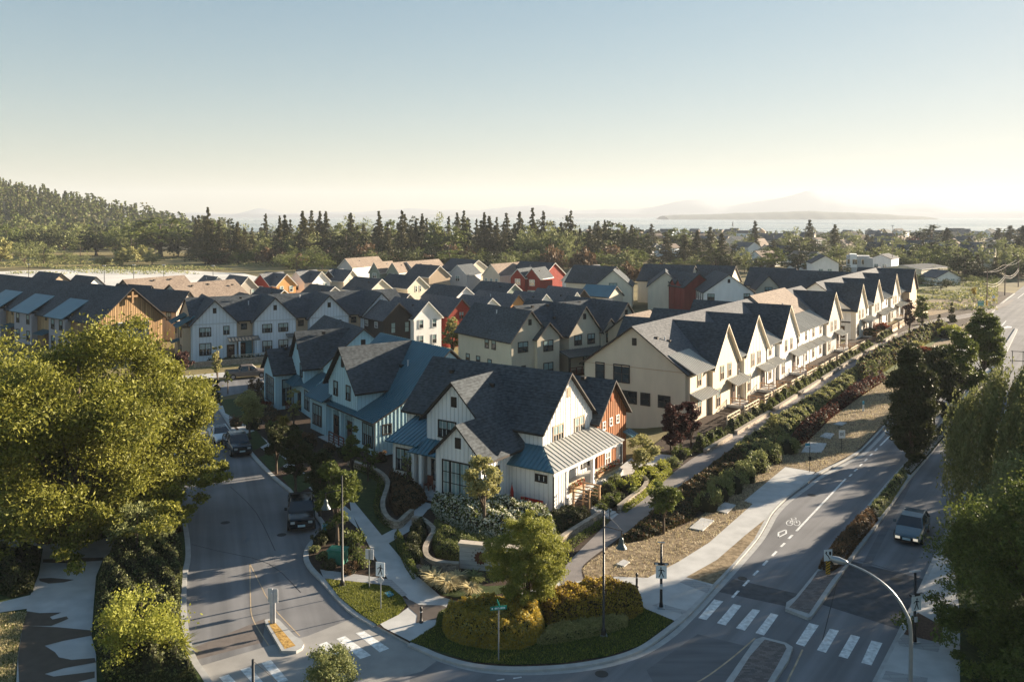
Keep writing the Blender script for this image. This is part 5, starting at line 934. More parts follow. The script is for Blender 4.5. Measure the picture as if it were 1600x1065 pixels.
# ================================================================ STREET FURNITURE
def T(u, v): x, y = W(u, v, 0.13); return x, y
def hz(u, v, x, y): return CH - (v - HV) * y / F_          # level seen at row v at a point's distance
def face(e, az): e.rotation_euler = (0, 0, R(-az)); return e
def plate(b, w_, h_, zc, y0, m=0, t=.02): b.box(-w_ / 2, w_ / 2, y0 - t / 2, y0 + t / 2, zc - h_ / 2, zc + h_ / 2, m)
def walker(name, parent, zc, y, s=1.0, flip=1):
    b = MB()
    def pl(pts): b.poly([(flip * x * s, y, zc + z * s) for x, z in pts]); b.poly([(flip * x * s, y - .004, zc + z * s) for x, z in pts][::-1])
    c = [(0.02 + .035 * math.cos(t), .19 + .04 * math.sin(t)) for t in np.linspace(0, 6.28, 11)[:-1]]; pl(c)
    pl([(-.03, .13), (.05, .14), (.045, -.02), (-.025, -.02)]); pl([(-.025, 0), (.02, 0), (-.03, -.13), (-.09, -.24), (-.13, -.24), (-.07, -.11)]); pl([(.0, 0), (.045, 0), (.07, -.11), (.12, -.23), (.08, -.24), (.03, -.12)])
    pl([(-.02, .135), (-.03, .09), (-.09, .06), (-.14, .01), (-.155, .03), (-.11, .09)]); pl([(.045, .135), (.05, .09), (.10, .05), (.15, .05), (.15, .075), (.11, .08)])
    return b.build(name, SIGNK, parent)
def ped_pole(u, v, label, az, rot, solar=True):
    x, y = T(u, v); e = empty('crossing_beacon_pole', (x, y, .13), R(rot)); tag(e, label, 'crossing sign pole')
    b = MB(); b.path([(0, 0, 0.08), (0, 0, .4), (0, 0, 3.75)], [.13, .085, .065], 10); b.build('pole', BLACKM, e, True); b = MB(); b.box(-.22, .22, -.22, .22, 0, .08); b.build('base_plate', GALV, e)
    b = MB(); b.slab((-.2, -.2, 3.9), (.2, -.2, 3.9), (.2, .2, 3.74), (-.2, .2, 3.74), .05); b.build('solar_panel', GREYM, e)
    b = MB(); b.box(-.42, .42, -.16, -.04, 2.58, 2.68); b.box(-.36, -.2, -.19, -.15, 2.59, 2.67, 1); b.box(.2, .36, -.19, -.15, 2.59, 2.67, 1); b.build('beacon_bar', [BLACKM, GREYM], e)
    b = MB(); plate(b, .62, .76, 2.15, -.10); o = b.build('sign_plate', SIGNW, e); walker('walking_figure', o, 2.15, -.115, 1.25, rot > 0 and 1 or -1)
    b = MB(); b.box(-.08, .08, -.12, -.06, 1.15, 1.42); b.build('push_button', GREYM, e); return e
ped_pole(1033, 949, 'black solar crossing beacon pole with walking-figure sign on the corner by the near sidewalk', 0, -8)
ped_pole(1429, 1003, 'black solar crossing beacon pole with walking-figure sign on the far right pavement', 0, 18)
x, y = T(595, 951); e = empty('crossing_sign', (x, y, .13), R(-16)); tag(e, 'white walking-figure sign on thin pale post in the small left lawn', 'road sign')
b = MB(); b.tube((0, 0, 0), (0, 0, 2.75), .035, .035, 8); b.build('post', GALV, e); b = MB(); plate(b, .56, .82, 2.35, -.05); o = b.build('sign_plate', SIGNW, e); walker('walking_figure', o, 2.33, -.065, 1.25)
b = MB(); b.prism([(-.2, 1.75), (0.0, 1.45), (.2, 1.75), (0, 1.95)], lambda a, p: (p[0], a, p[1]), -.03, -.01, 0); b.build('diamond_plate', GREYM, e)
x, y = T(577, 919); e = empty('road_sign', (x, y, .13), R(-16)); tag(e, 'plain white sign back on thin pale post behind the left lawn pavers', 'road sign')
b = MB(); b.tube((0, 0, 0), (0, 0, 2.4), .035, .035, 8); b.build('post', GALV, e); b = MB(); plate(b, .55, .62, 2.1, .05); b.build('sign_plate', GREYM, e)
x, y = W(426, 973, .17); e = empty('road_sign', (x, y, .17), R(-14)); tag(e, 'grey-backed sign on wide double post standing in the small leaf-filled island', 'road sign')
b = MB(); b.box(-.16, -.02, -.03, .03, 0, 1.7); b.box(.0, .15, .02, .05, 0, 1.7); b.tube((0, -.04, 0), (0, -.04, 1.75), .04, .04, 8); b.build('post', GREYM, e); b = MB(); plate(b, .62, .78, 1.55, .05); b.box(-.02, .02, -.05, .04, 1.1, 1.95); b.build('sign_plate', GREYM, e)
# keep-left sign with hazard marker at the median nose
x, y = W(1293, 896, .17); e = empty('median_sign', (x, y, .17), R(12)); tag(e, 'white passing-side arrow sign above a yellow and black striped board at the median nose', 'road sign')
b = MB(); b.tube((0, 0, 0), (0, 0, 1.5), .03, .03, 8); b.build('post', GALV, e); b = MB(); plate(b, .58, .72, 1.22, -.05); o = b.build('sign_plate', SIGNW, e); b = MB()
def sg(pts):
    b.poly([(x_, -.065, 1.22 + z_) for x_, z_ in pts])
sg([(.10, -.28), (.15, -.26), (.02, -.02), (-.10, .08), (-.12, .16), (-.17, .14), (-.155, .06), (-.03, -.06)]); sg([(-.22, .10), (-.07, .16), (-.15, .28)]); sg([(.06, .24), (.20, .22), (.21, .05), (.13, -.04), (.05, .08)]); b.build('arrow_symbol', SIGNK, o)
b = MB(); plate(b, .3, .82, .42, -.05); o = b.build('hazard_board', SIGNY, e); b = MB()
for k in range(5): zz = .07 + k * .17; b.poly([(-.15, -.062, zz), (.15, -.062, zz + .16), (.15, -.062, zz + .08), (-.15, -.062, max(.01, zz - .08))])
b.build('black_stripe', SIGNK, o)
def textmesh(s, size, m, name, parent, mirror=True, extr=.004):
    cu = bpy.data.curves.new(name, 'FONT'); cu.body = s; cu.size = size; cu.align_x = 'CENTER'; cu.align_y = 'CENTER'; cu.extrude = extr; cu.resolution_u = 2
    o = bpy.data.objects.new('tmp', cu); COL.objects.link(o); dg = bpy.context.evaluated_depsgraph_get(); me = bpy.data.meshes.new_from_object(o.evaluated_get(dg)); COL.objects.unlink(o); bpy.data.objects.remove(o)
    if mirror: me.transform(Matrix.Scale(-1, 4, (1, 0, 0)))
    me.materials.clear(); me.materials.append(m); o = link(bpy.data.objects.new(name, me), parent); return o
x, y = T(1315, 706); e = empty('speed_sign', (x, y, .13), R(10)); tag(e, 'white square speed sign with mirrored digits on the dry verge', 'road sign')
b = MB(); b.tube((0, 0, 0), (0, 0, 2.1), .035, .035, 8); b.build('post', BLACKM, e); b = MB(); plate(b, .66, .78, 1.75, -.05); o = b.build('sign_plate', SIGNW, e); t_ = textmesh('30', .46, SIGNK, 'digits', o); t_.location = (0, -.065, 1.75); t_.rotation_euler = (R(90), 0, 0)
x, y = T(1265, 737); e = empty('bus_stop_sign', (x, y, .13), R(20)); tag(e, 'slim bus stop pole with small blue and white flag beside the concrete pad', 'bus stop sign')
b = MB(); b.tube((0, 0, 0), (0, 0, 2.7), .03, .03, 8); b.build('post', BLACKM, e); b = MB(); b.box(-.5, -.02, -.03, -.01, 2.25, 2.62); b.box(-.5, -.02, -.034, -.03, 2.27, 2.38, 1); b.build('flag', [SIGNB, SIGNW], e); b = MB(); b.box(-.12, .12, -.08, .0, 1.05, 1.4); b.build('timetable_box', BLACKM, e)
x, y = T(779, 1031); e = empty('street_name_sign', (x, y, .13), R(12)); tag(e, 'green street name blades on pale post in front of the golden hedge', 'street name sign')
b = MB(); b.tube((0, 0, 0), (0, 0, 2.72), .035, .035, 8); b.build('post', GALV, e)
b = MB(); plate(b, .86, .2, 2.72, 0); o = b.build('name_blade', SIGNG, e); b = MB()
for k in range(9):
    if k == 1: continue
    b.box(-.36 + k * .08, -.31 + k * .08 + .012, -.016, -.012, 2.67, 2.76)
b.build('lettering', SIGNW, o); b = MB(); b.box(-.01, .01, -.36, .36, 2.86, 3.02); b.build('name_blade', SIGNG, e)
x, y = W(1532, 492, 0); e = empty('direction_sign', (x, y, 0), R(15)); tag(e, 'green direction sign with white lettering beside the trail in the distance', 'road sign')
b = MB(); b.tube((-.6, 0, 0), (-.6, 0, 2.9), .05, .05, 6); b.tube((.6, 0, 0), (.6, 0, 2.9), .05, .05, 6); b.build('post', GALV, e); b = MB(); plate(b, 1.7, 1.2, 2.7, -.06); o = b.build('sign_plate', SIGNG, e); b = MB()
for r_ in (-.3, .05, .38):
    for k in range(6): b.box(-.7 + k * .24, -.55 + k * .24, -.08, -.071, 2.6 + r_, 2.74 + r_)
b.build('lettering', SIGNW, o)
x, y = W(1552, 480, 0); e = empty('road_sign', (x, y, 0), R(15)); tag(e, 'small white and yellow sign by the far road edge', 'road sign'); b = MB(); b.tube((0, 0, 0), (0, 0, 2.8), .04, .04, 6); b.build('post', GALV, e); b = MB(); plate(b, .7, .7, 2.6, -.05); plate(b, .6, .6, 1.9, -.05, 1); b.build('sign_plate', [SIGNW, SIGNY], e)
# bollards
for (u, v, lab) in ((658, 972, 'short black bollard on the wet sidewalk by the small lawn'), (995, 917, 'short black bollard where the trail meets the sidewalk')):
    x, y = T(u, v); e = empty('bollard', (x, y, .13)); tag(e, lab, 'bollard'); b = MB(); b.lathe((0, 0, 0), [(.12, 0), (.12, .1), (.075, .14), (.065, .72), (.085, .74), (.085, .8), (.05, .9), (0, .92)], 12); b.build('post', BLACKM, e, True); b = MB(); b.lathe((0, 0, .60), [(.072, 0), (.072, .05)], 12); b.build('band', GREYM, e)
x, y = T(1349, 642); e = empty('marker_post', (x, y, .13)); tag(e, 'white utility marker post with blue cap on the dry verge', 'marker post'); b = MB(); b.tube((0, 0, 0), (0, 0, .8), .12, .1, 8); b.build('post', SIGNW, e); b = MB(); b.tube((0, 0, .8), (0, 0, 1.15), .13, .11, 8); b.build('cap', SIGNB, e)
# lamps with bell shades
def bell_lamp(x, y, dx, dy, label, z0=.13):
    e = empty('street_lamp', (x, y, z0)); tag(e, label, 'street lamp', 'black bell-shade street lamps'); b = MB(); b.path([(0, 0, .0), (0, 0, .35), (0, 0, .4), (0, 0, 6.85)], [.15, .13, .075, .05], 10); b.build('pole', BLACKM, e, True)
    b = MB(); b.box(-.2, .2, -.2, .2, -.01, .06); b.build('base_plate', GALV, e)
    b = MB(); L = math.hypot(dx, dy); b.tube((0, 0, 6.0), (dx * 1.1, dy * 1.1, 5.65), .035, .025, 6); b.tube((0, 0, 6.8), (dx, dy, 5.75), .008, .008, 4); b.tube((dx, dy, 5.68), (dx, dy, 5.3), .025, .025, 6); b.build('arm', BLACKM, e)
    b = MB(); b.lathe((dx, dy, 4.72), [(.31, 0), (.28, .06), (.16, .24), (.13, .32), (.13, .46), (.08, .56), (.04, .6), (0, .62)], 18); b.build('bell_shade', mat('lamp_enamel', (0.05, 0.07, 0.075), .35, .5), e, True); return e
x, y = T(943, 992); bell_lamp(x, y, .98, .15, 'tall black bell-shade lamp in the lawn between golden hedge and zebra crossing')
x, y = T(535, 915); bell_lamp(x, y, -1.05, .25, 'tall black bell-shade lamp above the green utility box, arm toward the side street')
bell_lamp(-9.35, 30.4, 1.3, -.1, 'black bell-shade lamp whose pole tip and arm end just enter the bottom edge')
# galvanised cobra lamp
e = empty('roadside_light', (15.9, 33.6, .13)); tag(e, 'galvanised curved-arm roadside light reaching over the right carriageway', 'street lamp')
b = MB(); pts = smoothpts([(0, 0, 0.), (0, 0, 3.5), (0, 0, 6.2), (-.16, .1, 7.0), (-.62, .4, 7.75), (-1.3, .85, 8.25), (-2.05, 1.35, 8.5)], 5); b.path(pts, list(np.linspace(.09, .038, len(pts))), 10); b.build('pole', GALV, e, True)
b = MB(); d = Vector((-.84, .54, .06)); c0 = Vector((-2.0, 1.32, 8.5)); b.path([tuple(c0 + d * t) for t in (0, .1, .35, .6, .72)], [.05, .10, .15, .13, .04], 10); b.build('lamp_head', GALV, e, True); b = MB(); b.lathe(tuple(c0 + d * .48 - Vector((0, 0, .2))), [(0, 0), (.09, .02), (.12, .1)], 12); b.build('lens', mat('lamp_lens', (0.7, 0.55, 0.45), .2), e, True)
# cabinets, lids, slabs
x, y = T(528, 878); e = empty('utility_box', (x, y, .12), R(-12)); tag(e, 'green transformer box among shrubs beside the side street', 'utility box'); b = MB(); b.box(-.55, .55, -.4, .4, 0, .85); b.box(-.6, .6, -.45, .45, .85, .95); b.build('cabinet', UTILG, e); b = MB(); b.box(-.5, .5, -.43, -.4, .08, .8); b.box(-.02, .02, -.45, -.43, .1, .78); b.build('door', UTILG, e)
x, y = T(508, 838); e = empty('service_pillar', (x, y, .12), R(-12)); tag(e, 'slim blue-grey service pillar beside the black pickup', 'service pillar'); b = MB(); b.box(-.14, .14, -.12, .12, 0, .85); b.box(-.16, .16, -.14, .14, .85, .9); b.build('pillar', SIGNB, e)
for (pts, lab, m_) in (([(600, 925), (609, 922), (616, 928), (607, 932)], 'teal valve lid set in the small left lawn', SIGNB), ([(1077, 824), (1096, 808), (1116, 812), (1098, 828)], 'concrete utility slab in the dry verge, nearer of two by the round hedge', CONC), ([(1116, 796), (1132, 784), (1150, 788), (1136, 801)], 'concrete utility slab in the dry verge, farther of two by the round hedge', CONC),
    ([(963, 880), (974, 873), (984, 877), (975, 884)], 'small grey valve lid in the dry grass corner', CONC), ([(1252, 706), (1262, 690), (1292, 692), (1284, 706)], 'large concrete chamber lid behind the bus stop sign', CONC), ([(1281, 681), (1290, 675), (1304, 677), (1297, 685)], 'pale concrete slab left of the speed sign', CONC), ([(1302, 662), (1312, 658), (1323, 660), (1316, 664)], 'thin pale slab beyond the speed sign', CONC)):
    P = [W(u, v, .2) for u, v in pts]; o = MB(); o.poly([(x_, y_, .2) for x_, y_ in P])
    for i in range(4): a_, c_ = P[i], P[(i + 1) % 4]; o.poly([(*a_, .12), (*c_, .12), (*c_, .2), (*a_, .2)])
    o = o.build('utility_slab', m_); tag(o, lab, 'utility lid')
# monument sign
mx, my = W(718, 887, .12); e = empty('entrance_monument', (mx, my, .12), R(-14)); tag(e, 'pale stone entrance wall with round flower emblem and mirrored lettering behind the round tree', 'entrance sign')
b = MB(); b.box(0, 4.4, 0, .45, 0, 1.5)
b.build('wall', LIMEST, e); b = MB()
for k in range(5): b.box(-.015, 4.415, -.012, .46, .28 * k + .26, .28 * k + .275)
b.build('joints', mat('joint_grey', (.25, .25, .24), .9), e); b = MB(); b.box(-.08, 4.48, -.08, .53, 1.5, 1.66); b.build('cap', CAPST, e)
b = MB(); cx_, cz_ = 1.42, .80; k = 24; pr = [(cx_ + (.40 + .045 * math.cos(12 * t)) * math.cos(t), cz_ + (.40 + .045 * math.cos(12 * t)) * math.sin(t)) for t in np.linspace(0, 6.2832, 97)[:-1]]; b.prism(pr, lambda a, p: (p[0], a, p[1]), -.03, -.0135, 0); b.build('flower_emblem', mat('emblem_rust', (0.10, 0.035, 0.02), .7), e)
s_ = 'SDNALHTUOS'
for i, ch in enumerate(s_):
    th_ = R(195 - i * 23.3); t_ = textmesh(ch, .17, SIGNK, 'letter', e); t_.location = (cx_ + .58 * math.cos(th_), -.02, cz_ + .58 * math.sin(th_)); t_.rotation_euler = Matrix.Rotation(R(90), 3, 'X').to_euler(); t_.rotation_euler = (Matrix.Rotation(-(th_ - R(90)), 3, 'Y') @ Matrix.Rotation(R(90), 3, 'X')).to_euler()
# bench
x, y = T(660, 899); e = empty('bench', (x, y, .13), R(-55)); tag(e, 'dark metal bench at the path edge by the pale grasses', 'bench'); b = MB()
for k in range(4): b.box(-.75, .75, -.2 + k * .11, -.12 + k * .11, .43, .46)
b.build('seat', BLACKM, e); b = MB()
for k in range(4): b.box(-.75, .75, .24, .27, .55 + k * .1, .62 + k * .1)
b.build('backrest', BLACKM, e)
for s in (-.68, .68): b = MB(); b.box(s - .03, s + .03, -.2, -.14, 0, .43); b.box(s - .03, s + .03, .2, .28, 0, .92); b.box(s - .03, s + .03, -.2, .28, .38, .43); b.build('leg', BLACKM, e)
# stone walls
CAPST2 = mat('wall_cap', (.30, .26, .21), .85, var=.3, scale=2)
def swall(pts, hgt, label, wd=.3, px=True, z0=.12):
    P = [W(u, v, z0 + hgt) for u, v in pts] if px else pts; e = empty('stone_wall', (P[0][0], P[0][1], 0)); tag(e, label, 'garden wall'); o = strip('stone_face', smoothpts(P, 3), z0 + hgt - .08, wd, STONE, hgt + .1, False, None, None, e); o2 = strip('coping', smoothpts(P, 3), z0 + hgt, wd + .06, CAPST2, .07, False, None, None, e)
    for q_ in (o, o2): q_.location = (-P[0][0], -P[0][1], 0)
swall([(545, 716), (560, 722), (584, 730), (600, 741), (606, 752), (603, 766), (598, 782), (600, 797), (608, 808), (622, 813), (634, 803), (644, 795)], .6, 'serpentine stone retaining wall curling round the lawn left of the corner house')
swall([(644, 806), (658, 808), (670, 816), (678, 826), (672, 838), (665, 852), (667, 866), (680, 874), (700, 877), (717, 878)], .6, 'curved stone retaining wall wrapping the hydrangea mound up to the entrance monument')
swall([PQ(47.5, 30.2), PQ(50, 30.4), PQ(53, 30.5), PQ(56.4, 30.5)], .55, 'stone wall along the trail, left of the corner house steps', px=False); swall([PQ(58.4, 30.0), PQ(60.5, 30.2), PQ(63.5, 30.4), PQ(65.3, 31.0), PQ(66.0, 32.0)], .55, 'stone garden wall right of the corner house steps, curving in at its end', px=False)
gw = [(77.5, 84.5), (86.0, 97.2), (98.8, 108), (109.5, 119.5), (121, 131), (132.5, 147), (149, 158), (164, 176)]
for i, (a, c_) in enumerate(gw): qq = lambda p: 30.6 + .5 * min(1, max(0, (p - 100) / 40)); swall([PQ(a, qq(a)), PQ((a + c_) / 2, qq((a + c_) / 2)), PQ(c_, qq(c_))], .45, 'low stone wall between trail and front gardens, %s section from the near end' % ['first', 'second', 'third', 'fourth', 'fifth', 'sixth', 'seventh', 'eighth'][i], .35, False, .1)
x, y = T(5, 897); b = MB(); b.lathe((0, 0, 0), [(1.3, 0), (1.35, .4), (1.0, .85), (.45, 1.1), (0, 1.12)], 9); o = b.build('boulder', mat('rock', (.16, .14, .13), .95, var=.4, scale=2, bump=.8)); o.location = (x, y, .1); o.scale = (1, .7, .9); o.rotation_euler = (0, 0, .5); tag(o, 'grey boulder on the park lawn at the left edge', 'boulder')
# ================================================================ VEHICLES
TYRE = mat('tyre', (0.012, 0.012, 0.012), .85); RIM = mat('alloy_rim', (0.35, 0.35, 0.36), .35, .5, metal=.8); CGL = mat('car_glass', (0.015, 0.02, 0.024), .05, .9); TAIL = mat('tail_lamp', (0.25, 0.01, 0.01), .3); PLATE = mat('number_plate', (0.45, 0.58, 0.62), .5)
HEADL = mat('headlight_lit', (1.0, 0.85, 0.65), .3, emit=.12); HEADO = mat('headlight_glass', (0.45, 0.47, 0.48), .15, .8); GRILL = mat('grille', (0.012, 0.012, 0.013), .4)
def car(label, x, y, heading, paint, L=4.7, Wd=1.85, kind='suv', lit=False, cat='car', name='parked_car', z=.01, roofm=None):
    """front faces local -Y after rotation; heading = azimuth the nose points to"""
    e = empty(name, (x, y, z), R(180 - heading)); tag(e, label, cat); w2 = Wd / 2; hl = L / 2
    if kind == 'suv': S = [(-hl, .30, .62, .80), (-hl + .12, .22, .74, .9), (-hl + 1.0, .2, .92, 1), (-hl + 1.25, .2, .98, 1), (hl - .5, .2, 1.05, 1), (hl - .08, .25, 1.0, .95), (hl, .35, .85, .88)]; C = [(-hl + 1.2, .98, .93, 0), (-hl + 1.95, 1.48, .74, 1), (-hl + 2.8, 1.56, .74, 1), (hl - .75, 1.50, .70, 1), (hl - .18, 1.04, .85, 0)]
    elif kind == 'sedan': S = [(-hl, .30, .58, .80), (-hl + .12, .2, .68, .9), (-hl + 1.1, .18, .84, 1), (-hl + 1.4, .18, .88, 1), (hl - .9, .18, .94, 1), (hl - .1, .22, .92, .93), (hl, .35, .8, .86)]; C = [(-hl + 1.3, .88, .92, 0), (-hl + 2.15, 1.30, .68, 1), (-hl + 2.9, 1.40, .66, 1), (hl - 1.3, 1.28, .64, 1), (hl - .45, .95, .8, 0)]
    else: S = [(-hl, .42, .95, .90), (-hl + .1, .35, 1.08, .96), (-hl + 1.3, .32, 1.16, 1), (-hl + 1.5, .32, 1.18, 1), (hl - .3, .36, 1.20, 1), (hl, .42, 1.16, .97)]; C = [(-hl + 1.4, 1.17, .93, 0), (-hl + 2.0, 1.74, .76, 1), (-hl + 2.6, 1.80, .76, 1), (-hl + 3.55, 1.78, .74, 1), (-hl + 3.8, 1.2, .90, 0)]
    b = MB(); n = 8; k0 = 0
    for (yy, zb, zt, f) in S:
        ww = w2 * f; b.v += [(-ww * .92, yy, zb), (-ww, yy, zb + .18), (-ww, yy, zt - .22), (-ww * .90, yy, zt), (ww * .90, yy, zt), (ww, yy, zt - .22), (ww, yy, zb + .18), (ww * .92, yy, zb)]
    for a in range(len(S) - 1):
        for i in range(n): j = (i + 1) % n; b.f.append((a * n + i, a * n + j, (a + 1) * n + j, (a + 1) * n + i)); b.m.append(0)
    b.f.append(tuple(range(n))); b.m.append(0); b.f.append(tuple((len(S) - 1) * n + i for i in range(n))[::-1]); b.m.append(0)
    body = b.build('body', [paint], e); md = body.modifiers.new('bevel', 'BEVEL'); md.width = .11; md.segments = 3; md.limit_method = 'ANGLE'; md.angle_limit = R(18)
    for p_ in body.data.polygons: p_.use_smooth = True
    if kind == 'pickup': bb = MB(); bb.box(-w2 * .8, w2 * .8, -hl + 3.95, hl - .12, .8, 1.215); bb.build('cargo_bed', GRILL, e)
    b = MB(); m_ = 4
    for (yy, zt, f, top) in C: ww = w2 * f; zb = C[0][1] - .03; b.v += [(-w2 * .93, yy, zb), (-ww, yy, zt), (ww, yy, zt), (w2 * .93, yy, zb)]
    for a in range(len(C) - 1):
        for i in range(3): b.f.append((a * m_ + i, a * m_ + i + 1, (a + 1) * m_ + i + 1, (a + 1) * m_ + i)); b.m.append(1 if i == 1 and C[a][3] and C[a + 1][3] else 0)
    cab = b.build('cabin_glass', [CGL, roofm or paint], e)
    b = MB()   # pillars and roof rails
    for a in range(len(C) - 1):
        for s in (-1, 1): p0 = (s * w2 * C[a][2], C[a][0], C[a][1]); p1 = (s * w2 * C[a + 1][2], C[a + 1][0], C[a + 1][1]); b.tube(p0, p1, .035, .035, 6)
    for a in ((1, 2, 3)):
        for s in (-1, 1):
            if a != 1: b.tube((s * w2 * C[a][2], C[a][0], C[a][1]), (s * w2 * .95, C[a][0] + (.0 if a == 2 else .35), C[0][1]), .04, .05, 6)
    b.build('pillars', [paint], e)
    for s in (-1, 1):
        for yy in (-hl + .9, hl - .95):
            b = MB(); r = .34 if kind != 'pickup' else .40; b.tube((s * (w2 - .22), yy, r), (s * (w2 + .01), yy, r), r, r, 18); t = b.build('wheel', TYRE, e); b = MB(); b.tube((s * (w2 + .0), yy, r), (s * (w2 + .02), yy, r), r * .62, r * .6, 14); b.build('rim', RIM, t)
        b = MB(); zt = S[0][2]; b.box(s * w2 * .62 - .15, s * w2 * .62 + .15, -hl - .03, -hl + .1, zt - .20, zt - .03); b.build('headlight', HEADL if lit else HEADO, e); b = MB(); zt = S[-1][2]; b.box(s * w2 * .68 - .14, s * w2 * .68 + .14, hl - .05, hl + .02, zt - .22, zt - .02); b.build('tail_light', TAIL, e)
        b = MB(); b.box(s * (w2 + .12) - .1, s * (w2 + .12) + .1, C[0][0] + .35, C[0][0] + .5, C[0][1] + .02, C[0][1] + .2); b.build('mirror', paint, e)
    b = MB(); zt = S[0][2]; b.box(-w2 * .42, w2 * .42, -hl - .025, -hl + .05, zt - .34, zt - .08); b.box(-w2 * .8, w2 * .8, -hl - .03, -hl + .1, S[0][1] - .02, S[0][1] + .12); b.build('grille', GRILL, e); b = MB(); b.box(-.26, .26, -hl - .05, -hl - .03, S[0][1] + .10, S[0][1] + .25); b.build('number_plate', PLATE, e); return e
CP1 = mat('blue_grey_car_paint', (0.10, 0.15, 0.18), .22, .6, metal=.3, var=.03); CP2 = mat('black_car_paint', (0.010, 0.012, 0.013), .15, .7, var=.03); CP3 = mat('white_car_paint', (0.72, 0.74, 0.75), .25, .5, var=.02); CP4 = mat('brown_car_paint', (0.16, 0.13, 0.11), .3, .5, var=.03); CP5 = mat('dark_blue_car_paint', (0.02, 0.03, 0.04), .22, .6)
x, y = W(1425, 836, 0); car('blue-grey hatchback driving toward the camera with lit headlights on the right carriageway', x, y, 214, CP1, 4.6, 1.85, 'suv', True, name='moving_car')
x, y = W(471, 812, 0); car('black pickup truck parked at the kerb of the side street', x, y, 166, CP2, 5.8, 2.0, 'pickup', cat='pickup truck', name='pickup_truck')
x, y = W(344, 686, 0); car('white sedan parked nose to camera under the big leafy tree', x, y, 150, CP3, 4.7, 1.85, 'sedan', roofm=CGL)
x, y = W(371, 704, 0); car('dark pickup with box cover parked just ahead of the white sedan', x, y, 152, CP5, 5.2, 1.95, 'pickup', cat='pickup truck', name='pickup_truck')
x, y = W(385, 590, 0); car('brown pickup truck parked on the sunlit cross street below the grey-blue townhouses', x, y, 66, CP4, 5.7, 2.0, 'pickup', cat='pickup truck', name='pickup_truck')
# ================================================================ UTILITY POLES, LOT MASTS, BUOY
PW = mat('pole_timber', (.16, .12, .09), .9); wirem = mat('wire', (.30, .27, .24), .6)
pol = []
for i, (u, v, hh) in enumerate(((1542, 479, 9.5), (1570, 462, 9.5), (1591, 448, 9.5))):
    x, y = W(u, v, 0); pol.append((x, y, hh)); e = empty('utility_pole', (x, y, 0), R(-34)); tag(e, ['timber utility pole with yellow base guard nearest the road bend', 'timber utility pole, middle of three along the far road', 'timber utility pole, farthest right of three along the far road'][i], 'utility pole', 'utility poles beside the far road')
    b = MB(); b.tube((0, 0, -.3), (0, 0, hh), .17, .11, 8); b.build('pole', PW, e); b = MB(); b.box(-1.0, 1.0, -.06, .06, hh - 1.0, hh - .85); b.build('crossarm', PW, e)
    if i == 0: b = MB(); b.tube((0, 0, 0.2), (0, 0, 1.6), .20, .20, 8); b.build('guard', SIGNY, e)
for k, (dz, dx) in enumerate(((-3.6, 0), (-4.2, .1), (-.8, .8), (-.8, -.8))):
    for (a, c_) in ((pol[0], pol[1]), (pol[1], pol[2])):
        pts = [(a[0] + (c_[0] - a[0]) * t + dx, a[1] + (c_[1] - a[1]) * t, a[2] + dz - 4 * (1.2 if k < 2 else .5) * t * (1 - t)) for t in np.linspace(0, 1, 9)]; b = MB(); b.path(pts, [.05 if k < 2 else .025] * 9, 5)
        o = b.build('overhead_cable', wirem); tag(o, ['upper of two thick sagging pale cables', 'lower of two thick sagging pale cables', 'thin wire on the right crossarm end', 'thin wire on the left crossarm end'][k] + (' between the near and middle utility poles' if a is pol[0] else ' between the middle and far utility poles'), 'cable', 'cables between the utility poles')
for i, (u, vt, vb) in enumerate(((45, 412, 436), (163, 414, 434), (209, 413, 434), (256, 413, 434), (333, 414, 436), (1394, 352, 420))):
    x, y = W(u, vb + 8, 0); hh = CH - (vt - HV) * y / F_; e = empty('mast', (x, y, 0)); tag(e, ['thin light mast on the pale lot at far left', 'thin light mast on the pale lot, second from left', 'thin light mast on the pale lot, third from left', 'thin light mast on the pale lot above the tan roofs', 'thin light mast at the right end of the pale lot', 'tall timber pole rising among the houses at right'][i], 'mast' if i < 5 else 'utility pole'); b = MB(); b.tube((0, 0, 0), (0, 0, hh), .12, .07, 6); b.build('pole', BLACKM if i < 5 else PW, e); b = MB(); b.box(-.5, .5, -.1, .1, hh - .3, hh - .1); b.build('lamp_bar', GREYM, e)
x, y = W(1145, 352.5, -3); e = empty('channel_marker', (x, y, -3)); tag(e, 'dark channel marker standing alone in the water', 'sea marker'); b = MB(); b.path([(0, 0, 0), (0, 0, 3), (0, 0, 7)], [2.6, 1.6, 1.0], 8); b.build('tower', BLACKM, e); b = MB(); b.lathe((0, 0, 7), [(1.3, 0), (1.3, 1.5), (.2, 3)], 8); b.build('lantern', BLACKM, e)
# metal H frame gantry and bare frame near the right road
x, y = W(1590, 575, .12); e = empty('pipe_frame', (x, y, .12), R(-20)); tag(e, 'dark pipe frame gate standing on the right verge behind the willow', 'frame'); b = MB()
for s in (-.7, .7): b.tube((s, 0, 0), (s, 0, 2.6), .05, .05, 6)
b.build('uprights', BLACKM, e); b = MB(); [b.tube((-.9, 0, z_), (.9, 0, z_), .05, .05, 6) for z_ in (1.1, 2.5)]; b.build('crossbars', BLACKM, e)
# ================================================================ VEGETATION
def G(u, v, z=0.1): return W(u, v, z)
def tp(u, vb, vt): x, y = W(u, vb, 0.1); return x, y, CH - (vt - HV) * y / F_
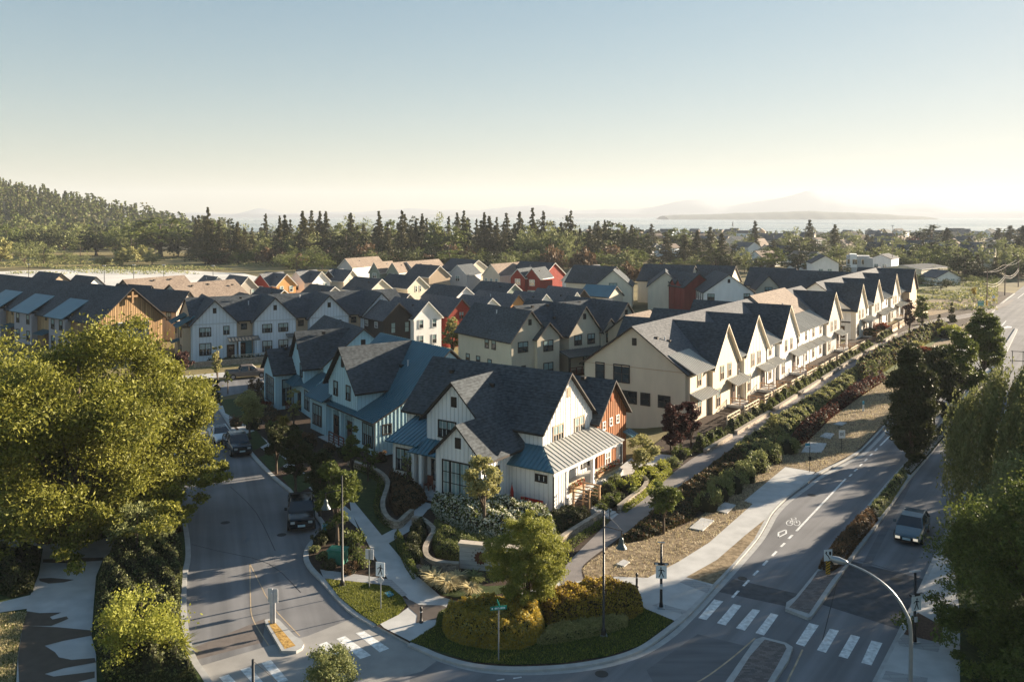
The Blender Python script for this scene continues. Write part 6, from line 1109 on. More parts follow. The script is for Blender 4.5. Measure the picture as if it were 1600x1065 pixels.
# the two big leafy trees at left
x, y = -31.2, 61.0; decid('shade_tree', 'huge sunlit yellow-green shade tree filling the left edge', 'tree', x, y, 15.2, 9.6, L_BIG, 11, 130000, .27, 64, .0, cr=.23, asp=.42, trunk_r=.45, extra=[(-4, -5, 2.6, 3.6, 7000), (2, -5.5, 2.4, 3.2, 6000), (6, -4, 2.6, 3.0, 5000)])
x, y = -27.8, 66.0; decid('shade_tree', 'second broad leafy tree beside the side street, right of the huge one', 'tree', x, y, 13.2, 5.3, L_BIG, 12, 76000, .26, 44, .04, cr=.25, asp=.42, trunk_r=.35, extra=[(5.6, -3.5, 4.0, 2.0, 4500), (2.5, -5, 2.6, 2.6, 5000), (-2, -6, 2.2, 2.6, 5000)])
x, y = -40.5, 64.0; decid('shade_tree', 'leafy tree mostly outside the left edge behind the huge one', 'tree', x, y, 14.0, 8, L_BIG, 13, 30000, .34, 40, .08, cr=.32, asp=.42, trunk_r=.35)
x, y = -19.6, 61.5; decid('shade_tree', 'low dark spreading tree leaning over the side street under the big crowns', 'tree', x, y, 5.8, 2.9, L_OLIVE, 14, 9000, .28, 24, .35, cr=.34, asp=.42) if 0 else None
L_RND = leafmat('round_tree_leaf', (0.10, 0.12, 0.022), (0.34, 0.34, 0.07), 0.35)
# round tree in front of the monument
x, y = G(823, 966); decid('round_tree', 'rounded bright-tipped tree growing out of the golden hedge in front of the entrance wall', 'tree', x, y, 6.4, 2.5, L_RND, 21, 70000, .14, 120, .15, cr=.19, asp=.34, trunk_r=.09, inner=.3)
def young(label, u, vb, vt, wpx, mt=None, seed=1, n=2600, size=.2, clear=.3, nc=26, cat='tree', name='young_tree', z=None, **k):
    x, y, h = tp(u, vb, vt); r = wpx / 2 * y / F_; return decid(name, label, cat, x, y, h, r, mt or L_OLIVE, seed, n, size, nc, clear, z=z, **k)
young('slender young tree with pale leaves in the hydrangea bed before the large front window', 757, 838, 722, 62, L_PALE, 31, 6000, .2, .32, z=.5)
young('multi-stemmed young tree beside the trail near the black crossing pole', 1037, 834, 752, 50, L_OLIVE, 32, 6000, .17, .38)
young('sunlit small maple between sidewalk and side street', 390, 686, 612, 50, L_PALE, 33, 8000, .2, .3)
young('dark narrow street tree at the junction of the two streets', 333, 656, 588, 26, L_DARK, 34, 5000, .22, .2)
young('small staked street tree on the sunlit cross street verge', 356, 614, 578, 13, L_OLIVE, 35, 700, .2, .4)
young('low russet-leaved tree at the corner near the glazed bay', 404, 622, 588, 34, L_BROWN, 36, 1500, .2, .2)
young('dark street tree second in line from the maple', 432, 740, 652, 44, L_DARK, 37, 9000, .2, .3)
young('dark bushy street tree between metal-roofed house and side street', 462, 776, 672, 54, L_DARK, 38, 12000, .2, .28)
young('dark street tree with green-tipped crown just above the black pickup', 500, 806, 700, 52, L_DARK, 39, 12000, .19, .28)
young('larger dark street tree beside the bell-shade lamp', 527, 852, 716, 70, L_OLIVE, 40, 18000, .19, .25)
young('slim yellow-green tree before the glazed bay porch', 459, 672, 600, 22, L_PALE, 41, 1700, .18, .2)
young('slim pale tree before the arched porch of the metal-roofed house', 549, 752, 655, 30, L_OLIVE, 42, 4500, .18, .2)
young('sparse young tree at the corner of the metal-roofed house', 575, 752, 690, 30, L_OLIVE, 43, 1600, .18, .25)
young('thin climbing tree against the left wing of the white corner house', 636, 768, 700, 16, L_SAGE, 44, 900, .17, .15)
young('small tree with yellow leaves before the grey-blue townhouses', 340, 603, 532, 20, L_PALE, 45, 2200, .25, .2)
young('second small yellowing tree half behind the dark front bay', 462, 600, 528, 11, L_LIME, 46, 800, .25, .2)
young('russet-leaved tree between red cottage and beige townhouses', 707, 566, 493, 30, L_PALE, 47, 5000, .28, .25)
young('small bright vine-like tree before the beige balcony', 851, 578, 552, 17, L_LIME, 48, 600, .25, .2)
young('airy yellow small tree at the driveway edge', 1005, 742, 680, 50, L_PALE, 49, 6000, .18, .2)
for i, (u, vb, vt) in enumerate(((1048, 708, 625), (1064, 703, 622), (1080, 697, 622))): young('purple-leaved columnar tree against the beige end wall, %s of three' % ['left', 'middle', 'right'][i], u, vb, vt, 26, L_PURP, 50 + i, 11000, .2, .05, 44, group='purple columnar trees', cr=.4)
young('small pale tree on the right edge of the trail, near the round hedge', 1208, 690, 645, 30, L_PALE, 54, 1500, .18, .3)
young('small airy tree on the trail edge farther along', 1382, 572, 540, 16, L_SAGE, 55, 900, .25, .2); young('tiny young tree in the shrub bed halfway along the trail', 1363, 602, 560, 18, L_SAGE, 56, 900, .25, .2)
young('purple-leaved columnar tree at the far end of the rowhouses', 1421, 520, 462, 20, L_PURP, 57, 2200, .35, .1, cr=.4); young('dark green columnar tree at the far end of the rowhouses', 1441, 518, 455, 22, L_OLIVE, 58, 2600, .35, .1, cr=.4)
young('bright yellow young tree in the rough meadow', 1522, 468, 447, 8, L_GOLD, 59, 400, .4, .3)
x, y, h = tp(1468, 524, 490); conifer('small_spruce', 'small dark spruce beside the trail bend', x, y) if 0 else None
for (u, vb, vt, wp, lab) in ((1467, 526, 490, 15, 'small dark spruce in the meadow beside the trail bend'), (1487, 503, 472, 17, 'second small spruce, nearer the road')):
    x, y, h = tp(u, vb, vt); conifer('spruce', lab, 'tree', x, y, h, wp / 2 * y / F_ * 1.15, u, 1500, .45, clear=.03)
# shrubs
def sh(u, v, r, h, mt, label, seed=1, n=600, size=.17, cat='shrub', name='shrub', **k): x, y = G(u, v); return shrub(x, y, r, h, mt, label, cat, name, seed=seed, n=n, size=size, **k)
x, y = G(222, 1040); decid('lime_bush', 'sunlit lime-green bush between park path and side street at bottom left', 'shrub', x, y, 4.2, 2.3, L_LIME, 61, 9000, .15, 30, .02, cr=.36)
tuft(*G(278, 1035), 1.2, 1.5, L_LIME, 'bright arching grass clump at the kerb beside the lime bush', 62, 200)
x, y = G(215, 880); decid('tall_shrub', 'tall grey-green shrub at the bend of the park path', 'shrub', x, y, 4.2, 1.9, L_SAGE, 63, 5000, .18, 20, .05, cr=.36)
hedge([(165, 1065), (152, 1020), (150, 985), (150, 945), (155, 905), (172, 872), (205, 850), (260, 838), (284, 862), (284, 900), (280, 950), (283, 990), (292, 1030), (310, 1075)], 1.1, L_DARK, 'dense dark shrub bank between the park path and the side street', n=16000, size=.15, seed=7, wob=.7, m2=L_SAGE, frac=.25, kind=None, cat='shrubbery', name='shrub_bank')
hedge([(-60, 905), (-60, 880), (30, 868), (62, 868), (58, 895), (50, 925), (20, 933)], 1.0, L_DARK, 'dark shrubs at the left of the park path under the huge tree', n=6000, size=.16, seed=8, wob=.7, cat='shrubbery', name='shrub_bank')
hedge([(60, 850), (40, 835), (100, 812), (200, 800), (275, 800), (284, 830), (240, 836), (180, 828), (140, 842)], .9, L_BROWN, 'dark undergrowth beneath the big shade trees', n=6000, size=.18, seed=9, wob=.7, cat='shrubbery', name='shrub_bank')
x, y = G(518, 1100); decid('brown_bush', 'rounded bush top poking into the bottom edge', 'shrub', x, y, 3.0, 1.25, L_SAGE, 64, 12000, .11, 40, .02, cr=.34)
for i, (u, v, r, h, m_) in enumerate(((500, 850, .9, 1.1, L_DARK), (520, 842, 1.1, 1.4, L_OLIVE), (548, 862, 1.3, 1.7, L_OLIVE), (562, 886, 1.1, 1.3, L_OLIVE), (505, 872, .8, .7, L_SAGE), (490, 862, .6, .5, L_SAGE), (545, 895, .8, .8, L_BROWN), (515, 888, .8, .8, L_DARK))):
    sh(u, v, r, h, m_, ['dark shrub above the green transformer box, nearest the pickup', 'green shrub between pickup and transformer box', 'tall green shrub right of the transformer box', 'green shrub at the sidewalk edge right of the transformer box', 'low pale shrub at the kerb left of the transformer box', 'lowest pale shrub on the kerb curve', 'brown shrub next to the paver band', 'dark low shrub in front of the transformer box'][i], 70 + i, 900, .13)
hedge([(646, 905), (633, 885), (622, 862), (616, 838), (622, 833), (634, 850), (648, 880), (655, 900)], .5, L_OLIVE, 'clipped low hedge curving down toward the bench', n=1800, size=.1, edge=.35, seed=11)
hedge([(596, 750), (602, 760), (596, 775), (590, 792), (596, 808), (612, 824), (604, 824), (588, 808), (583, 790), (589, 768), (590, 752), (560, 735), (545, 728), (550, 722), (575, 730)], .45, L_OLIVE, 'clipped low hedge following the serpentine stone wall', n=2500, size=.1, edge=.3, seed=12)
hedge([(606, 750), (630, 750), (655, 768), (668, 782), (640, 802), (620, 806), (608, 790), (612, 770)], .9, L_BROWN, 'brownish shrubs inside the serpentine wall beside the entry steps', n=4000, size=.14, seed=13, wob=.7, cat='shrubbery', name='shrub_bank')
hedge([(628, 868), (640, 832), (655, 818), (668, 824), (665, 845), (660, 862), (664, 885), (650, 885), (640, 880)], .7, L_DARK, 'dark shrubs in the pocket bed above the bench', n=3000, size=.13, seed=14, wob=.6, cat='shrubbery', name='shrub_bank')
hedge([(674, 798), (700, 792), (760, 796), (830, 806), (862, 820), (870, 846), (820, 852), (760, 846), (716, 828), (684, 812)], 1.15, L_OLIVE, 'white-flowering hydrangea bank below the corner house', n=11000, size=.17, seed=15, m2=L_HYD, frac=.45, wob=.5, cat='flower bed', name='hydrangea_bank', z=.3, asp=.85)
hedge([(678, 818), (712, 834), (760, 852), (830, 860), (842, 872), (790, 885), (720, 878), (682, 870), (674, 852)], .75, L_OLIVE, 'grassy green ground cover between hydrangeas and entrance wall', n=7000, size=.16, seed=16, m2=L_SAGE, frac=.35, wob=.4, cat='shrubbery', name='ground_cover', asp=.25)
for i, (u, v, r, h, m_) in enumerate(((682, 918, 1.05, 1.0, L_STRAW), (700, 926, 1.0, 1.1, L_STRAW), (716, 914, .8, .9, L_STRAW), (735, 930, .8, .8, L_STRAW), (740, 912, .9, .8, L_SAGE), (670, 906, .8, .9, L_STRAW))):
    tuft(*G(u, v), r, h, m_, ['straw-coloured grass clump, second from the bench', 'large straw grass clump in the middle before the entrance wall', 'small straw grass clump close to the entrance wall corner', 'straw grass clump isolated to the right near the round tree', 'greenish grass clump right at the foot of the entrance wall', 'straw-coloured grass clump next to the bench'][i], 80 + i, 260)
# golden hedges
hedge([(690, 982), (700, 970), (730, 962), (775, 957), (820, 958), (846, 966), (851, 985), (838, 1005), (815, 1014), (770, 1015), (725, 1008), (700, 998)], 1.25, L_GOLD, 'nearer golden clipped hedge around the round tree trunk', n=16000, size=.13, seed=17, m2=L_PALE, frac=.2)
hedge([(842, 962), (848, 945), (880, 935), (930, 928), (978, 930), (1000, 940), (1005, 955), (990, 966), (940, 972), (890, 975), (858, 978)], 1.15, L_GOLD, 'farther golden-brown hedge beside the tall bell-shade lamp', n=14000, size=.13, seed=18, m2=L_BROWN, frac=.3)
hedge([(680, 985), (682, 972), (700, 960), (770, 949), (850, 936), (930, 922), (925, 928), (850, 942), (780, 956), (705, 968), (692, 985)], .55, L_OLIVE, 'narrow green edging hedge behind the golden hedges along the sidewalk', n=6000, size=.11, edge=.3, seed=19)
hedge([(838, 1008), (856, 985), (900, 976), (960, 970), (982, 968), (980, 980), (940, 992), (880, 1004)], .45, L_PALE, 'low pale-green front hedge right of the nearer golden hedge', n=5000, size=.11, edge=.4, seed=20)
# round hedge shrubs on the right of the trail
hl = ['first', 'second', 'third', 'fourth', 'fifth', 'sixth', 'seventh']
for i, (u, v, r) in enumerate(((1106, 796, 1.45), (1124, 781, 1.4), (1145, 768, 1.5), (1165, 752, 1.5), (1185, 736, 1.5), (1207, 722, 1.6), (1228, 707, 1.6))): sh(u, v, r, 2.0, L_SAGE, '%s round green hedge shrub from the near end, beside the dry verge' % hl[i], 90 + i, 2200, .11, 'hedge shrub', 'hedge_shrub', group='round hedge shrubs along the dry verge')
hedge([(962, 850), (1015, 808), (1050, 775), (1092, 744), (1158, 696), (1180, 688), (1200, 700), (1170, 728), (1130, 758), (1095, 790), (1080, 812), (1010, 842)], .5, L_BROWN, 'dark brown low planting between trail and round hedge', n=12000, size=.16, seed=21, m2=L_DARK, frac=.5, wob=.8, cat='shrubbery', name='shrub_bank')
hedge([(1140, 708), (1160, 695), (1218, 654), (1275, 618), (1330, 581), (1345, 580), (1335, 600), (1290, 632), (1240, 672), (1215, 700), (1180, 725)], .7, L_SAGE, 'sunlit sage-green shrub bed along the trail beyond the round hedge', n=14000, size=.2, seed=22, m2=L_PALE, frac=.3, wob=.9, cat='shrubbery', name='shrub_bank')
hedge([(1236, 700), (1240, 678), (1290, 640), (1335, 606), (1375, 585), (1385, 592), (1345, 618), (1295, 655), (1260, 690)], .8, L_PURP, 'dark reddish barberry bed beside the dry verge', n=9000, size=.2, seed=23, m2=L_RED, frac=.15, wob=.7, cat='shrubbery', name='shrub_bank')
hedge([(1335, 580), (1378, 553), (1432, 524), (1480, 508), (1470, 525), (1420, 552), (1385, 578), (1350, 598)], 1.3, L_SAGE, 'mounded grassy shrubs along the far bend of the trail', n=11000, size=.28, seed=24, m2=L_BROWN, frac=.35, wob=1.2, cat='shrubbery', name='shrub_bank')
sh(1448, 560, 2.6, 2.0, L_RED, 'red-leaved shrub near the small spruce', 101, 1200, .2); sh(1482, 528, 3.0, 2.6, L_LIME, 'bright lime rounded shrub beside the small spruces', 102, 1600, .15); sh(1425, 548, 2.2, 1.8, L_PALE, 'pale yellowish shrub mound left of the red-leaved one', 103, 1000, .2)
# garden right of the porch
gl = [(940, 800, 1.0, .9, L_OLIVE), (952, 790, 1.1, 1.2, L_OLIVE), (930, 786, 1.0, 1.4, L_DARK), (950, 772, 1.1, 1.3, L_OLIVE), (968, 782, 1.0, .9, L_DARK), (960, 760, 1.0, 1.2, L_SAGE), (982, 766, 1.3, 1.2, L_LIME), (1000, 758, 1.5, 1.4, L_LIME), (1020, 748, 1.3, 1.2, L_LIME), (1004, 742, 1.2, 1.1, L_LIME), (1034, 738, 1.2, 1.1, L_LIME), (1052, 728, 1.2, 1.0, L_SAGE), (1062, 714, 1.2, 1.1, L_OLIVE), (990, 776, .9, .8, L_OLIVE)]
pos = ['by the garden gate', 'behind the garden wall', 'against the porch rail', 'under the porch end', 'in the middle of the porch garden', 'near the rust house door', 'first bright one along the trail', 'largest bright one along the trail', 'third bright one along the trail', 'bright one set back from the trail', 'fourth bright one along the trail', 'grey-green one before the purple trees', 'dark one at the foot of the purple trees', 'small one where the garden wall ends']
for i, (u, v, r, h, m_) in enumerate(gl): sh(u, v, r, h, m_, 'rounded garden shrub, ' + pos[i], 110 + i, 1100, .13)
hedge([PQ(58.6, 29.5), PQ(62, 29.7), PQ(66, 30.2), PQ(70, 30.6), PQ(70, 31.3), PQ(66, 30.8), PQ(62, 30.0), PQ(58.6, 29.9)], .5, L_LIME, 'low bright hedge between stone wall and trail', n=2500, size=.12, edge=.3, px=False, seed=25)
hedge([PQ(48, 31.2), PQ(52, 31.4), PQ(56.2, 31.3), PQ(56.2, 33.4), PQ(52, 33.6), PQ(48.5, 33.0)], .8, L_DARK, 'dark planting behind the trail wall left of the steps', n=3500, size=.13, px=False, seed=26, wob=.6, cat='shrubbery', name='shrub_bank')
hedge([PQ(48, 29.2), PQ(56.0, 29.6), PQ(56.0, 30.1), PQ(48, 29.8)], .4, L_OLIVE, 'low green edging below the trail wall left of the steps', n=1500, size=.11, edge=.25, px=False, seed=27)
for i, (a, c_) in enumerate(gw): qq = lambda p: 30.9 + .5 * min(1, max(0, (p - 100) / 40)); hedge([PQ(a, qq(a)), PQ(c_, qq(c_)), PQ(c_, qq(c_) + 1.1), PQ(a, qq(a) + 1.1)], .75, L_SAGE if i % 2 else L_OLIVE, 'row of small planted shrubs above the trailside wall, %s garden from the near end' % ['first', 'second', 'third', 'fourth', 'fifth', 'sixth', 'seventh', 'eighth'][i], n=1600, size=.16, edge=.4, px=False, seed=30 + i, wob=1.6, cat='shrub row', name='shrub_row', z=.1)
sh(1360, 525, 2.4, 1.8, L_DARK, 'dark bush in the gap between the two trailside rows', 140, 1000, .2); sh(1378, 518, 2.4, 1.9, L_RED, 'reddish bush in the gap between the two trailside rows', 141, 1000, .2)
# flower boxes and porch things
for (p0, q0, p1, q1, z, lab) in ((54.45, 34.3, 54.85, 38.0, .55, 'red and white flower planter along the deck rail below the flank wall'), (57.9, 33.9, 60.1, 34.25, 1.3, 'red flower planter on the porch rail nearest the corner'), (62.3, 33.9, 66.3, 34.25, 1.35, 'long flower planter on the porch rail nearer the rust house')):
    rg = np.random.default_rng(5); n_ = 420; P_ = np.stack([rg.uniform(p0, p1, n_), rg.uniform(q0, q1, n_), z + rg.uniform(0, .38, n_)], -1); XY = np.array([PQ(a, b_) for a, b_ in P_[:, :2]]); c0 = XY.mean(0); V, Fq = quads(np.concatenate([XY - c0, P_[:, 2:]], 1), .15, rg, .8)
    e = empty('flower_planter', (c0[0], c0[1], 0), R(0)); tag(e, lab, 'flower planter'); mi = rg.choice([0, 1, 2], len(Fq), p=[.4, .4, .2]); link(bpy.data.objects.new('flowers', npmesh('flowers', V, Fq, [L_OLIVE, L_RFL, L_HYD], mi)), e)
    b = MB(); cs = [Vector((*PQ(a, b_), 0)) - Vector((*c0, 0)) for a, b_ in ((p0, q0), (p1, q0), (p1, q1), (p0, q1))]
    k = len(b.v); b.v += [(c.x, c.y, zz) for zz in (z - .25, z) for c in cs]
    for f in ((3, 2, 1, 0), (4, 5, 6, 7), (0, 1, 5, 4), (1, 2, 6, 5), (2, 3, 7, 6), (3, 0, 4, 7)): b.f.append(f); b.m.append(0)
    b.build('planter_box', CEDAR, e)
x, y = PQ(54.9, 37.6); e = empty('patio_umbrella', (x, y, 0)); tag(e, 'closed red patio umbrella against the flank wall of the corner house', 'patio umbrella'); b = MB(); b.lathe((0, 0, 0), [(.04, 0), (.04, .5), (.16, .55), (.14, 1.2), (.05, 1.7), (.02, 1.85)], 10); b.build('canopy', mat('red_cloth', (.42, .02, .015), .8), e, True); b = MB(); b.tube((0, 0, -.1), (0, 0, 2.0), .025, .025, 6); b.build('pole', BLACKM, e)
x, y = PQ(55.0, 36.0); e = empty('red_sofa', (x, y, -.05), R(90 - A0)); tag(e, 'low red cushioned garden sofa behind the deck flowers', 'garden sofa'); RC = MATS['red_cloth']; b = MB(); b.box(-.35, .35, -1.0, 1.0, .2, .5); b.build('seat', RC, e); b = MB(); b.box(.2, .38, -1.0, 1.0, .5, .95); b.build('backrest', RC, e)
x, y = PQ(55.05, 36.9); e = empty('garden_chair', (x, y, 0), R(90 - A0)); tag(e, 'white wire-backed garden chair on the deck by the umbrella', 'garden chair'); b = MB(); b.box(-.2, .2, -.2, .2, .45, .5); b.build('seat', WTRIM, e); b = MB(); [b.tube((.2, yy, .5), (.25, yy, 1.15), .02, .02, 5) for yy in (-.2, -.07, .07, .2)]; b.tube((.25, -.2, 1.15), (.25, .2, 1.15), .025, .025, 5); b.build('backrest', WTRIM, e)
for s, t in ((-.18, -.18), (.18, -.18), (-.18, .18), (.18, .18)): b = MB(); b.tube((s, t, 0), (s, t, .45), .02, .02, 5); b.build('leg', WTRIM, e)
for (p_, q_, lab) in ((53.6, 44.0, 'red-cushioned wooden chair on the entry porch'), (37.0 if 0 else 53.5, 45.0, 'second wooden chair with dark cushion on the entry porch')):
    x, y = PQ(p_, q_); e = empty('porch_chair', (x, y, .45), R(90 - A0)); tag(e, lab, 'chair'); b = MB(); b.box(-.25, .3, -.3, .3, .38, .45); b.build('seat', REDWD, e); b = MB(); b.box(.24, .3, -.3, .3, .45, 1.1); b.build('backrest', REDWD, e)
    for s, t in ((-.22, -.26), (.26, -.26), (-.22, .26), (.26, .26)): b = MB(); b.box(s - .03, s + .03, t - .03, t + .03, 0, .6 if s < 0 else .38); b.build('leg', REDWD, e)
# beds in front of the two blue houses
for i, (p_, q_, r, h, m_) in enumerate(((35.0, 73.8, 1.0, 1.2, L_DARK), (34.2, 75.4, 1.0, 1.3, L_BROWN), (33.8, 79.5, 1.1, 1.5, L_BROWN), (33.6, 82.0, 1.1, 1.3, L_DARK), (34.2, 84.4, 1.1, 1.2, L_DARK), (33.0, 87.0, 1.2, 1.4, L_OLIVE), (31.8, 89.5, 1.3, 1.5, L_DARK), (30.8, 91.8, 1.2, 1.2, L_BROWN), (37.2, 70.6, 1.2, 1.0, L_BROWN), (40.0, 70.2, 1.2, 1.0, L_DARK))):
    x, y = PQ(p_, q_, 53.4); shrub(x, y, r, h, m_, 'foundation shrub before the metal-roofed house, ' + ['at its right front corner', 'under its right window', 'by the arched porch rail', 'left of the arched porch', 'under its left window', 'left of its small side roof', 'between it and the bay-fronted house', 'nearest the bay-fronted house porch', 'beside its right side wall, nearer the street', 'beside its right side wall, farther back'][i], seed=150 + i, n=900, size=.15)
tuft(*PQ(34.0, 86.2, 53.4), 1.1, 2.0, L_GOLD, 'orange-tipped ornamental grass glowing between the two blue houses', 165, 260)
x, y = G(413, 640); sh(413, 640, 1.3, 1.3, L_RED, 'reddish shrub at the foot of the glazed bay', 166, 900, .15)
hedge([(404, 606), (392, 636), (400, 648), (420, 662), (440, 650), (416, 636)], .8, L_BROWN, 'brown hedge wrapping the corner of the bay-fronted house', n=2500, size=.16, seed=41)
hedge([PQ(21, 136.5, 61.5), PQ(56, 136.5, 61.5), PQ(56, 137.4, 61.5), PQ(21, 137.4, 61.5)], .9, L_DARK, 'dark clipped hedge before the grey-blue townhouse porches', n=4000, size=.2, edge=.4, px=False, seed=42, z=0)
swall([PQ(19, 135.6, 61.5), PQ(56, 135.6, 61.5)], .8, 'brown block retaining wall below the grey-blue townhouse hedge', .4, False, 0)
young('dark plum tree at the left side of the grey-blue townhouses', 283, 590, 545, 32, L_PURP, 60, 2000, .3, .1)
hedge([(345, 655), (372, 662), (420, 700), (455, 730), (500, 765), (530, 790), (545, 800), (560, 790), (545, 760), (520, 740), (490, 715), (470, 700), (455, 690), (440, 672), (430, 664), (400, 660), (372, 648)], .35, L_DARK, 'dark groundcover strip between front path and houses', n=7000, size=.14, seed=43, kind='stuff', cat='ground cover', name='ground_cover') if 0 else None
# ---- right side: willow, birch thicket, median trees
def willow(label, x, y, h, r, seed):
    rg = np.random.default_rng(seed); P = []; cs = []
    BA = rg.uniform(0, 6.283, 190); BT = rg.uniform(0, 1, 190) ** .5; BL = rg.uniform(.3, 1.0, 190); BZ = rg.normal(size=190) * .6
    for i in range(1500):
        k_ = int(rg.integers(0, 190)); a = BA[k_] + rg.normal() * .07; t = min(1.08, max(.02, BT[k_] + rg.normal() * .045)); rr = r * t; z = h * (.96 - .32 * t ** 2) + BZ[k_] + rg.normal() * .25; L = BL[k_] * rg.uniform(.6, 1.1) * h * (.28 + .5 * t); nn = int(L / .09); s = np.arange(nn) * .09
        out = rr + .35 * np.sqrt(s); sw = rg.normal(0, .12, 2); X = math.cos(a) * out + sw[0] * s * .3; Y = math.sin(a) * out + sw[1] * s * .3
        P.append(np.stack([X + rg.normal(0, .09, nn), Y + rg.normal(0, .09, nn), z - s + rg.normal(0, .03, nn)], -1))
        if i < 12: cs.append(np.array([math.cos(a) * rr * .8, math.sin(a) * rr * .8, z - .5]))
    P = np.concatenate(P); P = P[P[:, 2] > .4]; e = empty('willow_tree', (x, y, 0)); tag(e, label, 'tree')
    link(bpy.data.objects.new('trunk', trunkmesh(h, .4, cs, rg, h * .3)), e); V, Fq = quads(P, .26, rg, .4, (0, 0, 1.0)); link(bpy.data.objects.new('crown', npmesh('crown', V, Fq, [L_WIL])), e)
willow('weeping willow hanging over the right carriageway at the right edge', 37.8, 59.5, 12.6, 6.2, 71)
x, y = 27.5, 43.0; decid('roadside_tree', 'dense olive-green birch thicket reaching the ground in the bottom right corner', 'tree', x, y, 10.4, 5.4, L_OLIVE, 72, 80000, .16, 90, .0, cr=.24, asp=.6, inner=.3, extra=[(-3.2, -1, 1.2, 2.4, 6000), (-3, 2, 1.5, 2.4, 6000), (-2.6, -4, 1.3, 2.4, 7000), (-.5, -6, 1.5, 2.6, 7000)])
x, y = 31.2, 49.5; decid('roadside_tree', 'brighter-tipped tree between willow and birch thicket at the right edge', 'tree', x, y, 10.2, 4.2, L_SAGE, 73, 34000, .19, 50, .02, cr=.3)
x, y = 29.0, 36.5; decid('roadside_tree', 'tree at the extreme bottom right behind the birch thicket', 'tree', x, y, 9.5, 5, L_OLIVE, 74, 20000, .2, 40, .03, cr=.3)
young('tall dark oval tree with white trunk base, nearest in the median', 1424, 722, 532, 70, L_DARK, 75, 60000, .24, .02, 90, 'tree', 'median_tree', cr=.36, inner=.35, extra=[(0, 0, 1.6, 1.6, 5000)])
young('median tree right behind the nearest dark one', 1458, 668, 535, 78, L_DARK, 76, 38000, .26, .02, 60, 'tree', 'median_tree', cr=.3)
young('green median tree left of the tall columnar one', 1498, 640, 512, 66, L_OLIVE, 77, 24000, .28, .02, 50, 'tree', 'median_tree', cr=.3)
young('tall sunlit columnar median tree, farthest of the group', 1537, 600, 478, 56, L_OLIVE, 78, 24000, .3, .02, 54, 'tree', 'median_tree', cr=.36)
x, y = W(1640, 640, 0); conifer('spruce', 'big spruce outside the right edge whose drooping limbs enter the picture', 'tree', 71.0, 104, 15.5, 6.3, 79, 12000, .5, clear=.05, ragged=.5)
for i, (x, y, h, r) in enumerate(((49, 70, 8.5, 4), (55, 79, 9, 4), (62, 88, 9.5, 4.5), (68, 97, 10.5, 5), (83, 116, 11.5, 5), (43, 42, 11, 5), (40, 30, 11, 5), (52, 55, 13, 6), (58, 36, 13, 6))):
    decid('roadside_tree', 'roadside shade tree outside the right edge, ' + ['beyond the willow', 'second beyond the willow', 'third beyond the willow', 'beside the big spruce', 'behind the big spruce', 'right of the birch thicket', 'nearest the camera', 'right behind the willow', 'far right of the birch thicket'][i], 'tree', x, y, h, r, L_OLIVE, 0, 7000, .38, 30, .08, cr=.34, key='shade%d' % (i % 2), rz=i * 1.3)
# ================================================================ BACKGROUND TREES
rg = np.random.default_rng(77); random.seed(5)
ZN = ['at the left edge', 'above the left end of the pale lot', 'above the cedar gable end', 'above the right end of the pale lot', 'above the grey-blue gables', 'behind the bright orange cottage', 'behind the brown and white cottages', 'above the sage-fronted cottages', 'above the pale back-row cottages', 'above the blue-fronted cottage', 'above the pair of red gables', 'above the awning cottage', 'above the leftmost dark-roofed townhouse', 'above the deep red dormered house', 'above the large white gable', 'above the tan roof of the row', 'below the distant island', 'above the far white row', 'above the last tan gable', 'above the meadow', 'above the far road', 'at the right edge', 'beyond the right edge']
def zone(u, D=None, h=None):
    t = ZN[max(0, min(22, int(u / 75 + .25)))]
    if D is not None: t += ', ' + ('tall' if h > 21 else 'mid-height' if h > 12 else 'low') + ' and ' + ('nearest' if D < 375 else 'near' if D < 425 else 'midway back' if D < 480 else 'far back' if D < 560 else 'farthest')
    return t
def bconi(u, D, vt, r, seed, lab='dark belt conifer ', grp='conifers of the tree belt'):
    x = (u - 800) / F_ * D; h = CH - (vt - HV) * D / F_; k = seed % 5; conifer('conifer', lab + zone(u, D, h), 'tree', x, D, h, r, 200 + k, 3600, .95, key=k, group=grp, clear=.08, ragged=.62, rz=seed * 1.1)
def bdec(u, D, vt, r, seed, mt=None, lab='bushy tree ', grp='broadleaf trees beyond the houses', low=False):
    x = (u - 800) / F_ * D; h = max(2.5, CH - (vt - HV) * D / F_ - gh(x, D)); mt = mt or [L_OLIVE, L_SAGE, L_DARK][seed % 3]; decid('broadleaf_tree', lab + zone(u, D, h), 'tree', x, D, h, r, mt, 300 + seed % 3, 2000, 1.1, 26, .04, group=grp, key=(mt.name, seed % 3), rz=seed * .9, cr=.34)
for i in range(96):
    u = 300 + 700 * (i + rg.uniform(0, 1)) / 96; D = rg.uniform(400, 500); vt = 336 + rg.uniform(-7, 22) + (6 if u > 900 else 0) + (4 if u < 420 else 0); (bconi(u, D, vt, rg.uniform(5, 8.5), i) if rg.uniform() < .45 else bdec(u, D, vt + 4, rg.uniform(6, 10), i, [L_OLIVE, L_SAGE, L_DARK][i % 3], 'rounded belt tree ', 'broadleaf trees of the tree belt'))
for i, (u, vt) in enumerate(((325, 324), (445, 335), (487, 328), (500, 330), (548, 332), (592, 330), (628, 328), (725, 328), (757, 332), (812, 330), (832, 325), (849, 329), (892, 328), (660, 334))): bconi(u, 405 + 7 * (i % 5), vt, 6.5, i)
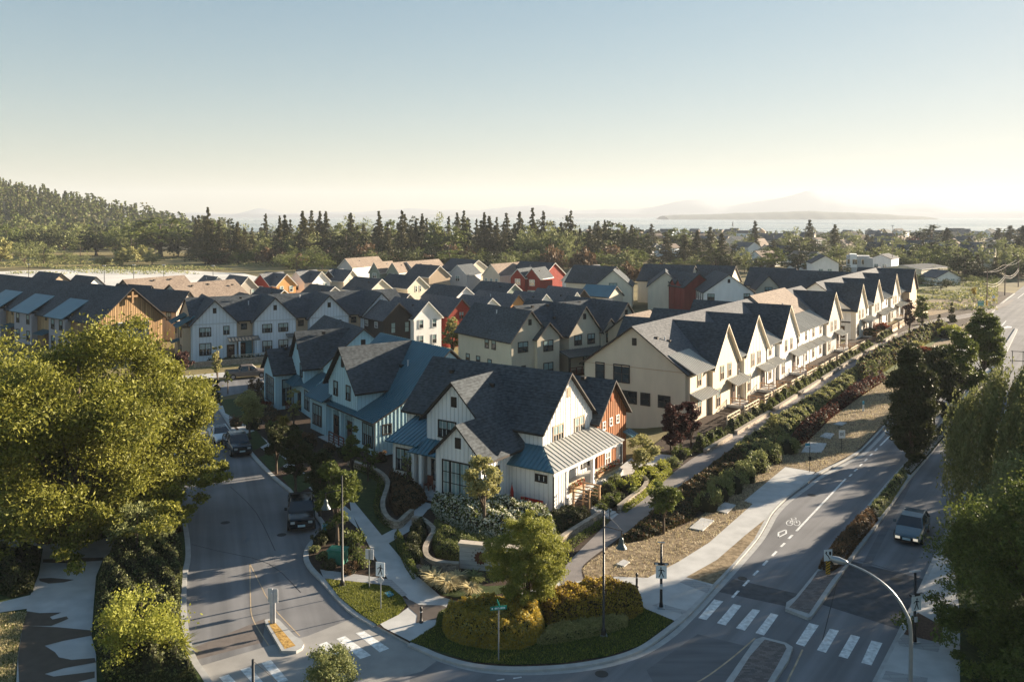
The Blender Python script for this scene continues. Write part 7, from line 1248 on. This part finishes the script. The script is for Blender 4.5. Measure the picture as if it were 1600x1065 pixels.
for i, (u, v_, r, m_) in enumerate(((250, 334, 26, L_OLIVE), (205, 340, 22, L_OLIVE), (180, 355, 12, L_SAGE), (300, 352, 14, L_DARK), (278, 358, 12, L_DARK), (150, 352, 14, L_DARK), (100, 345, 18, L_SAGE), (40, 342, 20, L_SAGE), (10, 350, 15, L_OLIVE), (70, 352, 16, L_DARK), (125, 360, 12, L_OLIVE))): bdec(u, 470 + 11 * (i % 4), v_, r * .8, i, m_, 'field-edge tree ')
for i, (u, v_, r, m_) in enumerate(((38, 374, 9, L_SAGE), (68, 378, 9, L_SAGE), (0, 372, 8, L_PALE), (215, 384, 8, L_PALE), (190, 388, 5, L_PALE), (237, 390, 6, L_PALE), (125, 396, 6, L_SAGE), (100, 392, 7, L_SAGE), (160, 400, 5, L_PALE), (320, 388, 12, L_DARK), (345, 392, 10, L_BROWN), (400, 386, 11, L_OLIVE), (425, 388, 9, L_BROWN), (372, 392, 8, L_OLIVE))): bdec(u, 385 + 9 * (i % 4), v_, r * .8, i, m_, 'field bush ', 'scrub bushes on the field')
for i in range(46):
    u = 440 + 560 * (i + rg.uniform(0, 1)) / 46; D = rg.uniform(345, 395); bdec(u, D, 392 + rg.uniform(-8, 8), rg.uniform(5, 9), i, [L_SAGE, L_OLIVE, L_BROWN, L_DARK][i % 4], 'olive thicket ', 'scrub thicket below the conifers')
for i, (u, vt) in enumerate(((825, 352), (860, 355), (880, 362), (845, 362))): bdec(u, 395, vt, 9, i, L_SAGE, 'full green tree ')
for i in range(26):
    u = 1350 + 8 * i + rg.uniform(-4, 4); D = rg.uniform(255, 330) + (20 if i > 16 else 0); bdec(u, D, HV + (CH - rg.uniform(2.2, 4.6)) * F_ / D, rg.uniform(2.5, 4.5), i, [L_DARK, L_OLIVE, L_SAGE][i % 3], 'low meadow bush ', 'bushes of the rough meadow')
for i in range(14):
    u = 935 + 9 * i + rg.uniform(-4, 4); D = rg.uniform(285, 335); bdec(u, D, HV + (CH - rg.uniform(3.5, 6)) * F_ / D, rg.uniform(3, 5), i, [L_OLIVE, L_SAGE, L_BROWN][i % 3], 'backyard bush ', 'bushes behind the dark-roofed townhouses')
# town trees
TT = [(1180, 345, 560, 'c', 7), (1265, 343, 520, 'c', 8), (1305, 350, 480, 'c', 7), (930, 348, 600, 'c', 6), (975, 350, 620, 'c', 6), (1018, 350, 620, 'c', 7), (1060, 352, 520, 'd', 10), (1110, 354, 460, 'c', 9), (1090, 360, 430, 'c', 9), (1128, 364, 380, 'c', 8), (1240, 355, 500, 'd', 9), (1250, 370, 380, 'd', 12), (1208, 392, 340, 'd', 9), (1330, 362, 520, 'd', 10), (1355, 366, 560, 'c', 7), (1380, 368, 600, 'd', 12), (1425, 374, 540, 'r', 10), (1455, 350, 560, 'd', 15), (1480, 356, 520, 'c', 9), (1458, 378, 400, 'c', 16), (1345, 410, 330, 'd', 9), (1560, 356, 560, 'c', 10), (1578, 352, 540, 'c', 11), (1592, 372, 420, 'c', 14), (1540, 376, 520, 'd', 9), (1418, 412, 360, 'd', 8), (1560, 412, 330, 'd', 7), (1580, 418, 310, 'd', 6), (1540, 420, 320, 'd', 7), (1600, 352, 470, 'c', 12), (1300, 362, 640, 'd', 12), (1160, 372, 520, 'd', 9), (1040, 362, 420, 'c', 8), (1010, 366, 440, 'c', 8), (1070, 366, 400, 'c', 9), (965, 366, 460, 'c', 8), (945, 372, 430, 'd', 8), (1150, 392, 360, 'd', 8), (1170, 396, 350, 'd', 9), (1190, 402, 345, 'd', 8), (1135, 398, 370, 'c', 6), (1025, 398, 360, 'd', 7), (1060, 402, 365, 'd', 7), (1090, 398, 380, 'd', 8), (985, 396, 380, 'd', 8), (1002, 392, 390, 'd', 8), (1275, 398, 420, 'd', 7), (1300, 392, 450, 'd', 7), (1345, 388, 520, 'd', 9), (1500, 384, 520, 'd', 8), (1515, 396, 420, 'd', 7), (1490, 402, 400, 'd', 7), (1365, 428, 300, 'd', 6), (1450, 430, 290, 'd', 5), (1500, 432, 300, 'd', 6), (1520, 434, 290, 'd', 5), (1480, 436, 270, 'd', 4), (1395, 434, 290, 'd', 5)]
for i, (u, vt, D, k, r) in enumerate(TT):
    r *= D / 560
    if k == 'c': bconi(u, D, vt, r * 1.2, i, 'town conifer ', 'conifers among the town houses')
    else: bdec(u, D, vt, r, i, L_PURP if k == 'r' else [L_OLIVE, L_SAGE, L_DARK][i % 3], 'leafy town tree ', 'leafy trees among the town houses')
for i in range(170):
    u = rg.uniform(1040, 1640) if i % 2 else rg.uniform(1340, 1650); D = rg.uniform(300 if u < 1330 or u > 1500 else 330, 520); (bconi if i % 5 == 0 else bdec)(u, D, HV + (CH - rg.uniform(5, 11)) * F_ / D, rg.uniform(3.5, 6.5), i, lab='garden tree ', grp='garden trees in the town')
for i in range(60):
    D = rg.uniform(480, 700); u = rg.uniform(880, 1640); z_ = rg.uniform(4, 10); vt = HV + (CH - z_) * F_ / D
    (bconi if i % 4 == 0 else bdec)(u, D, vt, rg.uniform(3, 6), i, lab='small shoreward tree ', grp='small distant trees toward the shore')
SHT = [(rg.uniform(640, 1005), rg.uniform(860, 1680), rg.uniform(4, 9)) for _ in range(260)]
# hillside forest: one uncountable mass
uc = []
for k in range(4):
    g = np.random.default_rng(k); n = 80
    if k < 2: t = g.uniform(0, 1, n) ** 1.4; a = g.uniform(0, 6.28, n); rr = (1 - t) * g.uniform(.3, 1, n); uc.append(np.stack([np.cos(a) * rr * .28, np.sin(a) * rr * .28, t], -1))
    else: P, _ = crownpts(g, .42, .42, .55, 9, n, .34); uc.append(P)
P = []; 
while len(P) < 2600:
    x = rg.uniform(-1150, -230); y = rg.uniform(540, 1000)
    if x / y > -.335 + rg.uniform(-.02, .02) or gh(x, y) < 0.3 and y > 700: continue
    up = gh(x, y) > 14; h = rg.uniform(13, 21) if up else rg.uniform(10, 16); k = int(rg.integers(0, 2)) if (up and rg.uniform() < .75) or rg.uniform() < .2 else int(rg.integers(2, 4)); wd = h * (.75 if k < 2 else 1.05)
    q = uc[k] * np.array([wd, wd, h]) + np.array([x, y, gh(x, y) - .5]); P.append(q)
P = np.concatenate(P); V, Fq = quads(P, 2.9, rg, .7); o = link(bpy.data.objects.new('hillside_forest', npmesh('forest', V, Fq, [L_OLIVE, L_CON], (rg.uniform(size=len(Fq)) < .45).astype(int)))); tag(o, 'dense mixed forest covering the hill at upper left', 'forest', kind='stuff')
P = [uc[2 + i % 2] * np.array([z_ * 1.3, z_ * 1.3, z_]) + np.array([(u - 800) / F_ * D, D, 0]) for i, (D, u, z_) in enumerate(SHT)]
V, Fq = quads(np.concatenate(P), 1.5, rg, .7); o = link(bpy.data.objects.new('shore_woodland', npmesh('woodland', V, Fq, [L_OLIVE, L_CON], (rg.uniform(size=len(Fq)) < .3).astype(int)))); tag(o, 'far low woodland merging between the houses near the shoreline', 'woodland', kind='stuff')
# meadow and field scrub
V = []; n = 26000; X = rg.uniform(40, 190, n * 3); Y = rg.uniform(190, 420, n * 3); U_ = 800 + F_ * X / Y; ok = (U_ > 1335) & (U_ < 1560) & (Y > 205); X = X[ok][:n]; Y = Y[ok][:n]; nz = np.sin(X * .13) * np.cos(Y * .09 + 1) + .5 * np.sin(X * .31 + Y * .2); kk = nz > -.15; X, Y, nz = X[kk], Y[kk], nz[kk]
V, Fq = quads(np.stack([X, Y, rg.uniform(0, 1, len(X)) * (.5 + .9 * np.clip(nz, 0, 1))], -1), .75, rg, .5); o = link(bpy.data.objects.new('meadow_scrub', npmesh('scrub', V, Fq, [L_SAGE, L_PALE], (rg.uniform(size=len(Fq)) < .4).astype(int)))); tag(o, 'rough scrub and tall grass in the meadow behind the rows', 'scrub', kind='stuff')
n = 34000; X = rg.uniform(-330, -40, n); Y = rg.uniform(330, 440, n); nz = np.sin(X * .05) * np.cos(Y * .06 + 1) + .5 * np.sin(X * .11 + Y * .2); kk = nz > .1; X, Y, nz = X[kk], Y[kk], nz[kk]
V, Fq = quads(np.stack([X, Y, rg.uniform(0, 1, len(X)) * (.5 + 1.2 * np.clip(nz, 0, 1))], -1), .8, rg, .5); o = link(bpy.data.objects.new('field_scrub', npmesh('scrub', V, Fq, [L_SAGE, L_PALE], (rg.uniform(size=len(Fq)) < .4).astype(int)))); tag(o, 'patchy scrub on the dry field behind the pale lot', 'scrub', kind='stuff')
def grass(name, poly, n, h, mats_, lab, wd=.5, z=.135, seed=3, fr_=.4):
    g = np.random.default_rng(seed); P = [W(u, v, z) for u, v in poly]; A = np.array(P); lo, hi = A.min(0), A.max(0); X = g.uniform(lo[0], hi[0], n * 4); Y = g.uniform(lo[1], hi[1], n * 4); k = npin(X, Y, P); X, Y = X[k][:n], Y[k][:n]; m_ = len(X)
    a = g.uniform(0, 6.28, m_); H_ = g.uniform(.5, 1, m_) * h; dx = np.cos(a) * H_ * wd; dy = np.sin(a) * H_ * wd; sx = -np.sin(a) * .022; sy = np.cos(a) * .022
    V = np.stack([np.stack([X - sx, Y - sy, np.full(m_, z)], -1), np.stack([X + sx, Y + sy, np.full(m_, z)], -1), np.stack([X + dx + sx * .3, Y + dy + sy * .3, z + H_], -1), np.stack([X + dx - sx * .3, Y + dy - sy * .3, z + H_], -1)], 1).reshape(-1, 3)
    o = link(bpy.data.objects.new(name, npmesh(name, V, np.arange(4 * m_).reshape(-1, 4), mats_, (g.uniform(size=m_) < fr_).astype(int)))); tag(o, lab, 'grass', kind='stuff')
grass('lawn_grass', [(641, 1002), (680, 977), (800, 941), (919, 920), (1000, 938), (1006, 950), (1052, 970), (1036, 982), (1000, 1008), (950, 1024), (880, 1035), (800, 1038), (740, 1033)], 45000, .09, [L_OLIVE, L_LIME], 'short grass of the big corner lawn', fr_=.25)
grass('lawn_grass', [(509, 905), (548, 909), (608, 916), (628, 933), (635, 945), (622, 960), (590, 976), (557, 955), (530, 932)], 16000, .10, [L_LIME, L_OLIVE], 'short grass of the small left lawn', seed=4)
grass('dry_tufts', [(909, 888), (960, 850), (1010, 842), (1080, 815), (1140, 775), (1180, 742), (1235, 700), (1290, 650), (1345, 610), (1400, 575), (1400, 640), (1345, 699), (1277, 735), (1227, 727), (1162, 781), (1176, 787), (1108, 847), (1060, 877), (1012, 902), (915, 904)], 30000, .14, [L_STRAW, L_BROWN], 'dry straw tufts over the right-hand verge', seed=5, wd=.8, fr_=.35)
grass('park_grass', [(-10, 960), (42, 956), (30, 1000), (22, 1068), (-10, 1068)], 6000, .12, [L_STRAW, L_OLIVE], 'patchy dry grass at the bottom left edge', seed=6)
# ================================================================ TOWN HOUSES
TC = [WHITE, CREAM, BEIGED, LGREY, GREYW, PBLUE, BRICKB]
TL = [(1290, 405, 300, 9, 11, 6.0, 8.6, WHITE, 'f', 'two-storey white house with dark roof beside the grey modern house'), (1278, 395, 345, 9, 12, 5, 8, WHITE, 'r', 'white house with hipped-looking tan roof above the tall leafy tree'), (1376, 400, 330, 8, 14, 6.0, 7.6, WHITE, 'f', 'plain white flank house with dark roof left of the timber pole'), (1425, 396, 420, 8, 18, 4.5, 8.0, CREAM, 'f', 'blue-grey roofed house with small white dormers'), (1180, 400, 380, 9, 13, 3.6, 6.8, WHITE, 'f', 'low pale house with grey hip roof among trees at centre right'),
    (1495, 405, 400, 9, 14, 4.4, 7.6, BRICKB, 'f', 'dark house with small light gable left of the far trees'), (1520, 398, 420, 9, 14, 4.4, 8.0, BRICKB, 'r', 'dark-roofed bungalow with lit front at far right'), (1555, 402, 380, 8, 10, 5, 8.2, CREAM, 'r', 'steep-gabled tan house beside the big right-hand conifer'), (1483, 432, 280, 9, 8, 2.4, 4.6, WHITE, 'f', 'pale blue-white gabled shed by the meadow'), (1410, 424, 310, 14, 22, 3.4, 4.6, CREAM, 'f', 'long low tan-roofed building behind the meadow'),
    (690, 384, 420, 9, 12, 6, 9, BEIGED, 'f', 'dark peaked house half hidden in the conifer belt'), (515, 378, 440, 9, 10, 5, 7, WHITE, 'f', 'pale house showing through the conifers at centre left'), (925, 378, 470, 8, 10, 5, 7.5, WHITE, 'f', 'pale peaked house left of the big water view'), (950, 384, 430, 9, 10, 4, 6.5, BEIGED, 'f', 'low brown house under the trees left of the water view'), (1580, 392, 520, 9, 12, 5, 8, WHITE, 'f', 'white-walled house at the far right edge'), (1240, 392, 400, 9, 12, 5, 8.5, LGREY, 'r', 'dark steep roof house left of the tall leafy tree')]
for i, (u, v, D, wd, L, ze, zr, wl, f, lab) in enumerate(TL):
    x = (u - 800) / F_ * D; az = [10, 60, 35, -10, 50][i % 5]; p, q = pqx(x, D, az); simple('town_house', lab, az, f, q if f == 'f' else p, p if f == 'f' else q, L, wd, ze, zr, wl, [0, 4, 6][i % 3], 5 if i % 2 else 1, None, 'town houses', 'house', ((f, -1.5, ze * .55, 1.3, 1.3, 2), (f, 1.5, ze * .55, 1.3, 1.3, 2), ('r' if f == 'f' else 'f', 3, ze * .55, 1.4, 1.2, 2)), WTRIM)
# modern flat-roofed house
x = (1335 - 800) / F_ * 320; h = House('modern_house', 'grey flat-roofed modern house with glazed upper floor', 'house', 20, *pqx(x, 320, 20)); h.zb = 0; h.trim = WTRIM; p0, q0 = h.p0, h.q0
h.block(p0, p0 + 9, q0 - 6, q0 + 6, 0, 3.4, LGREY); h.block(p0 + 1, p0 + 9, q0 - 5.5, q0 + 2.5, 3.4, 7.6, LGREY); h.block(p0 + .5, p0 + 9, q0 - 1, q0 + 1.4, 3.4, 8.2, WHITE); h.block(p0 - .2, p0 + 3, q0 - 6.5, q0 - 3.5, 0, 7.0, LGREY)
for a in (-3, 0.2, 2): h.win('f', p0 + 1 if a != .2 else p0 + .5, q0 + a - .5, 5.4, 1.6, 1.8, 2, 1)
for a in (-2, 2, 4.5): h.win('f', p0, q0 + a, 1.7, 1.6, 1.6, 2, 1)
for i in range(150):
    D = rg.uniform(430, 980); u = rg.uniform(900, 1660); x = (u - 800) / F_ * D; az = rg.uniform(0, 70); p, q = pqx(x, D, az); f = 'rf'[i % 2]
    simple('shore_house', 'small ' + ('far' if D > 700 else 'distant') + ' house ' + zone(u) + ', ' + ['white', 'cream', 'tan', 'light grey', 'warm grey', 'grey-blue', 'brown'][i % 7] + ' walls, ' + ['charcoal', 'tan', 'slate', 'charcoal'][i % 4] + ' roof', az, f, p if f == 'r' else q, q if f == 'r' else p, rg.uniform(9, 14), rg.uniform(7, 10), rg.uniform(3, 5.5), rg.uniform(6.2, 8.5), TC[i % 7], [0, 4, 6, 0][i % 4], 5 if i % 3 else 1, None, 'small distant houses toward the shore', 'house', ((f, 0, 2.4, 1.6, 1.3, 2),), WTRIM)
# ================================================================ HAZE
b = MB(); b.box(-7900, 7900, -120, 12200, -8, 350); o = b.build('haze', []) if 0 else None
hm = bpy.data.materials.new('haze_air'); hm.use_nodes = True; t = hm.node_tree; t.nodes.remove(t.nodes['Principled BSDF']); v = t.nodes.new('ShaderNodeVolumePrincipled'); v.inputs['Color'].default_value = (0.64, 0.70, 0.78, 1); v.inputs['Density'].default_value = HAZE; v.inputs['Anisotropy'].default_value = 0.1
t.links.new(v.outputs[0], t.nodes['Material Output'].inputs['Volume']); o = b.build('haze', hm); o['kind'] = 'stuff'; o['label'] = 'thin golden evening haze over the whole scene'; o['category'] = 'haze'
